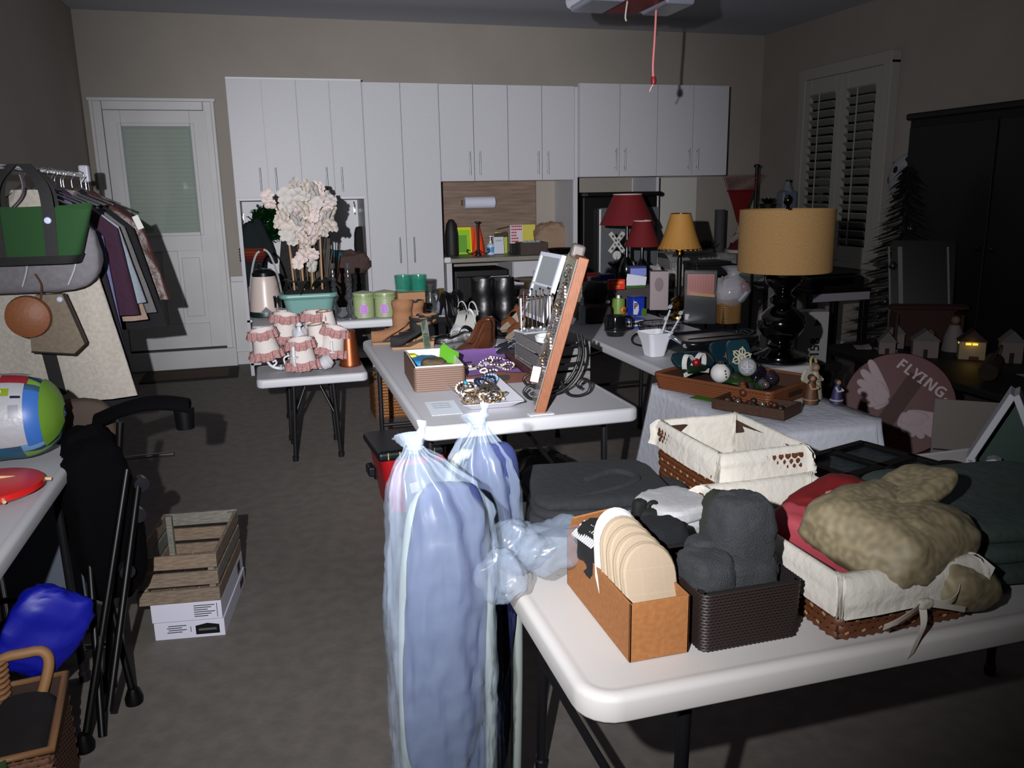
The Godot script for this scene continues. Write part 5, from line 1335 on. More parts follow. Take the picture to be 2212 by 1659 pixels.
func jewellery() -> void:
	var y := 0.74
	# wicker box with a white liner
	var w := thing("wicker_box", "small brown woven box with white lining and a green price card on the middle table", "basket", V(0.62, y, -3.34), -3)
	weave(w, 0.2, 0.38, 0.095, 0.012, M(Color(0.4, 0.31, 0.26), 0.6), 0.008, M(Color(0.2, 0.14, 0.11), 0.8), 0.0, 0.0, 0.0014)
	var ln := B()
	for s in [-1, 1]:
		ln.box(V(s * 0.092, 0.056, 0), V(0.004, 0.09, 0.37), 0.001)
		ln.box(V(0, 0.056, s * 0.182), V(0.19, 0.09, 0.004), 0.001)
	part(w, "liner", ln, M(Color(0.8, 0.79, 0.77), 0.9))
	var sc := thing("folded_scarf", "blue and yellow printed scarf folded inside the woven box", "scarf", V(0.6, y + 0.04, -3.38))
	part(sc, "fold", soft(0.13, 0.16, 0.05, 3.0, 0.01, 10.0), M(Color(0.12, 0.42, 0.6), 0.6)).position = V(0, 0.02, -0.05)
	part(sc, "yellow_edge", soft(0.05, 0.05, 0.02, 3.0, 0.006, 10.0), M(Color(0.7, 0.65, 0.1), 0.6)).position = V(-0.05, 0.045, -0.09)
	var bz := thing("tan_bundle", "tan and olive cloth pouches lying in the front of the woven box", "pouch", V(0.62, y + 0.035, -3.27))
	part(bz, "pouch", soft(0.15, 0.15, 0.06, 6.0, 0.012, 10.0), M(Color(0.5, 0.4, 0.3), 0.8)).position = V(0, 0.02, 0)
	part(bz, "olive_pouch", soft(0.1, 0.08, 0.05, 7.0, 0.01, 10.0), M(Color(0.25, 0.22, 0.14), 0.8)).position = V(-0.01, 0.045, -0.02)
	var gc := thing("green_price_card", "lime green card standing in the right end of the woven box", "card", V(0.68, y + 0.06, -3.33), 20)
	part(gc, "card", B().prism(poly([-0.045, 0.0, 0.05, 0.0, 0.055, 0.05, 0.01, 0.075, -0.02, 0.1, -0.035, 0.08]), -0.001, 0.001), M(Color(0.3, 0.55, 0.1), 0.6))
	part(gc, "clip", B().tube(ring(V(-0.02, 0.098, 0), 0.008, 12, E(90, 0, 0)), 0.0015, 5, true), M(Color(0.8, 0.8, 0.8), 0.2, {"m": 1.0}))
	# wooden tray with a lilac cloth
	var t := thing("wooden_tray", "brown wooden tray lined with lilac paper and silver jewellery", "tray", V(0.875, y, -3.47), -3)
	var wd := M(Color(0.32, 0.15, 0.09), 0.4, {"a": "grain", "s": V(2, 14, 2)})
	part(t, "bottom", bx(V(0, 0.006, 0), V(0.26, 0.01, 0.54)), wd)
	for s in [-1, 1]:
		part(t, "side_rail", bx(V(s * 0.137, 0.022, 0), V(0.014, 0.044, 0.56), 0.004), wd)
		var en := B()
		en.prism(poly([-0.144, 0.0, 0.144, 0.0, 0.144, 0.036, 0.06, 0.042, 0.0, 0.05, -0.06, 0.042, -0.144, 0.036]), -0.008, 0.008, Transform3D(Basis.IDENTITY, V(0, 0, s * 0.275)))
		var eo := part(t, "end_rail", en, wd)
		var hs := B()
		hs.prism(rrect(0.09, 0.022, 0.01), -0.001, 0.001, Transform3D(Basis.IDENTITY, V(0, 0.024, s * 0.2835)))
		part(eo, "hand_hole", hs, M(Color(0.06, 0.03, 0.02), 0.8))
	part(t, "lilac_paper", sheet(12, 20, func(u, q): return V(-0.125 + 0.25 * u, 0.016 + 0.03 * pow(q, 6.0) + 0.005 * nz(u * 20, q * 30, 2), 0.255 - 0.515 * q)), M(Color(0.5, 0.36, 0.62), 0.8, {"two": 1}))
	var silver := M(Color(0.85, 0.83, 0.8), 0.15, {"m": 1.0})
	var pearl := M(Color(0.85, 0.8, 0.76), 0.25)
	for k in 16:
		var c := V(rng.randf_range(-0.1, 0.1), 0.03, rng.randf_range(-0.12, 0.24))
		var pts := ring(c, rng.randf_range(0.014, 0.035), 14, E(rng.randf_range(-25, 25), 0, rng.randf_range(-25, 25)))
		bead_string(t, "bracelet", pts, 0.0042, [silver, pearl, M(Color(0.5, 0.4, 0.35), 0.2, {"m": 0.8}), pearl][k % 4])
	for k in 5: part(t, "paper_tag", bx(V(-0.08 + k * 0.04, 0.034, 0.12 - 0.05 * (k % 3)), V(0.035, 0.001, 0.024), 0.0, E(8, k * 40, 5)), M(Color(0.82, 0.82, 0.82), 0.7))
	# square plate of bracelets
	var p := thing("square_plate", "white square plate heaped with gold and beaded bracelets near the table end", "plate", V(0.735, y, -2.985), -2)
	var pb := B()
	var prof := [[0.155, 0.33, 0.0], [0.165, 0.35, 0.004], [0.215, 0.435, 0.028], [0.225, 0.45, 0.03], [0.222, 0.446, 0.034], [0.165, 0.345, 0.009], [0.15, 0.33, 0.006]]
	pb.grid(48, 6, func(u: float, q: float) -> Vector3:
		var e: Array = prof[roundi(q * 6)]
		var o := at2(rrect(e[0], e[1], 0.014, 4), u)
		return V(o.x, e[2], -o.y), true)
	pb.grid(48, 1, func(u: float, q: float) -> Vector3:
		var o := at2(rrect(0.15, 0.33, 0.014, 4), u) * (1 - q)
		return V(o.x, 0.006, -o.y), true)
	part(p, "plate", pb, M(Color(0.8, 0.8, 0.84), 0.2))
	var gold := M(Color(0.75, 0.55, 0.25), 0.2, {"m": 1.0})
	var navy := M(Color(0.08, 0.09, 0.16), 0.25)
	for k in 34:
		var c := V(rng.randf_range(-0.065, 0.065), 0.016 + rng.randf_range(0, 0.022), rng.randf_range(-0.1, 0.14))
		var r := rng.randf_range(0.02, 0.034)
		var bas := E(rng.randf_range(-40, 40), 0, rng.randf_range(-40, 40))
		if k % 3 == 0: part(p, "bangle", B().tube(ring(c, r, 20, bas), 0.002, 6, true), [gold, silver][k % 2])
		else: bead_string(p, "bracelet", ring(c, r, 16, bas), 0.0048, [gold, pearl, M(Color(0.45, 0.38, 0.3), 0.3), gold, M(Color(0.2, 0.16, 0.12), 0.3), silver][k % 6])
	for k in 4: bead_string(p, "navy_bracelet", ring(V(0.02 + 0.012 * k, 0.04, -0.06 - 0.02 * k), 0.034, 18, E(20, 0, 12 * k - 18)), 0.0056, [navy, M(Color(0.25, 0.35, 0.5), 0.25), navy, M(Color(0.5, 0.6, 0.72), 0.25)][k])
	bead_string(p, "turquoise_ring", [V(-0.055, 0.055, -0.03)], 0.008, M(Color(0.1, 0.5, 0.6), 0.3))
	var cd := thing("price_sheet", "white handwritten price sheet under the edge of the square plate", "sheet", V(0.565, y, -2.88), -3)
	part(cd, "paper", bx(V(0, 0.0012, 0), V(0.11, 0.001, 0.2), 0.0), M(Color(0.8, 0.83, 0.86), 0.7))
	for k in 3:
		var sq := []
		for i in 26: sq.append(V(-0.035 + i * 0.0026, 0.0022, -0.06 + k * 0.03 + 0.007 * sin(i * 1.7 + k) * (0.5 + 0.5 * sin(i * 0.6))))
		part(cd, "handwriting", B().tube(sq, 0.0008, 4), M(Color(0.25, 0.28, 0.33), 0.8))
	# leaning oak display frame with hanging earrings
	var f := thing("oak_display_frame", "tall oak display frame leaning sideways, hung with necklaces and earrings", "frame", V(0.868, y, -2.68), -15)
	var lean := E(0, 0, -16.0)
	var oak := M(Color(0.56, 0.32, 0.17), 0.55, {"a": "grain", "s": V(30, 2.0, 30), "b": "grain", "h": 0.08})
	for e in [[0.0, 0.28, -0.012, 0.56, 0.024], [0.0, 0.28, -0.33, 0.56, 0.024], [0.0, 0.012, -0.17, 0.024, 0.3], [0.0, 0.548, -0.17, 0.024, 0.3]]:
		part(f, "frame_bar", bx(lean * V(e[0], e[1], e[2]), V(0.036, e[3], e[4]), 0.003, lean), oak)
	part(f, "acrylic_sheet", bx(lean * V(-0.02, 0.28, -0.17), V(0.004, 0.54, 0.32), 0.0, lean), M(Color(0.8, 0.78, 0.76), 0.15, {"al": 0.25}))
	part(f, "backing_cloth", bx(lean * V(0.008, 0.28, -0.17), V(0.006, 0.54, 0.32), 0.0, lean), M(Color(0.42, 0.36, 0.33), 0.9))
	for k in 26:
		var yy := 0.14 + 0.4 * k / 26.0
		var c := lean * V(-0.032, yy, -0.03 - 0.03 * (k % 4))
		if k % 2: part(f, "hoop_earring", B().tube(ring(c + V(-0.006, -0.012, 0), 0.011, 14, E(90, 20 * k, 0)), 0.0018, 5, true), [gold, silver, silver][k % 3])
		else: bead_string(f, "drop_earring", [c, c + V(0, -0.012, 0), c + V(0.0, -0.024, 0), c + V(0, -0.034, 0)], 0.0045, [silver, M(Color(0.25, 0.25, 0.28), 0.2, {"m": 0.7}), pearl][k % 3])
	for k in 5:
		var a := lean * V(-0.034, 0.5 - 0.07 * k, -0.04)
		bead_string(f, "necklace", curve([a, a + V(-0.02, -0.07, 0.0), a + V(-0.006, -0.13, -0.03), a + V(0.0, -0.05, -0.07)], 9), 0.003, [silver, gold, M(Color(0.4, 0.4, 0.5), 0.2)][k % 3])
	part(f, "paper_tag", bx(lean * V(-0.05, 0.13, -0.02), V(0.03, 0.055, 0.001), 0.0, E(0, 15, -14)), M(Color(0.8, 0.78, 0.8), 0.7))
	part(f, "top_clip", bx(lean * V(-0.01, 0.57, -0.16), V(0.05, 0.05, 0.06), 0.012, lean), M(Color(0.35, 0.32, 0.31), 0.5))
	var slot := one("slot_stand", "white slotted foot under the oak frame", "stand", bx(V(0, 0.002, 0), V(0.09, 0.004, 0.03), 0.001), M(Color(0.82, 0.84, 0.86), 0.4), V(0.87, y, -2.675), 0)
	# wrought iron easel
	var e := thing("iron_easel", "black wrought iron easel with curled feet holding the oak frame", "easel", V(0.98, y, -2.86), 0)
	var iron := M(Color(0.045, 0.04, 0.035), 0.45)
	for zz in [0.0, 0.045]:
		part(e, "curved_leg", B().tube(curve([V(0.11, 0.24, -zz), V(0.12, 0.16, -zz), V(0.09, 0.08, -zz), V(0.03, 0.03, -zz), V(-0.06, 0.015, -zz)]), 0.006, 8), iron)
	part(e, "scroll", B().tube(curve([V(0.03, 0.07, 0), V(0.055, 0.02, 0), V(0.1, 0.006, 0), V(0.14, 0.02, 0), V(0.145, 0.055, 0), V(0.115, 0.07, 0), V(0.095, 0.05, 0), V(0.11, 0.035, 0)]), 0.0058, 8), iron)
	part(e, "scroll", B().tube(curve([V(-0.05, 0.015, 0), V(-0.09, 0.012, 0), V(-0.115, 0.04, 0), V(-0.09, 0.062, 0), V(-0.065, 0.04, 0), V(-0.09, 0.028, 0)]), 0.0058, 8), iron)
	part(e, "scroll", B().tube(curve([V(-0.06, 0.06, 0), V(-0.1, 0.065, 0), V(-0.115, 0.09, 0), V(-0.085, 0.105, 0), V(-0.07, 0.085, 0)]), 0.0052, 8), iron)
	for h in [0.13, 0.2]: part(e, "cross_bar", B().tube([V(-0.04 + h * 0.3, h, 0), V(0.13, h, -0.02)], 0.005, 8), iron)
	# grey plank crate used as a riser, with what stands on it
	var cr := thing("grey_crate", "small grey-washed plank crate used as a riser behind the oak frame", "crate", V(1.11, y, -3.27), 0)
	var gw := []
	for col in [Color(0.46, 0.45, 0.45), Color(0.4, 0.39, 0.4), Color(0.5, 0.48, 0.46)]: gw.append(M(col, 0.8, {"a": "grain", "s": V(3, 12, 3), "b": "grain", "h": 0.1}))
	plank_crate(cr, 0.2, 0.4, 0.17, gw, 3, 0.01, 0.01)
	part(cr, "top_board", bx(V(0, 0.168, 0), V(0.2, 0.008, 0.4), 0.002), gw[0])
	var lid := thing("jar_lid", "white round dish with a green inside on the grey crate", "dish", V(1.065, y + 0.172, -3.14))
	part(lid, "rim", B().lathe([[0.0, 0.0], [0.06, 0.0], [0.064, 0.02], [0.06, 0.022], [0.056, 0.008], [0.0, 0.006]], 32), M(Color(0.78, 0.8, 0.8), 0.4))
	part(lid, "green_inside", B().lathe([[0.056, 0.0065], [0.0, 0.0075]], 28), M(Color(0.2, 0.4, 0.12), 0.7))
	var st := thing("necklace_stand", "clear acrylic necklace stand hung with fine gold and silver chains", "stand", V(1.08, y + 0.172, -3.38), 10)
	part(st, "base", bx(V(0, 0.004, 0), V(0.16, 0.008, 0.1), 0.002), glass(Color(0.95, 0.97, 1), 0.3))
	for s in [-1, 1]: part(st, "upright", B().tube([V(s * 0.07, 0.008, 0), V(s * 0.07, 0.15, 0)], 0.004, 8), glass(Color(0.95, 0.97, 1), 0.4))
	part(st, "bar", B().tube([V(-0.09, 0.15, 0), V(0.09, 0.15, 0)], 0.004, 8), silver)
	for k in 9:
		var x := -0.08 + k * 0.02
		part(st, "chain", B().tube([V(x, 0.15 + 0.03 * (k % 2), 0.005), V(x, 0.02 + 0.006 * (k % 3), 0.008)], 0.0022 if k % 3 else 0.0035, 5), [silver, M(Color(0.5, 0.35, 0.35), 0.3, {"m": 0.8}), gold][k % 3])
		bead_string(st, "charm", [V(x, 0.018, 0.008)], 0.006, [silver, pearl][k % 2])
		bead_string(st, "hook_ball", [V(x, 0.183 if k % 2 else 0.155, 0.004)], 0.006, silver)
	var tr := thing("earring_tree", "silver earring tree with dangling crystals behind the white frame", "stand", V(1.56, y, -4.72))
	part(tr, "stem", B().lathe([[0.0, 0.0], [0.06, 0.0], [0.06, 0.01], [0.006, 0.02], [0.006, 0.34], [0.0, 0.345]], 16), silver)
	for k in 16:
		var a := k * 2.4
		var h := 0.2 + 0.14 * k / 16.0
		var q := V(cos(a) * 0.06, h - 0.01, sin(a) * 0.06)
		part(tr, "arm", B().tube([V(0, h, 0), q], 0.002, 5), silver)
		bead_string(tr, "crystal", [q, q - V(0, 0.014, 0), q - V(0, 0.026, 0)], 0.007, M(Color(0.75, 0.75, 0.78), 0.06, {"m": 0.6}))
	# stacked brown box with a round tray on it, behind
	var bxs := thing("log_box", "rough brown wooden box behind the sandals", "box", V(1.56, y, -4.98))
	for k in 4: part(bxs, "plank", bx(V(0, 0.022 + k * 0.044, 0), V(0.22, 0.04, 0.14), 0.006, E(0, rng.randf_range(-2, 2), 0)), M([Color(0.3, 0.23, 0.18), Color(0.26, 0.2, 0.16)][k % 2], 0.85, {"a": "grain", "s": V(2, 14, 14)}))
	var rt := thing("round_tray", "round bronze tray balanced on the rough wooden box", "tray", V(1.57, y + 0.215, -4.98))
	part(rt, "tray", B().lathe([[0.0, 0.0], [0.11, 0.0], [0.125, 0.014], [0.12, 0.016], [0.1, 0.006], [0.0, 0.005]], 32), M(Color(0.4, 0.34, 0.25), 0.35, {"m": 0.5}))
	part(rt, "foot", B().lathe([[0.05, -0.04], [0.05, 0.0]], 20), M(Color(0.2, 0.15, 0.1), 0.5))
	# white picture frame leaning over the crate
	var wf := thing("white_picture_frame", "white framed glass leaning above the grey crate", "frame", V(1.145, 0.93, -3.47), 2)
	var wl := E(0, 0, -19.0)
	for q in [[0.155, -0.008, 0.31, 0.02], [0.155, -0.262, 0.31, 0.02], [0.01, -0.135, 0.02, 0.25], [0.3, -0.135, 0.02, 0.25], [0.16, -0.135, 0.012, 0.25]]:
		part(wf, "frame_bar", bx(wl * V(0, q[0], q[1]), V(0.022, q[2], q[3]), 0.003, wl), M(Color(0.8, 0.82, 0.88), 0.35))
	part(wf, "pane", bx(wl * V(-0.004, 0.155, -0.135), V(0.003, 0.29, 0.24), 0.0, wl), M(Color(0.55, 0.58, 0.6), 0.15, {"m": 0.0, "cl": 1.0}))
	var dk := one("display_riser", "dark block behind the grey crate that props the white frame", "block", bx(V(0, 0.095, 0), V(0.12, 0.19, 0.26), 0.006), M(Color(0.07, 0.07, 0.075), 0.6), V(1.2, y, -3.6))

# ---------------------------------------------------------------- lamps and games on the grey table
func lathe_ball(r: float, c: Vector3, seg := 20) -> MB:
	var p := []
	for k in 13: p.append([sin(PI * k / 12.0) * r, -cos(PI * k / 12.0) * r])
	return B().lathe(p, seg, c)

func lamp_table() -> void:
	var y := 0.74
	var l := thing("black_lamp", "large glossy black lamp with a mustard drum shade on the end of the grey table", "lamp", V(2.17, y, -3.2))
	var blk := M(Color(0.008, 0.008, 0.009), 0.06, {"cl": 0.6})
	part(l, "base", B().lathe([[0.0, 0.0], [0.12, 0.0], [0.125, 0.012], [0.12, 0.03], [0.07, 0.045], [0.05, 0.06]], 36), blk)
	part(l, "turned_body", B().lathe([[0.05, 0.06], [0.055, 0.075], [0.045, 0.09], [0.075, 0.11], [0.1, 0.145], [0.105, 0.175], [0.095, 0.205], [0.06, 0.235], [0.04, 0.25], [0.055, 0.265], [0.055, 0.285], [0.035, 0.3], [0.045, 0.32], [0.075, 0.345], [0.08, 0.37], [0.06, 0.4], [0.02, 0.42]], 36), blk)
	part(l, "neck", B().lathe([[0.02, 0.42], [0.016, 0.44], [0.016, 0.48], [0.0, 0.48]], 16), M(Color(0.3, 0.26, 0.18), 0.3, {"m": 1.0}))
	var sh := B().lathe([[0.198, 0.4], [0.2, 0.404], [0.2, 0.662], [0.198, 0.666], [0.194, 0.664], [0.194, 0.402], [0.198, 0.4]], 48)
	part(l, "drum_shade", sh, M(Color(0.68, 0.53, 0.33), 0.85, {"a": "cloth", "s": 6.0, "back": Color(0.12, 0.1, 0.06)}))
	var sp := B()
	for k in 3: sp.tube([V(0, 0.655, 0), V(cos(k * 2.09) * 0.196, 0.64, sin(k * 2.09) * 0.196)], 0.003, 6)
	sp.tube([V(0, 0.48, 0), V(0, 0.67, 0)], 0.004, 6)
	part(l, "shade_spider", sp, M(Color(0.5, 0.45, 0.35), 0.3, {"m": 1.0}))
	part(l, "finial", B().lathe([[0.0, 0.665], [0.01, 0.668], [0.008, 0.68], [0.02, 0.695], [0.02, 0.712], [0.01, 0.725], [0.0, 0.728]], 20), blk)
	part(l, "bulb", lathe_ball(0.03, V(0, 0.52, 0)), M(Color(0.8, 0.8, 0.78), 0.3))
	# slim brass lamp
	var g := thing("brass_lamp", "slim brass lamp with a pleated gold bell shade", "lamp", V(2.315, y, -4.46))
	var brass := M(Color(0.48, 0.37, 0.18), 0.25, {"m": 1.0})
	part(g, "base", B().lathe([[0.0, 0.0], [0.062, 0.0], [0.07, 0.012], [0.068, 0.025], [0.03, 0.035], [0.022, 0.05], [0.038, 0.07], [0.044, 0.09], [0.034, 0.105], [0.044, 0.115], [0.03, 0.13], [0.012, 0.14]], 28), brass)
	part(g, "column", B().lathe([[0.012, 0.14], [0.015, 0.15], [0.015, 0.36], [0.011, 0.37]], 16), M(Color(0.1, 0.095, 0.09), 0.3, {"m": 0.5}))
	part(g, "socket", B().lathe([[0.011, 0.37], [0.026, 0.385], [0.026, 0.4], [0.016, 0.41], [0.016, 0.44], [0.0, 0.44]], 20), brass)
	var bs := B()
	bs.grid(96, 10, func(u: float, q: float) -> Vector3:
		var r := lerpf(0.125, 0.058, pow(q, 0.75)) + 0.0035 * (1.0 if int(u * 96) % 2 else -1.0) * (1.2 - q)
		return V(cos(u * TAU) * r, 0.42 + q * 0.2 - (0.008 * (1.0 if int(u * 96) % 4 < 2 else 0.0) if q < 0.05 else 0.0), -sin(u * TAU) * r), true)
	part(g, "pleated_shade", bs, M(Color(0.66, 0.47, 0.21), 0.7, {"two": 1, "back": Color(0.14, 0.1, 0.05)}))
	for e in [0.058, 0.125]: part(g, "shade_hoop", B().tube(ring(V(0, 0.62 if e < 0.1 else 0.42, 0), e, 32), 0.002, 5, true), brass)
	# white bowl with clear utensils
	var w := thing("white_bowl", "square white bowl holding clear serving tools", "bowl", V(1.7, y, -3.5), 8)
	var pr := [[0.075, 0.0], [0.08, 0.004], [0.105, 0.07], [0.13, 0.108], [0.138, 0.112], [0.13, 0.114], [0.1, 0.075], [0.07, 0.01]]
	var wb := B()
	wb.grid(40, 7, func(u: float, q: float) -> Vector3:
		var e: Array = pr[roundi(q * 7)]
		var o := at2(rrect(e[0] * 1.0, e[0] * 1.0, 0.02, 5), u)
		return V(o.x, e[1], -o.y), true)
	wb.grid(40, 1, func(u: float, q: float) -> Vector3:
		var o := at2(rrect(0.07, 0.07, 0.02, 5), u) * (1 - q)
		return V(o.x, 0.01, -o.y), true)
	part(w, "bowl", wb, M(Color(0.8, 0.8, 0.83), 0.15))
	for e in [[0.0, 0.0, 0.07, 0.2], [0.02, 0.01, 0.1, 0.17], [-0.01, 0.02, 0.05, 0.15]]:
		var t := thing("clear_server", ["clear plastic serving spoon leaning tallest in the white bowl", "clear plastic fork leaning right in the white bowl", "shorter clear plastic spoon in the white bowl"][int(e[1] * 100)], "utensil", w.position + V(e[0], 0.012, e[1]), 0)
		part(t, "shaft", B().tube([V(0, 0, 0), V(e[2], e[3], 0.01)], 0.005, 6), glass(Color(0.9, 0.92, 0.95), 0.35))
		part(t, "head", soft(0.022, 0.034, 0.006, 0.0, 0.0), glass(Color(0.9, 0.92, 0.95), 0.35)).transform = Transform3D(E(0, 0, 60), V(e[2], e[3] + 0.015, 0.01))
	# electric griddle
	var gr := thing("griddle", "dark electric griddle with chrome trim and bright side handles", "griddle", V(1.985, y, -3.5), 6)
	var gm := M(Color(0.05, 0.065, 0.08), 0.25)
	var body := B()
	body.grid(40, 5, func(u: float, q: float) -> Vector3:
		var e: Array = [[0.3, 0.2, 0.0], [0.36, 0.25, 0.012], [0.42, 0.29, 0.06], [0.42, 0.29, 0.075], [0.4, 0.27, 0.08], [0.38, 0.25, 0.066]][roundi(q * 5)]
		var o := at2(rrect(e[0], e[1], 0.07, 6), u)
		return V(o.x, e[2], -o.y), true)
	part(gr, "body", body, gm)
	part(gr, "plate", bx(V(0, 0.066, 0), V(0.36, 0.01, 0.23), 0.004), M(Color(0.06, 0.055, 0.055), 0.35))
	for zz in [0.0, 0.055]: part(gr, "chrome_trim", B().tube([V(-0.17, 0.085 - zz * 0.25, 0.08 + zz), V(0.13, 0.085 - zz * 0.25, 0.08 + zz)], 0.004, 6), M(Color(0.85, 0.86, 0.88), 0.1, {"m": 1.0}))
	part(gr, "rim_trim", B().tube(curve([V(-0.19, 0.07, 0.1), V(-0.1, 0.068, 0.148), V(0.1, 0.068, 0.148), V(0.19, 0.07, 0.1), V(0.2, 0.085, 0.0)]), 0.003, 6), M(Color(0.6, 0.62, 0.65), 0.15, {"m": 1.0}))
	part(gr, "handle", B().tube(curve([V(-0.2, 0.07, 0.07), V(-0.235, 0.095, 0.04), V(-0.235, 0.1, -0.03), V(-0.2, 0.08, -0.06)]), 0.012, 8), M(Color(0.75, 0.77, 0.8), 0.15, {"m": 0.9}))
	part(gr, "handle", B().tube(curve([V(0.2, 0.07, 0.06), V(0.235, 0.08, 0.03), V(0.23, 0.08, -0.03), V(0.2, 0.07, -0.06)]), 0.012, 8), gm)
	part(gr, "screw_head", B().lathe([[0.0, 0.0], [0.012, 0.0], [0.01, 0.005], [0.0, 0.006]], 14, V(-0.2, 0.06, 0.1), E(90, -25, 0)), M(Color(0.85, 0.86, 0.9), 0.2, {"m": 0.8}))
	# glass jar, cord and wire basket
	var j := thing("glass_jug", "dark glass carafe lying empty at the near left of the grey table", "carafe", V(1.75, y, -4.08))
	part(j, "bowl", B().lathe([[0.0, 0.0], [0.045, 0.0], [0.058, 0.03], [0.06, 0.06], [0.05, 0.1], [0.052, 0.108], [0.046, 0.1], [0.055, 0.06], [0.0, 0.006]], 28), M(Color(0.06, 0.065, 0.07), 0.05, {"al": 0.75}))
	part(j, "band", B().tube(ring(V(0, 0.03, 0), 0.059, 28), 0.003, 6, true), M(Color(0.6, 0.6, 0.62), 0.15, {"m": 1.0}))
	part(j, "handle", B().tube(curve([V(0.05, 0.1, 0), V(0.09, 0.09, 0), V(0.09, 0.04, 0), V(0.058, 0.03, 0)]), 0.008, 8), M(Color(0.03, 0.03, 0.03), 0.3))
	var cd := thing("power_cord", "black power cord looped across the grey table", "cord", V(1.85, y, -3.75))
	part(cd, "cable", B().tube(curve([V(0.02, 0.005, 0.1), V(-0.07, 0.005, 0.08), V(-0.12, 0.006, -0.05), V(-0.06, 0.03, -0.16), V(0.08, 0.03, -0.18), V(0.16, 0.01, -0.1), V(0.1, 0.006, 0.0)]), 0.005, 6), M(Color(0.02, 0.02, 0.02), 0.4))
	part(cd, "plug", B().tube([V(0.02, 0.01, 0.1), V(0.035, 0.02, 0.14)], [0.011, 0.009], 8), M(Color(0.03, 0.03, 0.03), 0.4))
	var wr := thing("wire_basket", "flat black wire basket behind the white bowl", "basket", V(1.96, y, -3.98))
	for k in 3: part(wr, "hoop", B().tube(ring(V(0, 0.012 + k * 0.03, 0), 0.1 + k * 0.012, 32, Basis.IDENTITY, 0.07 + k * 0.01), 0.003, 5, true), M(Color(0.02, 0.02, 0.025), 0.3))
	for k in 16: part(wr, "wire", B().tube([V(cos(TAU * k / 16) * 0.1, 0.012, sin(TAU * k / 16) * 0.07), V(cos(TAU * k / 16) * 0.124, 0.072, sin(TAU * k / 16) * 0.09)], 0.002, 4), M(Color(0.02, 0.02, 0.025), 0.3))
	var dvd := thing("card_stack", "stack of blue and white game cards in front of the tins", "cards", V(1.93, y, -4.28), 12)
	for k in 5: part(dvd, "card", bx(V(0.004 * k, 0.006 + k * 0.011, 0), V(0.1, 0.009, 0.07), 0.001, E(0, k * 5 - 8, 0)), M([Color(0.16, 0.25, 0.62), Color(0.75, 0.75, 0.78), Color(0.3, 0.22, 0.2), Color(0.75, 0.77, 0.82), Color(0.18, 0.28, 0.66)][k], 0.5))
	# boxes and tins
	var tb := thing("tall_game_box", "tall white and taupe game box lettered The Game", "game", V(2.4, y, -4.9), -22)
	part(tb, "carton", bx(V(0, 0.124, 0), V(0.115, 0.248, 0.075), 0.002), M(Color(0.55, 0.49, 0.5), 0.5))
	part(tb, "spine_face", bx(V(0.058, 0.124, 0), V(0.001, 0.246, 0.073)), M(Color(0.78, 0.78, 0.84), 0.5))
	part(tb, "picture_oval", B().prism(PackedVector2Array(range(24).map(func(i): return Vector2(cos(TAU * i / 24) * 0.028, 0.165 + sin(TAU * i / 24) * 0.045))), 0.0378, 0.0385), M(Color(0.42, 0.33, 0.35), 0.5))
	part(tb, "top_flap", bx(V(0, 0.2485, 0), V(0.114, 0.001, 0.074)), M(Color(0.3, 0.22, 0.2), 0.5))
	letters(tb, "The Game", 0.042, M(Color(0.15, 0.15, 0.2), 0.6), Transform3D(Basis(V(0, 1, 0), V(0, 0, 1), V(1, 0, 0)), V(0.0592, 0.12, 0.004)), "lettering", false, true)
	for k in 2: part(tb, "print_line", bx(V(0.0588, 0.12, -0.02 - 0.011 * k), V(0.0006, 0.19, 0.0035)), M(Color(0.45, 0.45, 0.52), 0.6))
	var bl := thing("blue_game_box", "blue and white box behind the tall taupe game box", "box", V(2.33, y + 0.07, -5.08), -10)
	part(bl, "carton", bx(V(0, 0.1, 0), V(0.11, 0.2, 0.06), 0.002), M(Color(0.1, 0.13, 0.4), 0.5))
	part(bl, "pale_band", bx(V(0, 0.16, 0.0305), V(0.108, 0.05, 0.001)), M(Color(0.45, 0.5, 0.75), 0.5))
	var wp := thing("white_leaflet", "white leaflet leaning in front of the blue box", "leaflet", V(2.27, y + 0.02, -4.98), -12)
	part(wp, "sheet", bx(V(0, 0.1, 0), V(0.13, 0.2, 0.003), 0.0, E(-14, 0, -10)), M(Color(0.78, 0.78, 0.83), 0.7))
	part(wp, "photo", bx(V(0.03, 0.05, 0.02), V(0.06, 0.07, 0.002), 0.0, E(-14, 0, -10)), M(Color(0.4, 0.33, 0.31), 0.7))
	var bk := thing("dark_storage_box", "dark taupe storage box beneath the leaflet", "box", V(2.3, y, -5.02))
	part(bk, "carton", bx(V(0, 0.07, 0), V(0.2, 0.14, 0.12), 0.003), M(Color(0.26, 0.23, 0.24), 0.7))
	part(bk, "lid", bx(V(0, 0.142, 0), V(0.205, 0.02, 0.125), 0.003), M(Color(0.24, 0.21, 0.22), 0.7))
	var rc := thing("red_card_box", "small red card box with yellow lettering on the game pile", "box", V(2.07, y + 0.15, -4.82), -6)
	part(rc, "carton", bx(V(0, 0.035, 0), V(0.105, 0.062, 0.03), 0.002), M(Color(0.78, 0.13, 0.06), 0.5))
	for k in 9: part(rc, "print_mark", bx(V(-0.036 + k * 0.009, 0.047, 0.0153), V(0.0065, 0.013, 0.0006)), M(Color(0.85, 0.5, 0.1), 0.5))
	for k in 5: part(rc, "print_mark", bx(V(-0.022 + k * 0.009, 0.024, 0.0153), V(0.0065, 0.012, 0.0006)), M(Color(0.85, 0.5, 0.1), 0.5))
	var gt := thing("green_tin", "green drink tin with an orange fruit on it", "tin", V(2.06, y, -4.76), 0)
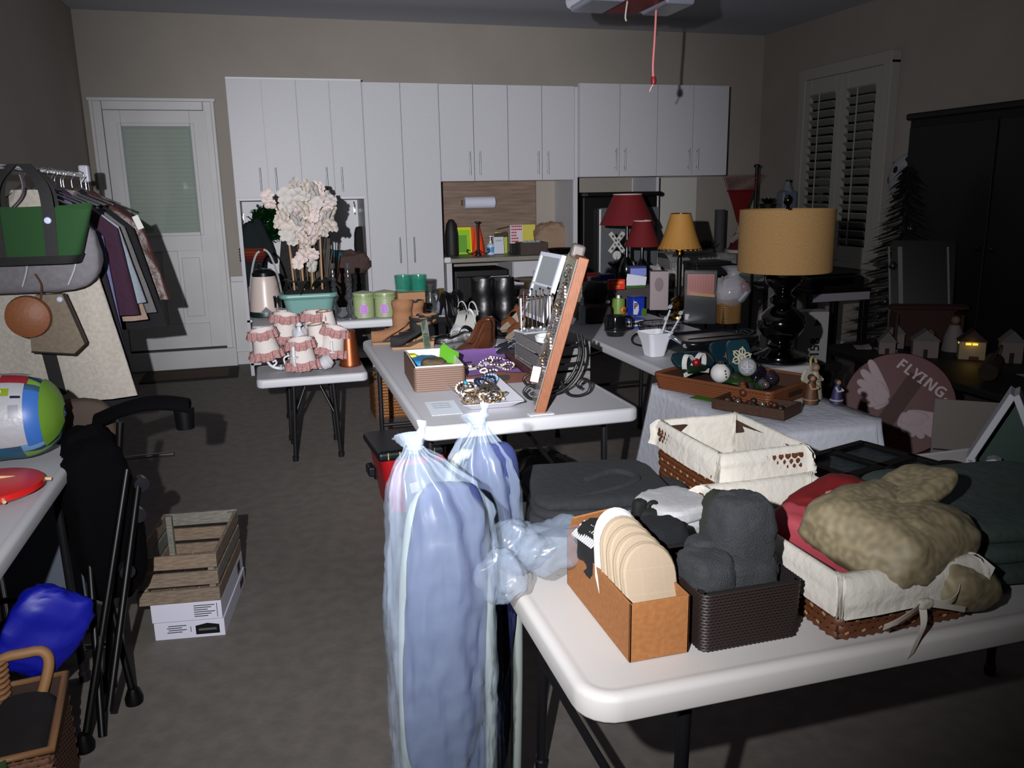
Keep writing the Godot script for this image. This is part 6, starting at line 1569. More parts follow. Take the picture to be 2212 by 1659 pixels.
	part(gt, "can", B().lathe([[0.0, 0.0], [0.038, 0.0], [0.04, 0.004], [0.04, 0.1], [0.036, 0.106], [0.0, 0.106]], 28), M(Color(0.42, 0.52, 0.22), 0.4))
	part(gt, "lid_knob", B().lathe([[0.0, 0.106], [0.012, 0.106], [0.01, 0.125], [0.0, 0.127]], 14), M(Color(0.8, 0.8, 0.78), 0.2))
	part(gt, "orange_fruit", lathe_ball(0.024, V(0.018, 0.035, 0.03)), M(Color(0.75, 0.4, 0.06), 0.5)).scale = V(1, 1, 0.9)
	part(gt, "fruit_pit", lathe_ball(0.01, V(0.02, 0.035, 0.051)), M(Color(0.35, 0.12, 0.04), 0.5))
	var dt := thing("cream_tin", "pale yellow label tin behind the green drink tin", "tin", V(2.0, y, -4.86), 0)
	part(dt, "can", B().lathe([[0.0, 0.0], [0.035, 0.0], [0.037, 0.004], [0.037, 0.08], [0.0, 0.082]], 24), M(Color(0.3, 0.32, 0.2), 0.4))
	part(dt, "label", bx(V(-0.02, 0.05, 0.033), V(0.03, 0.03, 0.004)), M(Color(0.7, 0.7, 0.4), 0.5))
	var bt := thing("blue_tin", "blue tin with a white crescent and a red letter P", "tin", V(2.16, y, -4.72), 10)
	part(bt, "box", bx(V(0, 0.055, 0), V(0.085, 0.11, 0.07), 0.006), M(Color(0.09, 0.2, 0.62), 0.4))
	part(bt, "white_crescent", B().prism(PackedVector2Array([Vector2(-0.042, 0.095), Vector2(-0.02, 0.088), Vector2(-0.004, 0.065), Vector2(-0.002, 0.035), Vector2(-0.012, 0.008), Vector2(-0.042, 0.012)]), 0.0352, 0.0358), M(Color(0.78, 0.78, 0.82), 0.4))
	letters(bt, "P", 0.05, M(Color(0.3, 0.03, 0.1), 0.5), Transform3D(Basis.IDENTITY, V(-0.026, 0.062, 0.036)), "lettering", true)
	part(bt, "green_tag", bx(V(0.03, 0.015, 0.045), V(0.035, 0.06, 0.003), 0.001, E(-10, 0, -12)), M(Color(0.28, 0.4, 0.16), 0.6))
	part(bt, "lid", bx(V(0, 0.114, 0), V(0.088, 0.01, 0.073), 0.003), M(Color(0.08, 0.16, 0.5), 0.4))
	var gn := thing("green_lid_box", "grey box with a bright green lid behind the tins", "box", V(2.24, y, -4.95), 0)
	part(gn, "box", bx(V(0, 0.07, 0), V(0.24, 0.14, 0.02), 0.004), M(Color(0.25, 0.22, 0.22), 0.6))
	part(gn, "lid", bx(V(-0.02, 0.147, 0), V(0.2, 0.014, 0.05), 0.005), M(Color(0.2, 0.38, 0.1), 0.5))
	var nb := thing("game_carton", "blue and grey carton under the small red card box", "box", V(2.04, y, -5.0), 4)
	part(nb, "carton", bx(V(0, 0.11, 0), V(0.16, 0.22, 0.06), 0.003), M(Color(0.3, 0.31, 0.34), 0.6))
	part(nb, "blue_top", bx(V(0.03, 0.215, 0.0), V(0.1, 0.035, 0.062), 0.003), M(Color(0.08, 0.16, 0.5), 0.5))
	part(nb, "white_band", bx(V(-0.02, 0.185, 0.0308), V(0.1, 0.016, 0.001)), M(Color(0.7, 0.68, 0.62), 0.5))
	var ob := thing("orange_game_box", "shrink-wrapped orange and slate game box beside the brass lamp", "game", V(2.37, y, -4.3), -28)
	part(ob, "carton", bx(V(0, 0.15, 0), V(0.18, 0.3, 0.085), 0.002), M(Color(0.16, 0.17, 0.18), 0.2, {"cl": 0.5}))
	var op := part(ob, "orange_picture", bx(V(0.0, 0.225, 0.0427), V(0.15, 0.12, 0.001)), M(Color(0.52, 0.16, 0.07), 0.3, {"cl": 0.5}))
	for k in 9: part(op, "picture_stripe", bx(V(-0.06 + k * 0.015, 0.235, 0.0434), V(0.003, 0.085, 0.0006)), M(Color(0.36, 0.08, 0.04), 0.4))
	part(op, "yellow_banner", bx(V(0.01, 0.168, 0.0434), V(0.14, 0.016, 0.0006), 0.0, E(0, 0, -5)), M(Color(0.6, 0.4, 0.12), 0.4))
	part(ob, "orange_spine", bx(V(0.0905, 0.11, 0), V(0.001, 0.2, 0.06)), M(Color(0.62, 0.26, 0.07), 0.3, {"cl": 0.5}))
	for k in 5: part(ob, "spine_mark", bx(V(0.0912, 0.04 + k * 0.035, 0), V(0.0006, 0.018, 0.04), 0.0, E(0, 0, 0)), M(Color(0.28, 0.08, 0.03), 0.5))
	part(ob, "red_edge", bx(V(-0.0905, 0.24, 0), V(0.001, 0.11, 0.07)), M(Color(0.5, 0.06, 0.05), 0.3))
	part(ob, "white_sticker", bx(V(-0.07, 0.04, 0.0429), V(0.022, 0.032, 0.0008)), M(Color(0.7, 0.7, 0.72), 0.5))
	var gb := thing("gift_basket", "small tan basket wrapped in clear cellophane behind the griddle", "basket", V(2.52, y, -4.25))
	weave(gb, 0.12, 0.11, 0.14, 0.03, M(Color(0.48, 0.35, 0.18), 0.7), 0.012, M(Color(0.3, 0.2, 0.1), 0.8), 0.0, 0.15, 0.002)
	var ce := B()
	ce.grid(24, 10, func(u: float, q: float) -> Vector3:
		var r: float = [0.06, 0.085, 0.1, 0.11, 0.115, 0.11, 0.095, 0.06, 0.03, 0.05, 0.08][roundi(q * 10)]
		r += 0.012 * nz(cos(u * TAU) * 14, q * 22, sin(u * TAU) * 14)
		return V(cos(u * TAU) * r + q * 0.04, 0.1 + q * 0.22, -sin(u * TAU) * r), true)
	part(gb, "cellophane", ce, M(Color(0.85, 0.85, 0.88), 0.08, {"al": 0.3}))
	part(gb, "white_filler", soft(0.14, 0.12, 0.14, 3.0, 0.02, 8.0), M(Color(0.62, 0.6, 0.62), 0.8)).position = V(0.0, 0.19, 0)
	part(gb, "red_jar", lathe_ball(0.035, V(0.07, 0.21, 0.05)), M(Color(0.42, 0.03, 0.06), 0.3))
	part(gb, "spoon_handle", B().tube([V(0.03, 0.13, 0.07), V(0.075, 0.18, 0.075)], 0.01, 8), M(Color(0.75, 0.77, 0.82), 0.3))
	var md := thing("metal_trinket", "small polished metal trinket beside the black lamp foot", "trinket", V(2.12, y, -3.62))
	part(md, "post", B().lathe([[0.0, 0.0], [0.02, 0.0], [0.02, 0.01], [0.007, 0.016], [0.008, 0.07], [0.0, 0.074]], 14), M(Color(0.85, 0.8, 0.76), 0.1, {"m": 1.0}))
	part(md, "ball", lathe_ball(0.013, V(0.03, 0.02, 0.0), 14), M(Color(0.7, 0.5, 0.4), 0.15, {"m": 1.0}))
	var dr := thing("dark_basket", "dark red-brown basket of oddments at the far left of the grey table", "basket", V(1.83, y, -4.62))
	part(dr, "body", bx(V(0, 0.05, 0), V(0.16, 0.1, 0.26), 0.02), M(Color(0.13, 0.05, 0.045), 0.7, {"a": "cloth", "s": 6.0}))
	part(dr, "white_stub", bx(V(0.06, 0.12, 0.1), V(0.02, 0.014, 0.014), 0.002, E(0, 20, 30)), M(Color(0.85, 0.85, 0.9), 0.4))
	part(dr, "black_roll", soft(0.14, 0.2, 0.14, 3.0, 0.01, 6.0), M(Color(0.025, 0.025, 0.03), 0.7)).position = V(0.05, 0.15, -0.1)
	var sb := thing("spray_bottle", "slim clear spray bottle with white bands at the far left of the grey table", "bottle", V(1.72, y, -4.5))
	part(sb, "tube", B().lathe([[0.0, 0.0], [0.018, 0.0], [0.02, 0.01], [0.02, 0.1], [0.01, 0.115], [0.01, 0.15], [0.0, 0.152]], 16), glass(Color(0.8, 0.85, 0.88), 0.4))
	for k in 3: part(sb, "white_band", B().lathe([[0.0115, 0.115 + k * 0.016], [0.0115, 0.126 + k * 0.016]], 14), M(Color(0.85, 0.85, 0.88), 0.3))
	var ac := thing("acrylic_case", "clear acrylic case holding a dark cloth behind the oak frame", "case", V(1.72, y, -4.8))
	for s in [-1, 1]: part(ac, "side_sheet", bx(V(s * 0.09, 0.13, 0), V(0.004, 0.26, 0.12)), glass(Color(0.9, 0.92, 0.85), 0.25))
	part(ac, "dark_cloth", soft(0.15, 0.1, 0.2, 7.0, 0.015, 7.0, 0.5), M(Color(0.03, 0.03, 0.045), 0.8)).position = V(0, 0.11, 0)

# ---------------------------------------------------------------- back corner
func red_lamp(label: String, at: Vector3, r0: float, r1: float, h: float, top: float) -> void:
	var l := thing("red_lamp", label, "lamp", at, 0, "red lamps at the back")
	var sh := B().lathe([[r0, top - h], [r1, top]], 40)
	sh.grid(40, 1, func(u: float, q: float) -> Vector3: return V(cos(u * TAU) * (lerpf(r0, r1, q) - 0.004), top - h + q * h, -sin(u * TAU) * (lerpf(r0, r1, q) - 0.004)), true, true)
	part(l, "shade", sh, M(Color(0.45, 0.035, 0.07), 0.8, {"a": "cloth", "s": 8.0}))
	part(l, "shade_trim", B().tube(ring(V(0, top, 0), r1, 36), 0.005, 6, true), M(Color(0.78, 0.72, 0.7), 0.6))
	part(l, "body", B().lathe([[0.0, 0.0], [0.07, 0.0], [0.075, 0.012], [0.03, 0.03], [0.025, 0.06], [0.055, 0.12], [0.058, 0.18], [0.03, 0.24], [0.014, 0.26], [0.012, top - h + 0.08], [0.0, top - h + 0.08]], 24), M(Color(0.02, 0.02, 0.025), 0.2))

func corner_table() -> void:
	var y := 0.74
	red_lamp("taller red lamp with a wide cone shade in front of the steel fridge", V(2.64, y, -5.95), 0.21, 0.105, 0.225, 0.725)
	red_lamp("shorter red lamp with a cone shade, right of the taller one", V(2.66, y, -5.72), 0.13, 0.062, 0.185, 0.535)
	var x := thing("crossing_sign", "white toy railway crossing sign", "sign", V(2.62, y, -6.1))
	var wm := M(Color(0.72, 0.72, 0.7), 0.6)
	for s in [-1, 1]:
		var bar := part(x, "cross_bar", bx(V(0, 0.36, 0.004 * s), V(0.035, 0.19, 0.006), 0.001, E(0, 0, s * 38)), wm)
		for k in 4: part(bar, "letter_mark", bx(E(0, 0, s * 38) * V(0, (k - 1.5) * 0.04, 0) + V(0, 0.36, 0.008 + 0.004 * s), V(0.014, 0.02, 0.001), 0.0, E(0, 0, s * 38)), M(Color(0.25, 0.25, 0.26), 0.6))
	part(x, "disc", B().lathe([[0.0, 0.0], [0.035, 0.0], [0.035, 0.005], [0.0, 0.006]], 20, V(0, 0.26, 0.0), E(90, 0, 0)), wm)
	part(x, "post", B().lathe([[0.0, 0.0], [0.03, 0.0], [0.03, 0.01], [0.006, 0.015], [0.006, 0.26]], 12), M(Color(0.04, 0.04, 0.04), 0.5))
	var tr := thing("black_tray", "glossy black dish on a stand below the crossing sign", "dish", V(2.7, y + 0.14, -6.15))
	part(tr, "dish", B().lathe([[0.0, 0.0], [0.06, 0.0], [0.12, 0.045], [0.125, 0.06], [0.11, 0.06], [0.05, 0.01], [0.0, 0.01]], 28), M(Color(0.02, 0.015, 0.02), 0.12))
	part(tr, "pedestal", B().lathe([[0.0, -0.14], [0.05, -0.14], [0.045, -0.125], [0.012, -0.1], [0.012, -0.01], [0.04, 0.0]], 20), M(Color(0.02, 0.015, 0.02), 0.2))
	var co := thing("white_cone_tree", "plain white cone tree among the winter village pieces", "ornament", V(2.72, y, -6.02))
	part(co, "cone", B().lathe([[0.0, 0.0], [0.055, 0.0], [0.056, 0.006], [0.014, 0.2], [0.0, 0.21]], 24), M(Color(0.78, 0.77, 0.74), 0.8))
	part(co, "stand", B().lathe([[0.0, -0.0], [0.03, 0.0]], 12), M(Color(0.3, 0.25, 0.2)))
	var c2 := thing("white_figure", "small white figurine left of the white cone tree", "figurine", V(2.53, y, -6.05))
	part(c2, "robe", B().lathe([[0.0, 0.0], [0.03, 0.0], [0.026, 0.05], [0.016, 0.1], [0.0, 0.11]], 16), M(Color(0.74, 0.72, 0.68), 0.7))
	part(c2, "head", lathe_ball(0.014, V(0, 0.118, 0), 14), M(Color(0.7, 0.6, 0.52), 0.7))
	var rh := thing("red_train", "dark red toy train heaped with parcels, left of the white cone tree", "toy train", V(2.33, y, -6.02), 6)
	part(rh, "chassis", bx(V(0, 0.04, 0), V(0.24, 0.05, 0.09), 0.01), M(Color(0.1, 0.02, 0.03), 0.5))
	part(rh, "cab", bx(V(-0.06, 0.12, 0), V(0.1, 0.12, 0.08), 0.008), M(Color(0.36, 0.03, 0.06), 0.5))
	part(rh, "boiler", B().lathe([[0.0, -0.07], [0.04, -0.07], [0.042, 0.06], [0.0, 0.07]], 20, V(0.05, 0.1, 0), E(0, 0, 90)), M(Color(0.36, 0.03, 0.06), 0.45))
	for k in 4: part(rh, "wheel", B().lathe([[0.0, -0.006], [0.022, -0.006], [0.022, 0.006], [0.0, 0.006]], 16, V(-0.09 + k * 0.06, 0.022, 0.05), E(90, 0, 0)), M(Color(0.05, 0.04, 0.04), 0.4))
	var hs := [[2.82, -6.05, 0.15, 0.17, "largest white snow-roofed cottage, left of the village row"], [2.95, -6.1, 0.1, 0.15, "narrow white snow-roofed cottage beside the largest"], [3.06, -6.05, 0.11, 0.12, "low white snow-roofed cottage with a rounded gable"], [3.18, -6.08, 0.12, 0.15, "white snow-roofed cottage at the right end of the village row"]]
	for e in hs:
		var h := thing("snow_cottage", e[4], "village house", V(e[0], y, e[1]), 8, "winter village cottages")
		part(h, "walls", bx(V(0, e[3] * 0.3, 0), V(e[2] * 0.85, e[3] * 0.6, 0.09), 0.004), M(Color(0.62, 0.58, 0.54), 0.8))
		part(h, "snow_roof", B().prism(poly([-e[2] * 0.56, e[3] * 0.5, e[2] * 0.56, e[3] * 0.5, e[2] * 0.5, e[3] * 0.62, e[2] * 0.08, e[3] * 1.1, -e[2] * 0.08, e[3] * 1.1, -e[2] * 0.5, e[3] * 0.62]), -0.055, 0.055), M(Color(0.74, 0.73, 0.71), 0.9))
		part(h, "chimney", bx(V(e[2] * 0.25, e[3] * 1.0, 0), V(0.018, 0.05, 0.018), 0.003), M(Color(0.7, 0.68, 0.66), 0.9))
		part(h, "doorway", bx(V(0.0, e[3] * 0.2, 0.046), V(0.025, e[3] * 0.35, 0.002)), M(Color(0.2, 0.14, 0.12), 0.8))
	var dk := thing("footlocker", "dark trunk standing behind the brass lamp", "trunk", V(3.3, y, -5.9))
	part(dk, "box", bx(V(0, 0.09, 0), V(0.3, 0.18, 0.22), 0.01), M(Color(0.05, 0.045, 0.05), 0.6))
	part(dk, "lid", bx(V(0, 0.19, 0), V(0.31, 0.03, 0.23), 0.008), M(Color(0.05, 0.045, 0.05), 0.6))
	# base cabinet under the window end with snow blanket
	var bc := thing("base_cabinet", "low cabinet below the end wall cabinet, topped with a fluffy snow blanket", "cabinet", V(4.2, 0, -7.42))
	part(bc, "body", bx(V(0, 0.43, 0), V(1.2, 0.86, 0.6), 0.003), M(Color(0.55, 0.54, 0.53), 0.6))
	for k in 2: part(bc, "door", bx(V(-0.3 + k * 0.6, 0.43, 0.31), V(0.58, 0.8, 0.02), 0.003), M(Color(0.6, 0.59, 0.58), 0.6))
	var sn := B()
	sn.grid(50, 16, func(u: float, q: float) -> Vector3: return V(-0.62 + 1.24 * u, 0.9 + 0.025 * nz(u * 60, q * 20, 5) - (0.05 * (1.0 - q * 6.0) if q < 0.16 else 0.0), 0.34 - 0.62 * q))
	part(bc, "snow_blanket", sn, M(Color(0.78, 0.78, 0.77), 0.95, {"b": "fine", "bs": 10.0, "h": 0.4, "two": 1}))
	var sa := thing("santa_figure", "red and white gnome Santa with a tall cream hat on the snow blanket", "figurine", V(4.3, 0.9, -7.05))
	part(sa, "robe", B().lathe([[0.0, 0.0], [0.12, 0.0], [0.115, 0.05], [0.08, 0.16], [0.05, 0.2], [0.0, 0.21]], 24), M(Color(0.3, 0.03, 0.05), 0.9))
	part(sa, "fur_hem", B().tube(ring(V(0, 0.015, 0), 0.12, 28), 0.018, 8, true), M(Color(0.75, 0.73, 0.7), 0.95))
	part(sa, "beard", soft(0.1, 0.05, 0.1, 3.0, 0.01, 10.0), M(Color(0.7, 0.68, 0.64), 0.95)).position = V(-0.02, 0.16, 0.07)
	part(sa, "hat", B().tube(curve([V(0, 0.18, 0), V(0.005, 0.27, 0), V(0.01, 0.34, 0.0), V(0.0, 0.38, 0)]), [0.062, 0.06, 0.058, 0.055, 0.052, 0.048, 0.045, 0.042, 0.04, 0.037, 0.034, 0.03, 0.026, 0.022, 0.018, 0.014, 0.01, 0.006, 0.001], 14), M(Color(0.66, 0.6, 0.5), 0.95))
	part(sa, "arm", B().tube([V(-0.06, 0.16, 0.03), V(-0.14, 0.12, 0.06)], [0.03, 0.025], 10), M(Color(0.62, 0.58, 0.54), 0.95))
	var gd := thing("fir_garland", "dark fir garland with red berries on the snow blanket", "garland", V(3.85, 0.93, -7.15))
	var nd := B()
	for k in 500:
		var p := V(rng.randf_range(-0.2, 0.2), rng.randf_range(0, 0.05), rng.randf_range(-0.05, 0.05))
		var d := V(rng.randf_range(-1, 1), rng.randf_range(0, 1), rng.randf_range(-1, 1)).normalized() * 0.06
		var s := d.cross(V(0.3, 0.4, 0.8)).normalized() * 0.003
		nd.quad(p - s, p + s, p + d + s, p + d - s)
	part(gd, "needles", nd, M(Color(0.03, 0.05, 0.03), 0.8, {"two": 1}), "", "stuff")
	for k in 6: part(gd, "berry", lathe_ball(0.014, V(0.08 + 0.018 * k, 0.04 + 0.012 * (k % 2), 0.04), 10), M(Color(0.35, 0.02, 0.03), 0.4))
	# rake, pole, plant and jug in the corner
	var rk := thing("leaf_rake", "red fan rake standing in the corner by the last wall cabinet", "rake", V(4.27, 0, -7.05))
	var red := M(Color(0.42, 0.05, 0.07), 0.5)
	for k in 22:
		var a := (k - 10.5) / 10.5
		part(rk, "tine", B().tube([V(a * 0.03, 1.22, 0), V(a * 0.135, 1.47, 0.0), V(a * 0.2, 1.6, 0.02), V(a * 0.205, 1.615, 0.05)], 0.0028, 4), red)
	part(rk, "cross_bar", B().tube([V(-0.14, 1.47, 0), V(0.14, 1.47, 0)], 0.011, 8), red)
	part(rk, "fan_plate", B().prism(poly([-0.025, 1.18, 0.025, 1.18, 0.125, 1.46, -0.125, 1.46]), -0.004, 0.004), red)
	part(rk, "handle", B().tube([V(0, 0, 0), V(0, 1.25, 0)], 0.014, 10), M(Color(0.25, 0.2, 0.16), 0.6))
	var po := thing("black_pole", "black pole with a flat knob standing beside the rake", "pole", V(4.46, 0, -7.1))
	part(po, "shaft", B().tube([V(0, 0, 0), V(0, 1.68, 0)], 0.016, 10), M(Color(0.02, 0.02, 0.02), 0.5))
	part(po, "knob", B().lathe([[0.0, 1.68], [0.028, 1.682], [0.03, 1.7], [0.02, 1.71], [0.0, 1.712]], 16), M(Color(0.02, 0.02, 0.02), 0.4))
	var gs := thing("grey_tube", "grey cardboard tube standing in front of the rake", "tube", V(4.15, 0.9, -7.2))
	part(gs, "tube", B().lathe([[0.0, 0.0], [0.05, 0.0], [0.05, 0.4], [0.044, 0.4], [0.044, 0.02], [0.0, 0.02]], 20), M(Color(0.25, 0.24, 0.25), 0.8))
	var pl := thing("green_plant", "dark leafy plant on a shelf behind the drum shade", "plant", V(4.5, 1.25, -6.95))
	part(pl, "pot", B().lathe([[0.0, 0.0], [0.06, 0.0], [0.075, 0.1], [0.0, 0.1]], 20), M(Color(0.03, 0.03, 0.03), 0.6))
	var lf := B()
	for k in 40:
		var a := k * 2.4
		var d := V(cos(a), 0.6 + 0.5 * sin(k * 1.3), sin(a)).normalized()
		var sd := d.cross(Vector3.UP).normalized()
		lf.grid(2, 5, func(u: float, q: float) -> Vector3: return V(0, 0.09, 0) + d * q * 0.13 + sd * ((u - 0.5) * 0.03 * sin(q * PI)) + Vector3.DOWN * q * q * 0.03)
	part(pl, "leaf", lf, M(Color(0.02, 0.035, 0.02), 0.5, {"two": 1}), "", "stuff")
	var sf := thing("corner_shelf", "narrow dark shelf unit in the corner behind the drum shade", "shelf", V(4.7, 0, -7.0))
	part(sf, "board", bx(V(0, 1.235, 0), V(0.5, 0.025, 0.3), 0.003), M(Color(0.1, 0.1, 0.1), 0.6))
	for q in [[-1, -1], [-1, 1], [1, -1], [1, 1]]: part(sf, "upright", bx(V(q[0] * 0.235, 0.61, q[1] * 0.135), V(0.025, 1.22, 0.025)), M(Color(0.1, 0.1, 0.1), 0.6))
	part(sf, "board", bx(V(0, 0.6, 0), V(0.5, 0.025, 0.3), 0.003), M(Color(0.1, 0.1, 0.1), 0.6))
	var jg := thing("blue_jug", "pale blue plastic jug with a handle on the corner shelf", "jug", V(4.72, 1.248, -6.98))
	part(jg, "body", bx(V(0, 0.11, 0), V(0.17, 0.22, 0.12), 0.03), M(Color(0.42, 0.45, 0.52), 0.5))
	part(jg, "neck", B().lathe([[0.06, 0.2], [0.03, 0.27], [0.025, 0.3], [0.0, 0.3]], 18), M(Color(0.5, 0.52, 0.56), 0.5))
	part(jg, "cap", B().lathe([[0.0, 0.29], [0.028, 0.29], [0.028, 0.315], [0.0, 0.316]], 16, V(0.01, 0, 0)), M(Color(0.06, 0.06, 0.07), 0.5))
	# white-topped black side table with a keyboard
	var st := thing("side_table", "black side table with a white apron behind the black lamp", "table", V(3.95, 0, -5.3))
	part(st, "top", bx(V(0, 0.76, 0), V(0.5, 0.03, 0.4), 0.004), M(Color(0.03, 0.03, 0.03), 0.5))
	part(st, "apron", bx(V(0, 0.72, 0.19), V(0.48, 0.06, 0.02), 0.003), M(Color(0.6, 0.58, 0.62), 0.6))
	for q in [[-1, -1], [-1, 1], [1, -1], [1, 1]]: part(st, "leg", bx(V(q[0] * 0.22, 0.37, q[1] * 0.17), V(0.05, 0.74, 0.05), 0.004), M(Color(0.02, 0.02, 0.02), 0.5))
	var kb := thing("dark_console", "dark keyboard console on the black side table", "keyboard", V(3.95, 0.775, -5.3))
	part(kb, "body", bx(V(0, 0.05, 0), V(0.46, 0.1, 0.3), 0.02, E(8, 0, 0)), M(Color(0.02, 0.02, 0.022), 0.6))
	for k in 12: part(kb, "key", bx(V(-0.19 + k * 0.034, 0.1, 0.06), V(0.026, 0.012, 0.08), 0.003, E(8, 0, 0)), M(Color(0.06, 0.06, 0.065), 0.5))
	var n1 := thing("numbered_box", "white box printed 158 with a green triangle behind the black lamp", "box", V(3.42, 0.36, -4.72), -18)
	part(n1, "carton", bx(V(0, 0.17, 0), V(0.2, 0.34, 0.14), 0.003), M(Color(0.62, 0.61, 0.6), 0.6))
	letters(n1, "158", 0.085, M(Color(0.03, 0.03, 0.03), 0.6), Transform3D(E(0, 0, 90), V(0.02, 0.1, 0.0705)), "lettering", true)
	part(n1, "green_triangle", B().prism(poly([0.005, 0.245, 0.05, 0.255, 0.02, 0.295]), 0.0702, 0.0712), M(Color(0.03, 0.16, 0.1), 0.6))
	var n2 := thing("dotted_carton", "white carton with two black dots half behind the black lamp", "box", V(3.2, 0.36, -4.75), -12)
	part(n2, "carton", bx(V(0, 0.15, 0), V(0.2, 0.3, 0.12), 0.003), M(Color(0.6, 0.58, 0.58), 0.6))
	for k in 2: part(n2, "black_dot", B().lathe([[0.014, 0.0], [0.012, 0.001], [0.0, 0.001]], 14, V(0.05, 0.08 + k * 0.08, 0.0605), E(90, 0, 0)), M(Color(0.03, 0.03, 0.03)))
	var rt := thing("red_topped_box", "small red-lidded box resting on the dotted carton", "box", V(3.22, 0.662, -4.75), -10)
	part(rt, "carton", bx(V(0, 0.03, 0), V(0.12, 0.06, 0.1), 0.003), M(Color(0.25, 0.02, 0.03), 0.6))
	part(rt, "lid", bx(V(0, 0.065, 0), V(0.125, 0.015, 0.105), 0.004), M(Color(0.3, 0.03, 0.04), 0.6))
	var bn := thing("low_bench", "low dark bench behind the grey table carrying white boxes", "bench", V(3.33, 0, -4.75))
	part(bn, "seat", bx(V(0, 0.335, 0), V(0.52, 0.05, 0.34), 0.006), M(Color(0.1, 0.09, 0.09), 0.6))
	for q in [[-1, -1], [-1, 1], [1, -1], [1, 1]]: part(bn, "leg", bx(V(q[0] * 0.22, 0.155, q[1] * 0.13), V(0.045, 0.31, 0.045), 0.004), M(Color(0.1, 0.09, 0.09), 0.6))

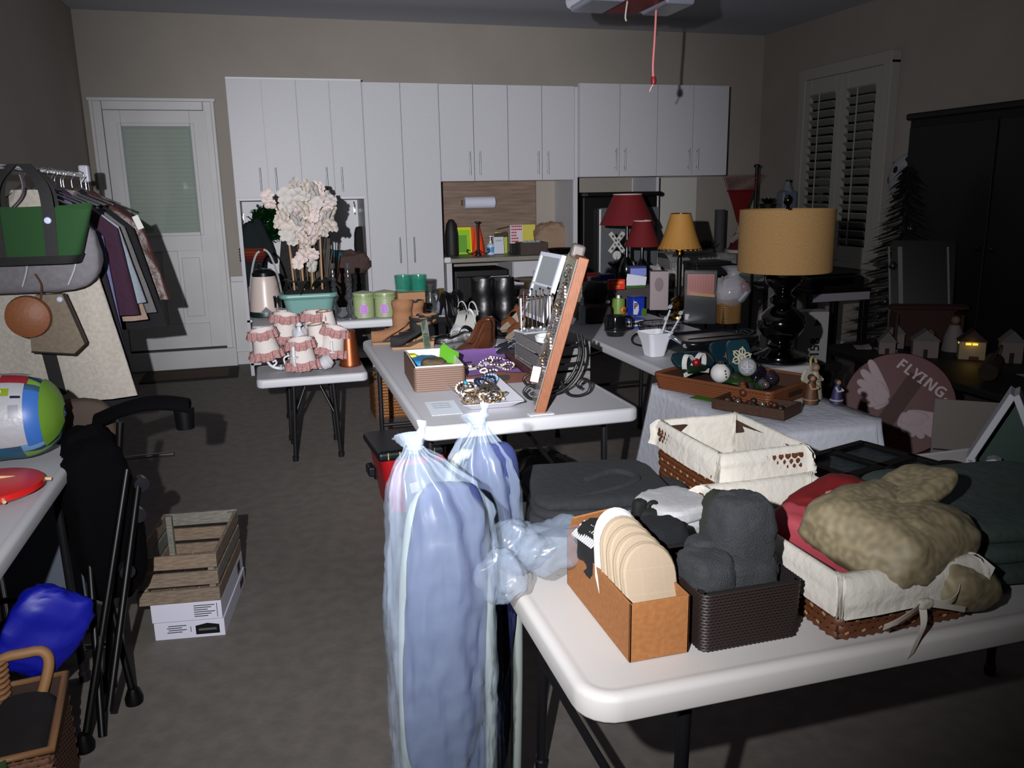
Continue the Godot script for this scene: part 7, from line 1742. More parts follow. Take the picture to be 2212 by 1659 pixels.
# ---------------------------------------------------------------- table under the white cloth
func cloth_table() -> void:
	var y := 0.74
	var cl := B()
	var w := 0.5
	var l := 0.77
	cl.grid(96, 16, func(u: float, q: float) -> Vector3:
		var k := q
		var o := at2(rrect(w, l, 0.05, 8), u)
		if k < 0.25:
			return V(o.x * (k / 0.25), 0.012, -o.y * (k / 0.25))
		var f := (k - 0.25) / 0.75
		var corner := pow(absf(o.x / (w * 0.5) * o.y / (l * 0.5)), 3.0)
		var out := 1.0 + f * (0.05 + 0.16 * corner) + 0.03 * f * sin(u * TAU * 11.0 + 1.0) + 0.012 * f * sin(u * TAU * 23.0)
		var drop := 0.32 + 0.12 * corner
		return V(o.x * out, 0.012 - drop * f, -o.y * out), true, true)
	one("tablecloth", "white cloth draped over the square table under the ornament trays", "tablecloth", cl, M(Color(0.74, 0.75, 0.79), 0.85, {"b": "wrinkle", "bs": 4.0, "h": 0.2, "two": 1}), V(1.66, y - 0.005, -2.575))
	y = 0.755
	var t := thing("ornament_tray", "large brown woven tray full of Christmas ornaments on the white cloth", "tray", V(1.65, y, -2.71), 27.5)
	weave(t, 0.33, 0.47, 0.055, 0.02, M(Color(0.42, 0.23, 0.12), 0.55), 0.009, M(Color(0.22, 0.11, 0.06), 0.7), 0.0, 0.06, 0.002)
	part(t, "rim", B().tube(range(40).map(func(i): return V(at2(rrect(0.345, 0.49, 0.02, 4), i / 40.0).x, 0.056, at2(rrect(0.345, 0.49, 0.02, 4), i / 40.0).y)), 0.007, 6, true), M(Color(0.42, 0.24, 0.13), 0.5))
	part(t, "hand_hole", B().prism(rrect(0.1, 0.022, 0.01), 0.2435, 0.2475, Transform3D(Basis.IDENTITY, V(0, 0.032, 0))), M(Color(0.1, 0.05, 0.03), 0.8))
	var at := func(x: float, h: float, z: float) -> Vector3: return V(1.65, y, -2.71) + Basis(Vector3.UP, deg_to_rad(27.5)) * V(x, h, z)
	var white := M(Color(0.8, 0.79, 0.78), 0.6)
	var red := M(Color(0.5, 0.03, 0.05), 0.4)
	var grn := M(Color(0.05, 0.14, 0.07), 0.5)
	var bow := thing("ribbon_bow", "green and white ribbon bow with a red centre at the left end of the tray", "bow", at.call(-0.09, 0.06, -0.12), 20)
	for s in [-1, 1]:
		part(bow, "loop", sheet(4, 20, func(u, q): return V(s * 0.055 * sin(q * PI), 0.045 + 0.032 * sin(q * TAU) * 1.0, (u - 0.5) * 0.022)), white)
		part(bow, "tail", bx(V(s * 0.035, 0.012, 0.012), V(0.07, 0.018, 0.004), 0.001, E(0, 0, s * -12)), white)
	part(bow, "red_knot", lathe_ball(0.016, V(0, 0.045, 0.008)), red)
	part(bow, "green_sprig", soft(0.12, 0.05, 0.03, 3.0, 0.008, 12.0), grn).position = V(0, 0.02, 0)
	var sn := thing("snowman_bauble", "white snowman-vest bauble with black buttons in the tray", "bauble", at.call(-0.1, 0.06, 0.0), 10)
	part(sn, "ball", lathe_ball(0.036, V(0, 0.022, 0), 24), white)
	for k in 3: part(sn, "button", lathe_ball(0.0035, V(-0.006 + 0.002 * k, 0.036 - k * 0.011, 0.0335 + 0.0008 * k), 8), M(Color(0.02, 0.02, 0.02), 0.5))
	part(sn, "green_collar", B().tube([V(0.012, 0.055, 0.02), V(0.026, 0.04, 0.024), V(0.032, 0.022, 0.02)], 0.006, 6), grn)
	part(sn, "cap", B().lathe([[0.01, 0.056], [0.01, 0.066], [0.0, 0.066]], 12), M(Color(0.7, 0.65, 0.5), 0.2, {"m": 1.0}))
	var cb := thing("clear_bauble", "clear bauble with white lace inside, right of the snowman", "bauble", at.call(-0.065, 0.075, 0.02) + V(0.07, 0, 0.0), 0)
	part(cb, "shell", lathe_ball(0.034, V(0, 0.022, 0), 24), M(Color(0.75, 0.77, 0.8), 0.05, {"al": 0.4}))
	for k in 4: part(cb, "lace", B().tube(ring(V(0, 0.022, 0), 0.029, 20, E(k * 45, k * 30, 0)), 0.0022, 5, true), white)
	for e in [[-0.03, 0.09, -0.17, Color(0.05, 0.16, 0.19), "teal gift bag lying flat at the back of the tray", 0.17, 0.09, -62.0], [0.06, 0.075, -0.02, Color(0.1, 0.21, 0.25), "teal cellophane bag with a lace snowflake standing in the tray", 0.1, 0.15, -20.0], [0.12, 0.07, -0.12, Color(0.06, 0.16, 0.2), "dark teal bag with a red and white star, right of the snowflake", 0.12, 0.13, -30.0]]:
		var g := thing("teal_bag", e[4], "bag", at.call(e[0], e[1] - 0.03, e[2]), -2)
		part(g, "sheet", soft(e[5], 0.02, e[6], e[0] * 40, 0.003, 14.0, 0.3, 24, 14, 6.0), M(e[3], 0.12, {"cl": 0.7})).transform = Transform3D(E(e[7], 0, 0), V(0, e[6] * 0.42, 0))
		if e[5] == 0.1:
			var ft := B()
			for k in 6:
				var a := k * TAU / 6 + 0.3
				var c := V(cos(a) * 0.026, sin(a) * 0.026, 0)
				ft.tube(ring(c, 0.012, 12, E(90, 0, 0)), 0.0028, 5, true)
				ft.tube([Vector3.ZERO, c * 1.7], 0.003, 5)
			ft.tube(ring(Vector3.ZERO, 0.014, 14, E(90, 0, 0)), 0.003, 5, true)
			part(g, "lace_snowflake", ft, M(Color(0.72, 0.7, 0.6), 0.8)).transform = Transform3D(E(e[7], 0, 0), V(0, 0.07, 0.018))
		if e[5] == 0.12: part(g, "star_print", B().prism(PackedVector2Array(range(10).map(func(i): return Vector2(cos(TAU * i / 10) * (0.018 if i % 2 else 0.008), sin(TAU * i / 10) * (0.018 if i % 2 else 0.008)))), 0.0, 0.001), M(Color(0.55, 0.3, 0.32), 0.5)).transform = Transform3D(E(e[7], 0, 0), V(0, 0.06, 0.018))
	var bl := [[-0.02, 0.04, 0.08, 0.016, Color(0.3, 0.3, 0.32), "small silver bauble at the near end of the tray, lowest of the cluster"], [0.03, 0.045, 0.1, 0.02, Color(0.45, 0.43, 0.48), "silver bauble near the near end of the tray, left of the mauve one"], [0.09, 0.055, 0.1, 0.026, Color(0.28, 0.24, 0.3), "mauve-grey glass bauble at the near right of the tray"], [0.12, 0.06, 0.03, 0.03, Color(0.2, 0.13, 0.26), "large plum glass bauble at the right side of the tray"], [0.15, 0.06, -0.05, 0.026, Color(0.35, 0.12, 0.35), "magenta bauble at the right end of the tray"], [0.05, 0.06, 0.06, 0.022, Color(0.15, 0.15, 0.18), "dark smoky bauble in the middle of the cluster"], [0.0, 0.05, 0.13, 0.014, Color(0.5, 0.46, 0.44), "tiny pearl bauble at the near rim of the tray"]]
	for e in bl:
		var b := thing("glass_bauble", e[5], "bauble", at.call(e[0], e[1] - 0.01, e[2]))
		part(b, "ball", lathe_ball(e[3], Vector3.ZERO, 18), M(e[4], 0.06, {"m": 0.7}))
		part(b, "cap", B().lathe([[e[3] * 0.3, e[3] * 0.95], [e[3] * 0.3, e[3] * 1.2], [0.0, e[3] * 1.22]], 10), M(Color(0.7, 0.65, 0.5), 0.2, {"m": 1.0}))
	var gi := thing("green_gift_bag", "crumpled bright green bag lying along the front of the tray", "bag", at.call(0.0, 0.045, 0.02))
	part(gi, "sheet", soft(0.2, 0.12, 0.03, 4.0, 0.012, 14.0, 0.5), M(Color(0.1, 0.22, 0.08), 0.3, {"cl": 0.5})).rotation_degrees = V(8, -20, -14)
	var br := thing("brown_figurines", "row of small brown wooden ornaments along the near left rim of the tray", "ornament", at.call(-0.11, 0.045, 0.1), 60)
	for k in 5: part(br, "wooden_ornament", lathe_ball(0.014, V(-0.08 + k * 0.03, 0.01 * (k % 2), 0.0), 10), M([Color(0.3, 0.14, 0.06), Color(0.4, 0.22, 0.1), Color(0.22, 0.08, 0.05)][k % 3], 0.5))
	var gc := thing("green_card", "lime green card lying flat on the white cloth", "card", V(1.49, 0.757, -2.6), 27)
	part(gc, "card", bx(Vector3.ZERO, V(0.05, 0.002, 0.15)), M(Color(0.24, 0.42, 0.1), 0.7))
	var f := thing("shallow_tray", "shallow brown tray of small ornaments at the near edge of the white cloth", "tray", V(1.56, 0.756, -2.42), 32)
	for a in [[-0.065, 0, 0.012, 0.26], [0.065, 0, 0.012, 0.26], [0, -0.125, 0.14, 0.012], [0, 0.125, 0.14, 0.012]]:
		part(f, "side_board", bx(V(a[0], 0.018, a[1]), V(a[2], 0.036, a[3]), 0.003), M(Color(0.27, 0.16, 0.09), 0.6, {"a": "grain", "s": V(6, 6, 6)}))
	part(f, "bottom", bx(V(0, 0.004, 0), V(0.13, 0.008, 0.25)), M(Color(0.2, 0.11, 0.06), 0.7))
	for k in 14:
		part(f, "trinket", lathe_ball(rng.randf_range(0.008, 0.014), V(rng.randf_range(-0.045, 0.045), 0.022, rng.randf_range(-0.1, 0.1)), 10), [M(Color(0.6, 0.56, 0.5), 0.2, {"m": 0.8}), M(Color(0.24, 0.12, 0.06), 0.5), M(Color(0.12, 0.08, 0.05), 0.5)][k % 3])
	# three carol figurines
	var fg := [[1.845, -2.5, 0.15, Color(0.55, 0.52, 0.44), Color(0.45, 0.42, 0.36), "tall cream angel figurine with a halo at the right of the cloth"], [1.79, -2.44, 0.12, Color(0.3, 0.18, 0.1), Color(0.55, 0.42, 0.32), "brown robed figurine in front of the cream angel"], [1.875, -2.41, 0.1, Color(0.16, 0.15, 0.3), Color(0.6, 0.6, 0.62), "blue and silver figurine kneeling beside the cream angel"]]
	for e in fg:
		var g := thing("carol_figurine", e[5], "figurine", V(e[0], 0.756, e[1]), 30)
		var s: float = e[2] / 0.15
		part(g, "robe", B().lathe([[0.0, 0.0], [0.032 * s, 0.0], [0.03 * s, 0.02 * s], [0.024 * s, 0.06 * s], [0.018 * s, 0.085 * s], [0.012 * s, 0.1 * s], [0.0, 0.104 * s]], 16), M(e[3], 0.6))
		part(g, "head", lathe_ball(0.014 * s, V(0, 0.113 * s, 0.003), 14), M(Color(0.5, 0.38, 0.3), 0.6))
		part(g, "hair", lathe_ball(0.0145 * s, V(0, 0.117 * s, -0.003), 12), M(e[3].darkened(0.4), 0.7))
		for q in [-1, 1]: part(g, "arm", B().tube([V(q * 0.016 * s, 0.088 * s, 0), V(q * 0.026 * s, 0.07 * s, 0.016 * s), V(q * 0.006, 0.072 * s, 0.026 * s)], 0.006 * s, 8), M(e[4], 0.6))
		if e[2] == 0.15:
			part(g, "halo", B().tube(ring(V(-0.004, 0.13, -0.006), 0.022, 20, E(80, 0, 0)), 0.005, 6, true), M(Color(0.55, 0.5, 0.36), 0.5))
			for q in [-1, 1]: part(g, "wing", soft(0.05, 0.012, 0.05, 2.0, 0.003, 20.0), M(Color(0.6, 0.58, 0.52), 0.6)).transform = Transform3D(E(0, q * 25, q * 25), V(q * 0.034, 0.085, -0.012))
		else: part(g, "cloak_trim", B().tube(ring(V(0, 0.02 * s, 0), 0.031 * s, 18), 0.003, 5, true), M(e[4], 0.5))

# ---------------------------------------------------------------- the nearest table
func lined_basket(label: String, at: Vector3, w: float, l: float, h: float, turn: float, slot_side := true) -> Node3D:
	var b := thing("lined_basket", label, "basket", at, turn)
	weave(b, w, l, h, 0.02, M(Color(0.36, 0.2, 0.11), 0.5), 0.012, M(Color(0.2, 0.1, 0.05), 0.7), 0.0, 0.06, 0.0026)
	var glint := B()
	var o := rrect(w * 1.04, l * 1.04, 0.02, 3)
	for row in int((h - 0.05) / 0.024) + 1:
		for k in int(w / 0.034):
			for s in [-1, 1]: glint.box(V(-w * 0.5 + (k + 0.5 + 0.5 * (row % 2)) * 0.034, 0.014 + row * 0.024, s * (l * 0.5 * (1.0 + 0.06 * row * 0.024 / h) + 0.005)), V(0.008, 0.004, 0.003), 0.001, E(0, 0, 20))
		for k in int(l / 0.034):
			for s in [-1, 1]: glint.box(V(s * (w * 0.5 * (1.0 + 0.06 * row * 0.024 / h) + 0.005), 0.014 + row * 0.024, -l * 0.5 + (k + 0.5 + 0.5 * (row % 2)) * 0.034), V(0.003, 0.004, 0.008), 0.001, E(20, 0, 0))
	part(b, "pale_stitches", glint, M(Color(0.6, 0.5, 0.38), 0.5), "", "stuff")
	# cloth liner: inside walls, over the rim, a band hanging outside
	var ln := B()
	var hang := 0.06
	ln.grid(72, 18, func(u: float, q: float) -> Vector3:
		var e := at2(rrect(1.0, 1.0, 0.03, 6), u)
		var k := roundi(q * 18)
		var f := 1.0
		var yy := 0.0
		if k <= 10:
			f = lerpf(0.8, 0.91, k / 10.0)
			yy = lerpf(0.02, h + 0.012, k / 10.0)
		elif k <= 12:
			f = [0.98, 1.03][k - 11]; yy = h + 0.016 - 0.004 * (k - 11)
		else:
			f = 1.07 + 0.012 * (k - 12) / 6.0
			yy = h + 0.008 - hang * (k - 12) / 6.0
		var wv := 0.004 * nz(u * 90, q * 14, h * 40) + 0.0025 * sin(u * TAU * 17) * (1.0 if k > 12 else 0.3)
		return V(e.x * w * f * 1.02 + e.x * wv * 6, yy + wv * 0.6, -(e.y * l * f * 1.02 + e.y * wv * 6)), true, true)
	ln.grid(40, 1, func(u: float, q: float) -> Vector3:
		var e := at2(rrect(1.0, 1.0, 0.03, 6), u) * (1 - q) * 0.82
		return V(e.x * w, 0.02, -e.y * l), true)
	part(b, "cloth_liner", ln, M(Color(0.77, 0.75, 0.71), 0.9, {"b": "wrinkle", "bs": 5.0, "h": 0.2, "two": 1}))
	return b

func front_table() -> void:
	var y := 0.74
	# kraft bin with slippers
	var kb := thing("kraft_bin", "orange-brown cardboard bin with cream slippers standing in it", "bin", V(0.572, y, -1.285), 0)
	var km := M(Color(0.62, 0.4, 0.21), 0.85, {"a": "cloth", "s": 5.0})
	part(kb, "front_wall", bx(V(0, 0.0525, 0.148), V(0.108, 0.105, 0.004), 0.001), km)
	part(kb, "side_wall", bx(V(-0.052, 0.0525, 0), V(0.004, 0.105, 0.3), 0.001), km)
	part(kb, "side_wall", bx(V(0.052, 0.0525, 0), V(0.004, 0.105, 0.3), 0.001), km)
	part(kb, "back_wall", bx(V(0, 0.0525, -0.148), V(0.108, 0.105, 0.004), 0.001), km)
	part(kb, "bottom", bx(V(0, 0.002, 0), V(0.106, 0.004, 0.298)), km)
	part(kb, "back_flap", B().prism(poly([-0.054, 0.0, 0.054, 0.0, 0.05, 0.05, 0.02, 0.062, -0.05, 0.05]), -0.002, 0.002, Transform3D(E(28, 0, 0), V(0, 0.104, -0.149))), km)
	if false: part(kb, "side_flap", B().prism(poly([-0.06, 0.0, 0.06, 0.0, 0.05, 0.05, -0.04, 0.05]), -0.0015, 0.0015, Transform3D(E(0, 90, 0) * E(-30, 0, 0), V(-0.052, 0.104, -0.085))), km)
	var cream := M(Color(0.66, 0.59, 0.5), 0.95, {"b": "fine", "bs": 24.0, "h": 0.06})
	var names := ["front cream terry slipper with two small stitched marks", "second cream terry slipper in the orange-brown bin", "third cream terry slipper in the orange-brown bin", "fourth cream terry slipper in the orange-brown bin", "white-soled slipper at the back of the cream ones"]
	for k in 5:
		var s := thing("terry_slipper", names[k], "slipper", V(0.577 - 0.003 * k, y + 0.035 + 0.006 * k, -1.165 - 0.026 * k), 0, "cream slippers")
		s.rotation = Vector3(deg_to_rad(-22), deg_to_rad(3), deg_to_rad(-3))
		var o := PackedVector2Array()
		for e in [[-0.046, 0.0], [0.046, 0.0], [0.0485, 0.03]]: o.append(Vector2(e[0], e[1]))
		for i in 15: o.append(Vector2(cos(PI * i / 14.0) * (0.0505 - 0.0015 * k), 0.09 + sin(PI * i / 14.0) * 0.055))
		o.append(Vector2(-0.0485, 0.03))
		var th := 0.009
		var sb := B()
		var c := Vector2(0, 0.075)
		sb.grid(o.size(), 5, func(u: float, q: float) -> Vector3:
			var e := o[roundi(u * o.size()) % o.size()] - c
			var kk := roundi(q * 5)
			var f: float = [0.93, 0.985, 1.0, 1.0, 0.985, 0.93][kk]
			return V(c.x + e.x * f, c.y + e.y * f, [-th, -th * 0.8, -th * 0.3, th * 0.3, th * 0.8, th][kk]), true)
		for sd in [-1, 1]:
			sb.grid(o.size(), 6, func(u: float, q: float) -> Vector3:
				var e := (o[roundi(u * o.size()) % o.size()] - c) * 0.93 * (1 - q)
				return V(c.x + e.x, c.y + e.y, sd * (th + 0.003 * sin(q * PI * 0.5))), true, sd < 0)
		part(s, "padded_sole", sb, M(Color(0.8, 0.8, 0.82), 0.8) if k == 4 else cream)
		part(s, "edge_binding", B().tube(range(o.size()).map(func(i): return V(o[i].x, o[i].y, 0.0)), 0.003, 6, true), M(Color(0.78, 0.76, 0.74), 0.8) if k == 4 else M(Color(0.58, 0.52, 0.43), 0.9))
		if k == 0:
			for sx in [-1, 1]: part(s, "stitched_mark", B().tube([V(sx * 0.026 + 0.004, 0.046, th + 0.003), V(sx * 0.026 - 0.003, 0.04, th + 0.003), V(sx * 0.026 + 0.003, 0.034, th + 0.003)], 0.0012, 5), M(Color(0.15, 0.12, 0.1), 0.8))
	var st := thing("striped_knit", "black knit with white stripes stuffed behind the slippers in the bin", "knitwear", V(0.56, y + 0.07, -1.345), 0)
	part(st, "knit", soft(0.1, 0.14, 0.11, 3.0, 0.008, 12.0, 0.5), M(Color(0.025, 0.025, 0.03), 0.95)).position = V(0.005, 0.03, 0)
	for r in 2:
		for k in 12: part(st, "white_stripe", B().tube(curve([V(-0.048 + r * 0.016, 0.066 + r * 0.016 - 0.0012 * k, 0.05 - k * 0.0088), V(-0.036 + r * 0.016, 0.075 + r * 0.014 - 0.0012 * k, 0.047 - k * 0.0088)], 2), 0.0022, 5), M(Color(0.7, 0.7, 0.72), 0.9))
	var wl := thing("white_tag_loop", "white fabric tongue sticking out beside the striped knit", "label", V(0.548, y + 0.11, -1.245), 20)
	part(wl, "tongue", soft(0.055, 0.02, 0.014, 3.0, 0.001, 12.0), M(Color(0.78, 0.79, 0.78), 0.8)).rotation_degrees = V(0, 20, 28)
	part(wl, "stitch_line", B().tube([V(-0.018, -0.002, 0.009), V(0.018, 0.014, 0.009)], 0.0008, 4), M(Color(0.5, 0.5, 0.5)))
	# dark woven basket with the grey fleece
	var db := thing("dark_basket", "dark brown woven box with a pale liner, holding grey fleece hats", "basket", V(0.738, y, -1.225), 0)
	weave(db, 0.185, 0.2, 0.105, 0.012, M(Color(0.13, 0.085, 0.07), 0.55), 0.0055, M(Color(0.05, 0.03, 0.025), 0.8), 0.0, 0.02, 0.0012)
	var dl := B()
	for s in [-1, 1]:
		dl.box(V(s * 0.086, 0.06, 0), V(0.004, 0.088, 0.19), 0.001)
		dl.box(V(0, 0.06, s * 0.093), V(0.17, 0.088, 0.004), 0.001)
	part(db, "liner", dl, M(Color(0.72, 0.68, 0.62), 0.9))
	var fl := M(Color(0.2, 0.21, 0.225), 0.97, {"a": "cloth", "s": 7.0, "b": "fine", "h": 0.35})
	var f1 := thing("fleece_hat", "tall charcoal fleece hat standing up in the dark basket", "hat", V(0.765, y + 0.09, -1.215), 0)
	part(f1, "crown", soft(0.115, 0.11, 0.19, 3.0, 0.008, 9.0, 0.42, 44, 30, 2.6), fl).position = V(0.0, 0.05, 0)
	part(f1, "turn_up", soft(0.14, 0.14, 0.09, 7.0, 0.01, 9.0, 0.45, 44, 20, 2.8), fl).position = V(-0.015, 0.008, 0.005)
	var f2 := thing("fleece_glove", "charcoal fleece fold drooping over the left rim of the dark basket", "glove", V(0.685, y + 0.105, -1.19), 0)
	part(f2, "fold", soft(0.085, 0.11, 0.07, 9.0, 0.008, 10.0, 0.5), fl).position = V(0, 0.012, 0)
	part(f2, "cuff", soft(0.06, 0.06, 0.05, 4.0, 0.005, 10.0, 0.5), fl).position = V(0.015, 0.03, -0.04)
	# behind: navy sock, white towel, olive slipper, black strap, trousers
	var ns := thing("navy_sock", "navy knitted sock ball between the slippers and the grey fleece", "sock", V(0.695, y + 0.07, -1.38))
	part(ns, "ball", soft(0.1, 0.1, 0.09, 5.0, 0.008, 10.0, 0.55), M(Color(0.02, 0.028, 0.05), 0.95)).position = V(0, 0.02, 0)
	part(ns, "leg", soft(0.07, 0.08, 0.1, 6.0, 0.006, 10.0, 0.5), M(Color(0.02, 0.028, 0.05), 0.95)).position = V(-0.012, -0.02, 0.03)
	var tw := thing("white_towel", "folded white terry towel behind the orange-brown bin", "towel", V(0.81, y, -1.56), 12)
	for k in 3: part(tw, "fold", soft(0.15, 0.16, 0.042, 3.0 + k, 0.006, 14.0, 0.35), M(Color(0.78, 0.78, 0.79), 0.95, {"b": "fine", "bs": 18.0, "h": 0.25})).position = V(0, 0.02 + 0.032 * k, 0)
	var os := thing("olive_slipper", "olive slipper with a leaf-print lining leaning on the lined basket", "slipper", V(0.9, y, -1.475), -10)
	var om := M(Color(0.15, 0.165, 0.13), 0.9)
	part(os, "upper", soft(0.075, 0.08, 0.115, 3.0, 0.006, 10.0, 0.5), om).transform = Transform3D(E(0, 0, -12), V(-0.025, 0.075, 0))
	var lin := part(os, "lining", soft(0.04, 0.05, 0.09, 3.0, 0.003, 10.0, 0.5), M(Color(0.66, 0.68, 0.64), 0.9))
	lin.transform = Transform3D(E(0, 0, -14), V(0.018, 0.055, 0.024))
	for k in 5: part(lin, "leaf_print", B().prism(poly([-0.006, 0, 0, 0.01, 0.006, 0, 0, -0.01]), 0.0, 0.0012, Transform3D(E(0, 8, 40 * k), V(-0.008 + 0.005 * k, -0.026 + 0.013 * k, 0.0255 - 0.001 * absf(k - 2)))), M(Color(0.12, 0.15, 0.1), 0.9))
	part(os, "back_sole", soft(0.03, 0.07, 0.12, 3.0, 0.002, 10.0, 0.4), om).transform = Transform3D(E(0, 0, -12), V(0.04, 0.066, -0.01))
	var bs := thing("black_cardholder", "black glove with a loop standing beside the white towel", "glove", V(0.735, y, -1.53), 0)
	part(bs, "palm", soft(0.055, 0.05, 0.1, 3.0, 0.006, 12.0, 0.5), M(Color(0.02, 0.026, 0.024), 0.85)).position = V(0, 0.05, 0)
	part(bs, "loop", B().tube(ring(V(0.012, 0.092, 0), 0.016, 16, E(80, 20, 0)), 0.005, 6, true), M(Color(0.02, 0.026, 0.024), 0.8))
	part(bs, "fingers", soft(0.03, 0.03, 0.06, 5.0, 0.003, 12.0, 0.5), M(Color(0.02, 0.026, 0.024), 0.85)).position = V(-0.02, 0.09, 0)
	var zs := thing("zebra_card", "black and white patterned card tucked behind the bin", "card", V(0.67, y + 0.03, -1.52), -25)
	part(zs, "card", bx(V(0, 0.04, 0), V(0.05, 0.06, 0.003), 0.0005, E(-20, 0, 10)), M(Color(0.03, 0.03, 0.03), 0.6))
	for k in 5: part(zs, "white_mark", bx(V(0.012, 0.03 + k * 0.009, 0.004 - k * 0.003), V(0.02 - 0.003 * k, 0.004, 0.001), 0.0, E(-20, 0, 10)), M(Color(0.75, 0.75, 0.75), 0.6))
	var jm := M(Color(0.13, 0.14, 0.155), 0.95, {"a": "cloth", "s": 5.0, "b": "wrinkle", "h": 0.25})
	var jl := ["charcoal sweatpants folded at the bottom of the pile behind the bin", "charcoal sweatpants folded on top of the pile, waistband rolled"]
	for k in 2:
		var j := thing("folded_sweatpants", jl[k], "trousers", V(0.7 - 0.01 * k, y + 0.045 * k, -1.735), -18 + 10 * k)
		for q in 2: part(j, "fold", soft(0.34 - 0.02 * k, 0.28, 0.034, 4.0 + k * 3 + q, 0.009, 5.0, 0.22, 44, 18, 6.0), jm).position = V(0.005 * q, 0.02 + 0.022 * q, 0)
		if k == 1: part(j, "rolled_waistband", B().tube(curve([V(-0.02, 0.058, 0.02), V(0.06, 0.062, -0.02), V(0.1, 0.058, 0.03), V(0.04, 0.056, 0.08), V(-0.06, 0.05, 0.11)]), 0.009, 8), jm)
	var j2 := thing("folded_leggings", "charcoal leggings folded in front of the sweatpants pile", "trousers", V(0.8, y, -1.66), 20)
	part(j2, "fold", soft(0.2, 0.16, 0.06, 8.0, 0.012, 8.0, 0.4), jm).position = V(0, 0.03, 0)
	part(j2, "ankle_cuff", soft(0.1, 0.1, 0.05, 9.0, 0.008, 8.0, 0.4), jm).position = V(0.09, 0.05, -0.04)
	# the two lined baskets
	lined_basket("empty woven basket with a white cloth liner, farther of the two lined baskets", V(1.045, y, -1.735), 0.22, 0.3, 0.165, 0)
	var b3 := lined_basket("nearest woven basket with a white liner and ribbon bow, holding cushions", V(1.02, y, -1.325), 0.275, 0.47, 0.105, 0)
	var rb := M(Color(0.68, 0.65, 0.6), 0.85, {"two": 1})
	part(b3, "bow_knot", soft(0.03, 0.016, 0.018, 2.0, 0.002, 20.0), rb).position = V(0.005, 0.066, 0.273)
	for e in [[V(0, 0.066, 0.272), V(-0.03, 0.062, 0.285), V(-0.065, 0.052, 0.29), V(-0.085, 0.042, 0.284)], [V(0, 0.066, 0.272), V(-0.004, 0.035, 0.284), V(-0.014, 0.0, 0.282), V(-0.02, -0.025, 0.278)], [V(0.005, 0.066, 0.272), V(0.04, 0.068, 0.284), V(0.06, 0.075, 0.282), V(0.07, 0.088, 0.276)], [V(0.005, 0.066, 0.272), V(0.04, 0.06, 0.282), V(0.08, 0.048, 0.284)]]:
		var c := curve(e, 5)
		part(b3, "ribbon", sheet(2, c.size() - 1, func(u, q): return c[roundi(q * (c.size() - 1))] + V(0.0, (u - 0.5) * 0.011, 0.002 * (u - 0.5)) + V((u - 0.5) * 0.011 if e[2].y < 0.01 else 0.0, 0, 0), 0.0012), rb)
	var dm := M(Color(0.6, 0.55, 0.43), 0.6, {"a": "damask", "s": 9.0})
	var cu := thing("damask_cushion", "crumpled beige damask cushion on top in the nearest basket", "cushion", V(1.07, y + 0.13, -1.2), 0)
	part(cu, "cushion_body", soft(0.3, 0.25, 0.13, 3.0, 0.014, 4.0, 0.5, 60, 36, 3.6), dm).transform = Transform3D(E(8, 20, -4), V(0.0, 0.0, 0.0))
	part(cu, "folded_corner", soft(0.25, 0.13, 0.045, 7.0, 0.008, 6.0, 0.4, 44, 24, 5.0), dm).transform = Transform3D(E(-10, 18, 10), V(0.075, 0.045, -0.06))
	part(cu, "tucked_corner", soft(0.15, 0.13, 0.08, 9.0, 0.008, 6.0, 0.5, 40, 24, 3.4), dm).transform = Transform3D(E(30, 0, -20), V(0.075, -0.055, 0.09))
	var rc := thing("red_cushion", "red cushion with a pink stripe and white prints under the beige one", "cushion", V(1.03, y + 0.105, -1.335), 0)
	part(rc, "cushion_body", soft(0.25, 0.2, 0.09, 5.0, 0.012, 7.0, 0.5, 44, 26, 3.6), M(Color(0.42, 0.02, 0.035), 0.75)).transform = Transform3D(E(14, 24, 14), V(0.02, 0.005, 0.02))
	part(rc, "pink_stripe", soft(0.085, 0.19, 0.088, 5.0, 0.008, 7.0, 0.45), M(Color(0.6, 0.22, 0.26), 0.75)).transform = Transform3D(E(14, 24, 14), V(-0.062, -0.008, 0.06))
	for k in 4: part(rc, "white_print", soft(0.02, 0.012, 0.006, 2.0, 0.0, 7.0), M(Color(0.7, 0.5, 0.46), 0.8)).transform = Transform3D(E(10, 20 * k, 8), V(0.01 + 0.03 * k, 0.058 - 0.002 * k, 0.0 - 0.03 * (k % 2)))
	# picture frame cluster, white house, green cloth
	var mf := thing("collage_frame", "black collage photo frame lying tilted behind the baskets", "frame", V(1.52, y + 0.015, -1.75), 16)
	var fr := M(Color(0.012, 0.013, 0.015), 0.4)
	for a in [[0, -0.16, 0.3, 0.03], [0, 0.16, 0.3, 0.03], [-0.14, 0, 0.025, 0.32], [0.14, 0, 0.025, 0.32], [0, 0, 0.025, 0.32], [0, 0.0, 0.3, 0.035]]: part(mf, "frame_bar", bx(V(a[0], 0.012, a[1]), V(a[2], 0.022, a[3]), 0.004), fr)
	for sx in [-1, 1]:
		for sz in [-1, 1]: part(mf, "photo_pane", bx(V(sx * 0.07, 0.008, sz * 0.08), V(0.115, 0.006, 0.13)), M(Color(0.24, 0.28, 0.3), 0.25, {"a": "damask", "s": 6.0}))
	var hs := thing("white_house", "white A-frame model house with a green inside at the right edge", "model house", V(1.77, y, -1.6), -48)
	hs.scale = V(0.78, 1, 0.78)
	var hm := M(Color(0.6, 0.6, 0.63), 0.7)
	for s in [-1, 1]:
		part(hs, "roof_slab", bx(V(s * 0.055, 0.16, 0.01), V(0.02, 0.21, 0.13), 0.003, E(0, 0, s * 29)), hm)
		part(hs, "post", bx(V(s * 0.1, 0.04, 0.01), V(0.03, 0.08, 0.13), 0.005), hm)
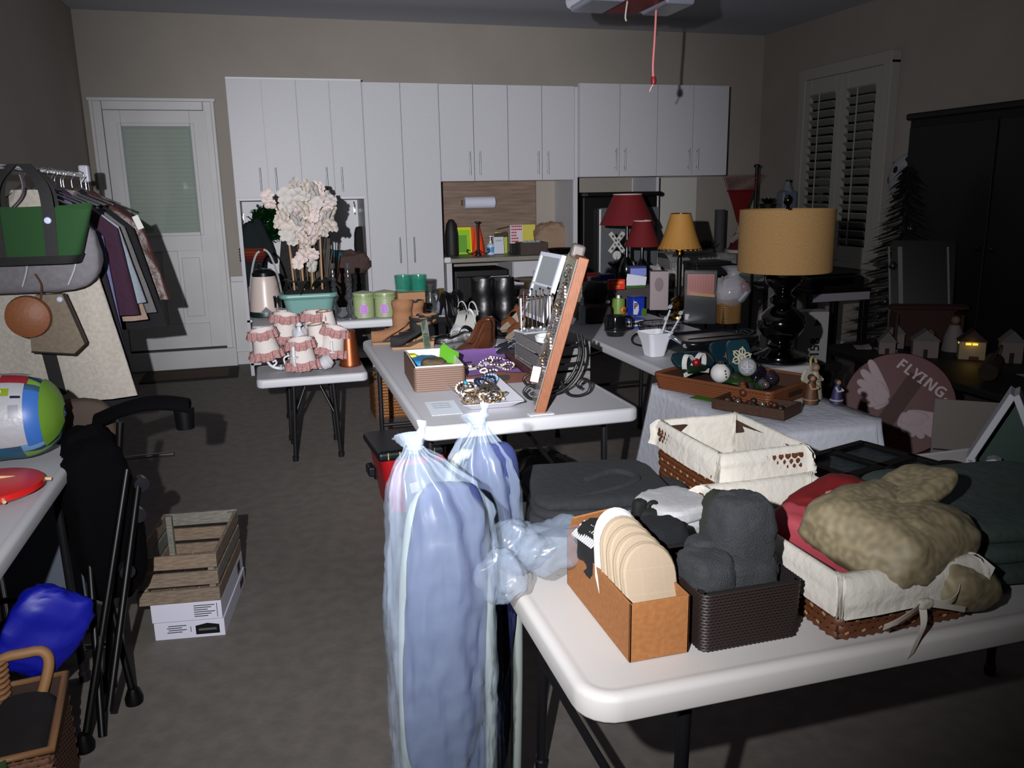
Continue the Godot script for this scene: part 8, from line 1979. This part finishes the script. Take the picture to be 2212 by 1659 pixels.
	part(hs, "green_back", B().prism(poly([-0.1, 0.0, 0.1, 0.0, 0.1, 0.08, 0.0, 0.23, -0.1, 0.08]), -0.06, -0.05), M(Color(0.04, 0.16, 0.13), 0.6))
	part(hs, "doorstep_tower", B().prism(poly([-0.03, 0.0, 0.03, 0.0, 0.03, 0.06, 0.02, 0.078, 0.0, 0.084, -0.02, 0.078, -0.03, 0.06]), 0.02, 0.07), hm).position = V(-0.035, 0, 0)
	part(hs, "floor_plate", bx(V(0, 0.006, 0.02), V(0.24, 0.012, 0.16), 0.004), hm)
	var bk := thing("black_mug", "small black mug-like figure beside the white house", "mug", V(1.63, y, -1.63))
	part(bk, "body", B().lathe([[0.0, 0.0], [0.03, 0.0], [0.034, 0.02], [0.03, 0.06], [0.035, 0.065], [0.0, 0.065]], 18), M(Color(0.01, 0.01, 0.012), 0.4))
	part(bk, "handle", B().tube(curve([V(-0.03, 0.055, 0), V(-0.055, 0.05, 0), V(-0.05, 0.025, 0), V(-0.03, 0.02, 0)]), 0.006, 6), M(Color(0.01, 0.01, 0.012), 0.4))
	var sg := M(Color(0.22, 0.28, 0.26), 0.9, {"a": "cloth", "s": 3.0, "b": "wrinkle", "h": 0.25})
	var gcl := thing("sage_blanket", "folded sage green blanket at the right end of the nearest table", "blanket", V(1.48, y, -1.34), -6)
	for k in 3: part(gcl, "fold", soft(0.5 - 0.02 * k, 0.44 - 0.03 * k, 0.05, 6.0 + k, 0.008, 4.0, 0.25, 48, 20, 6.0), sg).position = V(-0.01 * k, 0.026 + 0.036 * k, 0)

# ---------------------------------------------------------------- chairs wrapped in plastic sacks
func sack(p: Node3D, prof: Array, depth: float, sd: float) -> MB:
	var b := B()
	var n := 64
	var top: float = prof[-1][0]
	var bot: float = prof[0][0]
	b.grid(n, 70, func(u: float, q: float) -> Vector3:
		var y := lerpf(bot, top, q)
		var k := 0
		while k < prof.size() - 2 and prof[k + 1][0] < y: k += 1
		var f := clampf((y - prof[k][0]) / (prof[k + 1][0] - prof[k][0]), 0.0, 1.0)
		f = f * f * (3 - 2 * f) if k > 1 else f
		var xl := lerpf(prof[k][1], prof[k + 1][1], f)
		var xr := lerpf(prof[k][2], prof[k + 1][2], f)
		var c := (xl + xr) * 0.5
		var hw := (xr - xl) * 0.5
		var a := u * TAU
		var neck := smoothstep(0.9, 1.0, q)
		var hd := depth * (0.45 + 0.55 * minf(hw / 0.09, 1.0)) * (1.0 - 0.5 * smoothstep(0.75, 1.0, q))
		# long creases that run down from the knot, and smaller puckers
		var cr := 0.012 * nz(cos(a) * 16 + sd + y * 14, sin(a) * 16, y * 9) - 0.012 * absf(nz(cos(a) * 34 - y * 30, sin(a) * 34 + sd, y * 26)) - 0.008 * absf(nz(cos(a) * 40 + y * 70, sin(a) * 40, y * 50 + sd)) + 0.01
		cr += 0.006 * sin(a * 9.0 + y * 6.0 + sd) * smoothstep(0.55, 0.95, q)
		cr *= 1.0 - 0.4 * neck
		var z := -sin(a) * hd
		return V(c + cos(a) * (hw + cr * 0.7), y, z - signf(sin(a)) * cr * 1.3), true)
	return b

func wrapped_chairs() -> void:
	var film := M(Color(0.62, 0.68, 0.76), 0.28, {"al": 0.26, "sp": 0.8})
	var tuft := M(Color(0.66, 0.71, 0.78), 0.28, {"al": 0.34, "sp": 0.8})
	var blue := M(Color(0.12, 0.17, 0.36), 0.85, {"a": "cloth", "s": 4.0})
	var frame := M(Color(0.62, 0.66, 0.64), 0.4, {"m": 0.3})
	for e in [[V(0.258, 0, -1.42), "folded blue padded chair in a clear plastic sack, in front of its twin", 0, "clear plastic sack with a knotted top around the front blue chair"], [V(0.375, 0, -1.63), "folded blue padded chair in a clear plastic sack, behind its twin", 1, "clear plastic sack with a twisted neck around the rear blue chair"]]:
		var c := thing("padded_chair", e[1], "chair", e[0], 0, "blue chairs in plastic sacks")
		part(c, "padded_back", soft(0.155 - 0.02 * e[2], 0.05, 0.6, 3.0 + e[2], 0.006, 5.0, 0.4, 40, 30, 3.0), blue).transform = Transform3D(E(0, 0, -4), V(0.005 + 0.02 * e[2], 0.69, 0.015))
		part(c, "padded_seat", soft(0.13, 0.05, 0.34, 4.0 + e[2], 0.006, 5.0, 0.35, 40, 30, 3.0), M(Color(0.14, 0.2, 0.36), 0.8)).transform = Transform3D(E(0, 0, -4), V(0.015, 0.33, -0.02))
		part(c, "frame_tube", B().tube(curve([V(-0.07, 0.02, 0), V(-0.075, 0.55, 0), V(-0.045, 0.92, 0.0), V(0.02, 0.95, 0.0), V(0.085, 0.8, 0.0), V(0.095, 0.5, 0), V(0.08, 0.02, 0)]), 0.012, 10), frame)
		for s in [-1, 1]: part(c, "leg", B().tube([V(s * 0.07, 0.0, -0.035), V(-s * 0.02, 0.6, -0.03)], 0.01, 8), frame)
		var sk := thing("plastic_sack", e[3], "sack", e[0], 0, "clear plastic sacks")
		var pr := [[0.0, -0.085, 0.075], [0.25, -0.1, 0.085], [0.5, -0.1, 0.097], [0.72, -0.098, 0.1], [0.85, -0.092, 0.104], [0.93, -0.087, 0.1], [0.98, -0.082, 0.072], [1.02, -0.073, 0.03], [1.05, -0.052, -0.012], [1.062, -0.046, -0.024]]
		if e[2]: pr = [[0.0, -0.06, 0.055], [0.4, -0.05, 0.05], [0.66, -0.045, 0.055], [0.74, -0.045, 0.09], [0.83, -0.05, 0.105], [0.9, -0.048, 0.1], [0.95, -0.04, 0.085], [0.985, -0.022, 0.06], [1.015, 0.0, 0.038], [1.03, 0.006, 0.031]]
		part(sk, "film", sack(sk, pr, 0.07, 3.0 + 5.0 * e[2]), film)
		var tx: float = -0.033 if e[2] == 0 else 0.019
		var ty: float = pr[-1][0]
		var tf := B()
		for k in 3:
			var a := k * 2.2
			tf.grid(8, 8, func(u: float, q: float) -> Vector3:
				var r := 0.009 + (0.014 + 0.008 * k) * q
				var aa := a + (u - 0.5) * 2.3
				return V(tx + cos(aa) * r + 0.008 * nz(u * 40, q * 30, k * 9), ty - 0.015 + q * (0.055 - 0.013 * k), sin(aa) * r))
		part(sk, "knot_tuft", tf, tuft)
		part(sk, "neck_twist", B().tube(ring(V(tx, ty - 0.004, 0), 0.012, 16), 0.004, 6, true), tuft)
		if e[2] == 0:
			var tail := soft(0.09, 0.05, 0.1, 7.0, 0.012, 12.0, 0.5)
			part(sk, "loose_flap", tail, film).transform = Transform3D(E(0, 0, 30), V(0.11, 0.8, 0.03))
		else:
			part(sk, "puffed_tail", soft(0.16, 0.12, 0.07, 5.0, 0.014, 9.0, 0.45, 44, 24, 3.0), film).transform = Transform3D(E(4, 14, 8), V(0.115, 0.83, 0.2))
			part(sk, "gathered_end", soft(0.1, 0.08, 0.09, 9.0, 0.016, 12.0, 0.5), film).transform = Transform3D(E(0, 0, 40), V(0.045, 0.82, 0.16))

# ---------------------------------------------------------------- right side, in the dark
func right_floor() -> void:
	var s := thing("flying_sign", "round red metal sign with white wings and the word FLYING, leaning on the low bench", "sign", V(3.4, 0.275, -3.83))
	var look := Basis.looking_at(-(V(-0.62, 0.3, 0.72)), Vector3.UP) * E(0, 0, -34)
	s.basis = look
	part(s, "disc", B().lathe([[0.0, -0.006], [0.29, -0.006], [0.296, 0.0], [0.292, 0.006], [0.0, 0.006]], 56, Vector3.ZERO, E(90, 0, 0)), M(Color(0.34, 0.02, 0.04), 0.5))
	part(s, "tan_band", bx(V(0.0, -0.04, 0.0066), V(0.09, 0.46, 0.001), 0.0, E(0, 0, 6)), M(Color(0.26, 0.09, 0.035), 0.6))
	letters(s, "FLYING", 0.085, M(Color(0.78, 0.7, 0.7), 0.6), Transform3D(Basis.IDENTITY, V(0.0, 0.19, 0.0075)), "lettering", true)
	part(s, "dot", B().lathe([[0.011, 0.0], [0.0, 0.001]], 12, V(0.17, 0.17, 0.0065), E(90, 0, 0)), M(Color(0.78, 0.7, 0.7), 0.6))
	var wm := M(Color(0.76, 0.68, 0.69), 0.7)
	for sd in [-1, 1]:
		var wing := Node3D.new()
		wing.name = "wing"
		s.add_child(wing, true)
		wing.transform = Transform3D(E(0, 0, 0), V(sd * 0.06, -0.01, 0.009))
		for k in 7:
			var L := 0.25 - 0.026 * k
			var a := lerpf(28.0, -72.0, k / 6.0)
			var f := soft(L, 0.012, 0.052, 2.0, 0.0, 5.0, 0.6, 24, 12, 2.2)
			part(wing, "feather", f, wm).transform = Transform3D(E(0, 0, sd * a), V(sd * cos(deg_to_rad(a)) * L * 0.5, sin(deg_to_rad(a)) * L * 0.5, 0.002 * (k % 2)))
		for k in 5:
			var L := 0.12 - 0.012 * k
			var a := lerpf(22.0, -62.0, k / 4.0)
			part(wing, "covert_feather", soft(L, 0.018, 0.045, 2.0, 0.0, 5.0, 0.6, 24, 12, 2.2), wm).transform = Transform3D(E(0, 0, sd * a), V(sd * cos(deg_to_rad(a)) * L * 0.5, sin(deg_to_rad(a)) * L * 0.5, 0.004))
	var b := thing("display_bench", "long low black bench at the right carrying the Christmas village", "bench", V(4.05, 0, -3.85))
	var blk := M(Color(0.02, 0.02, 0.022), 0.6)
	part(b, "top", bx(V(0, 0.4, 0), V(0.86, 0.04, 2.1), 0.006), blk)
	for q in [[-1, -1], [-1, 1], [1, -1], [1, 1]]: part(b, "leg", bx(V(q[0] * 0.39, 0.19, q[1] * 1.0), V(0.05, 0.38, 0.05)), blk)
	var wp := thing("printed_panel", "off-white board with a dark blue printed jug leaning under the low bench", "board", V(3.56, 0, -3.37), -38)
	part(wp, "board", bx(V(0, 0.2, 0), V(0.5, 0.36, 0.015), 0.002, E(-8, 0, 0)), M(Color(0.52, 0.49, 0.46), 0.7))
	part(wp, "blue_jug_print", B().prism(poly([-0.05, 0.0, 0.05, 0.0, 0.06, 0.05, 0.035, 0.1, 0.04, 0.13, 0.0, 0.14, -0.035, 0.1, -0.06, 0.05]), 0.0085, 0.0095, Transform3D(E(-8, 0, 0), V(0.02, 0.14, 0.006))), M(Color(0.06, 0.06, 0.2), 0.7))
	part(wp, "blue_border", bx(V(0.0, 0.06, 0.012), V(0.48, 0.09, 0.016), 0.0, E(-8, 0, 0)), M(Color(0.22, 0.21, 0.34), 0.7))
	part(wp, "blue_line", bx(V(0.0, 0.11, 0.02), V(0.48, 0.008, 0.004), 0.0, E(-8, 0, 0)), M(Color(0.06, 0.06, 0.2), 0.7))
	# village on the bench
	var y := 0.42
	var st := thing("nativity_stable", "brown wooden nativity stable on the low bench", "stable", V(4.2, y, -4.55), -28)
	var sw := M(Color(0.2, 0.09, 0.05), 0.8)
	part(st, "back_wall", bx(V(0, 0.13, -0.09), V(0.42, 0.26, 0.015)), sw)
	for sd in [-1, 1]: part(st, "side_wall", bx(V(sd * 0.2, 0.12, 0), V(0.015, 0.24, 0.18)), sw)
	for k in 3: part(st, "roof_board", bx(V(0, 0.27 + 0.012 * k, -0.06 + 0.06 * k), V(0.46, 0.012, 0.07), 0.002, E(12, 0, 0)), sw)
	var lh := thing("lit_cottage", "cream village cottage with a glowing yellow window on the low bench", "village house", V(4.22, y, -4.17), -38)
	part(lh, "walls", bx(V(0, 0.06, 0), V(0.15, 0.12, 0.1), 0.003), M(Color(0.55, 0.5, 0.4), 0.8))
	part(lh, "roof", B().prism(poly([-0.085, 0.115, 0.085, 0.115, 0.0, 0.19]), -0.06, 0.06), M(Color(0.12, 0.07, 0.06), 0.8))
	for k in 2:
		for r in 2: part(lh, "lit_window", bx(V(-0.025 + k * 0.038, 0.1 + 0.021 * r, 0.052), V(0.03, 0.013, 0.004)), M(Color(1.0, 0.82, 0.3), 0.5, {"em": 0.9}))
	part(lh, "lit_window", bx(V(-0.0765, 0.108, 0.02), V(0.004, 0.02, 0.02)), M(Color(1.0, 0.82, 0.3), 0.5, {"em": 0.9}))
	part(lh, "red_step", bx(V(0.01, 0.012, 0.065), V(0.05, 0.024, 0.03), 0.003), M(Color(0.3, 0.03, 0.03), 0.7))
	var ll := OmniLight3D.new()
	ll.name = "window_glow"
	ll.light_color = Color(1.0, 0.8, 0.35)
	ll.light_energy = 0.0015
	ll.light_size = 0.03
	ll.omni_range = 8.0
	ll.omni_attenuation = 2.0
	ll.shadow_enabled = true
	lh.add_child(ll)
	ll.position = V(-0.006, 0.11, 0.075)
	for e in [[4.0, -4.32, 0.15, 0.11, "cream village chapel in front of the stable"], [4.35, -4.0, 0.12, 0.13, "tall pale village house at the far right of the bench"], [3.86, -4.5, 0.1, 0.08, "small grey village hut at the back of the bench"], [4.05, -4.65, 0.11, 0.1, "pale village shop beside the stable"]]:
		var h := thing("village_house", e[4], "village house", V(e[0], y, e[1]), -35)
		part(h, "walls", bx(V(0, e[3] * 0.5, 0), V(e[2], e[3], 0.09), 0.003), M(Color(0.46, 0.42, 0.4), 0.8))
		part(h, "roof", B().prism(poly([-e[2] * 0.58, e[3], e[2] * 0.58, e[3], 0.0, e[3] + 0.07]), -0.055, 0.055), M(Color(0.38, 0.36, 0.36), 0.9))
		part(h, "door", bx(V(0, e[3] * 0.25, 0.046), V(0.025, e[3] * 0.5, 0.003)), M(Color(0.12, 0.06, 0.05), 0.8))
	for e in [[4.32, -4.42, 0.24, "tallest pale figurine standing beside the stable"], [4.12, -4.4, 0.15, "pale kneeling figurine in front of the stable"], [4.3, -4.62, 0.17, "small pale figurine at the back of the stable"]]:
		var g := thing("nativity_figure", e[3], "figurine", V(e[0], y, e[1]), -30)
		part(g, "robe", B().lathe([[0.0, 0.0], [e[2] * 0.3, 0.0], [e[2] * 0.26, e[2] * 0.4], [e[2] * 0.14, e[2] * 0.72], [0.0, e[2] * 0.75]], 16), M(Color(0.46, 0.42, 0.4), 0.7))
		part(g, "head", lathe_ball(e[2] * 0.12, V(0, e[2] * 0.85, 0), 14), M(Color(0.42, 0.34, 0.28), 0.7))
	var ea := thing("glass_screen", "dark framed panel with three pale uprights leaning behind the village", "screen", V(4.32, y, -4.75), -35)
	part(ea, "panel", bx(V(0, 0.36, 0), V(0.4, 0.7, 0.012), 0.0, E(-14, 0, 0)), M(Color(0.015, 0.02, 0.02), 0.3))
	for e in [[-0.2, 0.014], [-0.13, 0.03], [0.17, 0.014]]: part(ea, "pale_upright", bx(V(e[0], 0.36, 0.014), V(e[1], 0.62, 0.012), 0.002, E(-14, 0, 4)), M(Color(0.4, 0.4, 0.4), 0.6))
	part(ea, "pale_sill", bx(V(-0.02, 0.05, 0.09), V(0.4, 0.02, 0.02), 0.003), M(Color(0.4, 0.36, 0.34), 0.6))
	for k in 3:
		var p := thing("paper_sheet", ["white paper sheet at the back end of the low bench", "folded white leaflet near the front of the low bench", "long white paper strip at the front of the low bench"][k], "paper", V([3.85, 3.92, 4.12][k], y + 0.001, [-4.72, -4.58, -3.5][k]), -30 + 12 * k)
		part(p, "sheet", bx(V(0, 0.002, 0), V(0.1, 0.003, [0.14, 0.16, 0.4][k]), 0.001), M(Color(0.6, 0.58, 0.58), 0.7))
		part(p, "fold_flap", bx(V(0.03, 0.008, 0), V(0.04, 0.003, [0.13, 0.15, 0.38][k]), 0.0, E(0, 0, 14)), M(Color(0.6, 0.58, 0.58), 0.7))
	var bl := thing("fir_log", "brown yule log with twigs lying on the low bench", "log", V(3.95, y + 0.05, -3.75), 40)
	part(bl, "bark", B().tube([V(-0.18, 0, 0), V(0, 0.008, 0.01), V(0.18, 0, 0)], 0.05, 14), M(Color(0.16, 0.11, 0.07), 0.9, {"b": "wrinkle", "bs": 6.0, "h": 0.8}))
	for k in 5: part(bl, "twig", B().tube([V(-0.12 + k * 0.06, 0.04, 0), V(-0.1 + k * 0.07, 0.1, 0.03)], 0.005, 5), M(Color(0.14, 0.1, 0.06), 0.9))
	var wj := thing("blue_bottle", "dark blue bottle with a bright rim at the right end of the village", "bottle", V(4.4, y, -3.78))
	part(wj, "body", B().lathe([[0.0, 0.0], [0.045, 0.0], [0.048, 0.1], [0.02, 0.15], [0.018, 0.21], [0.022, 0.215], [0.0, 0.216]], 20), M(Color(0.02, 0.02, 0.06), 0.1))
	part(wj, "label", B().lathe([[0.0488, 0.03], [0.0492, 0.08]], 20), M(Color(0.3, 0.3, 0.34), 0.5))
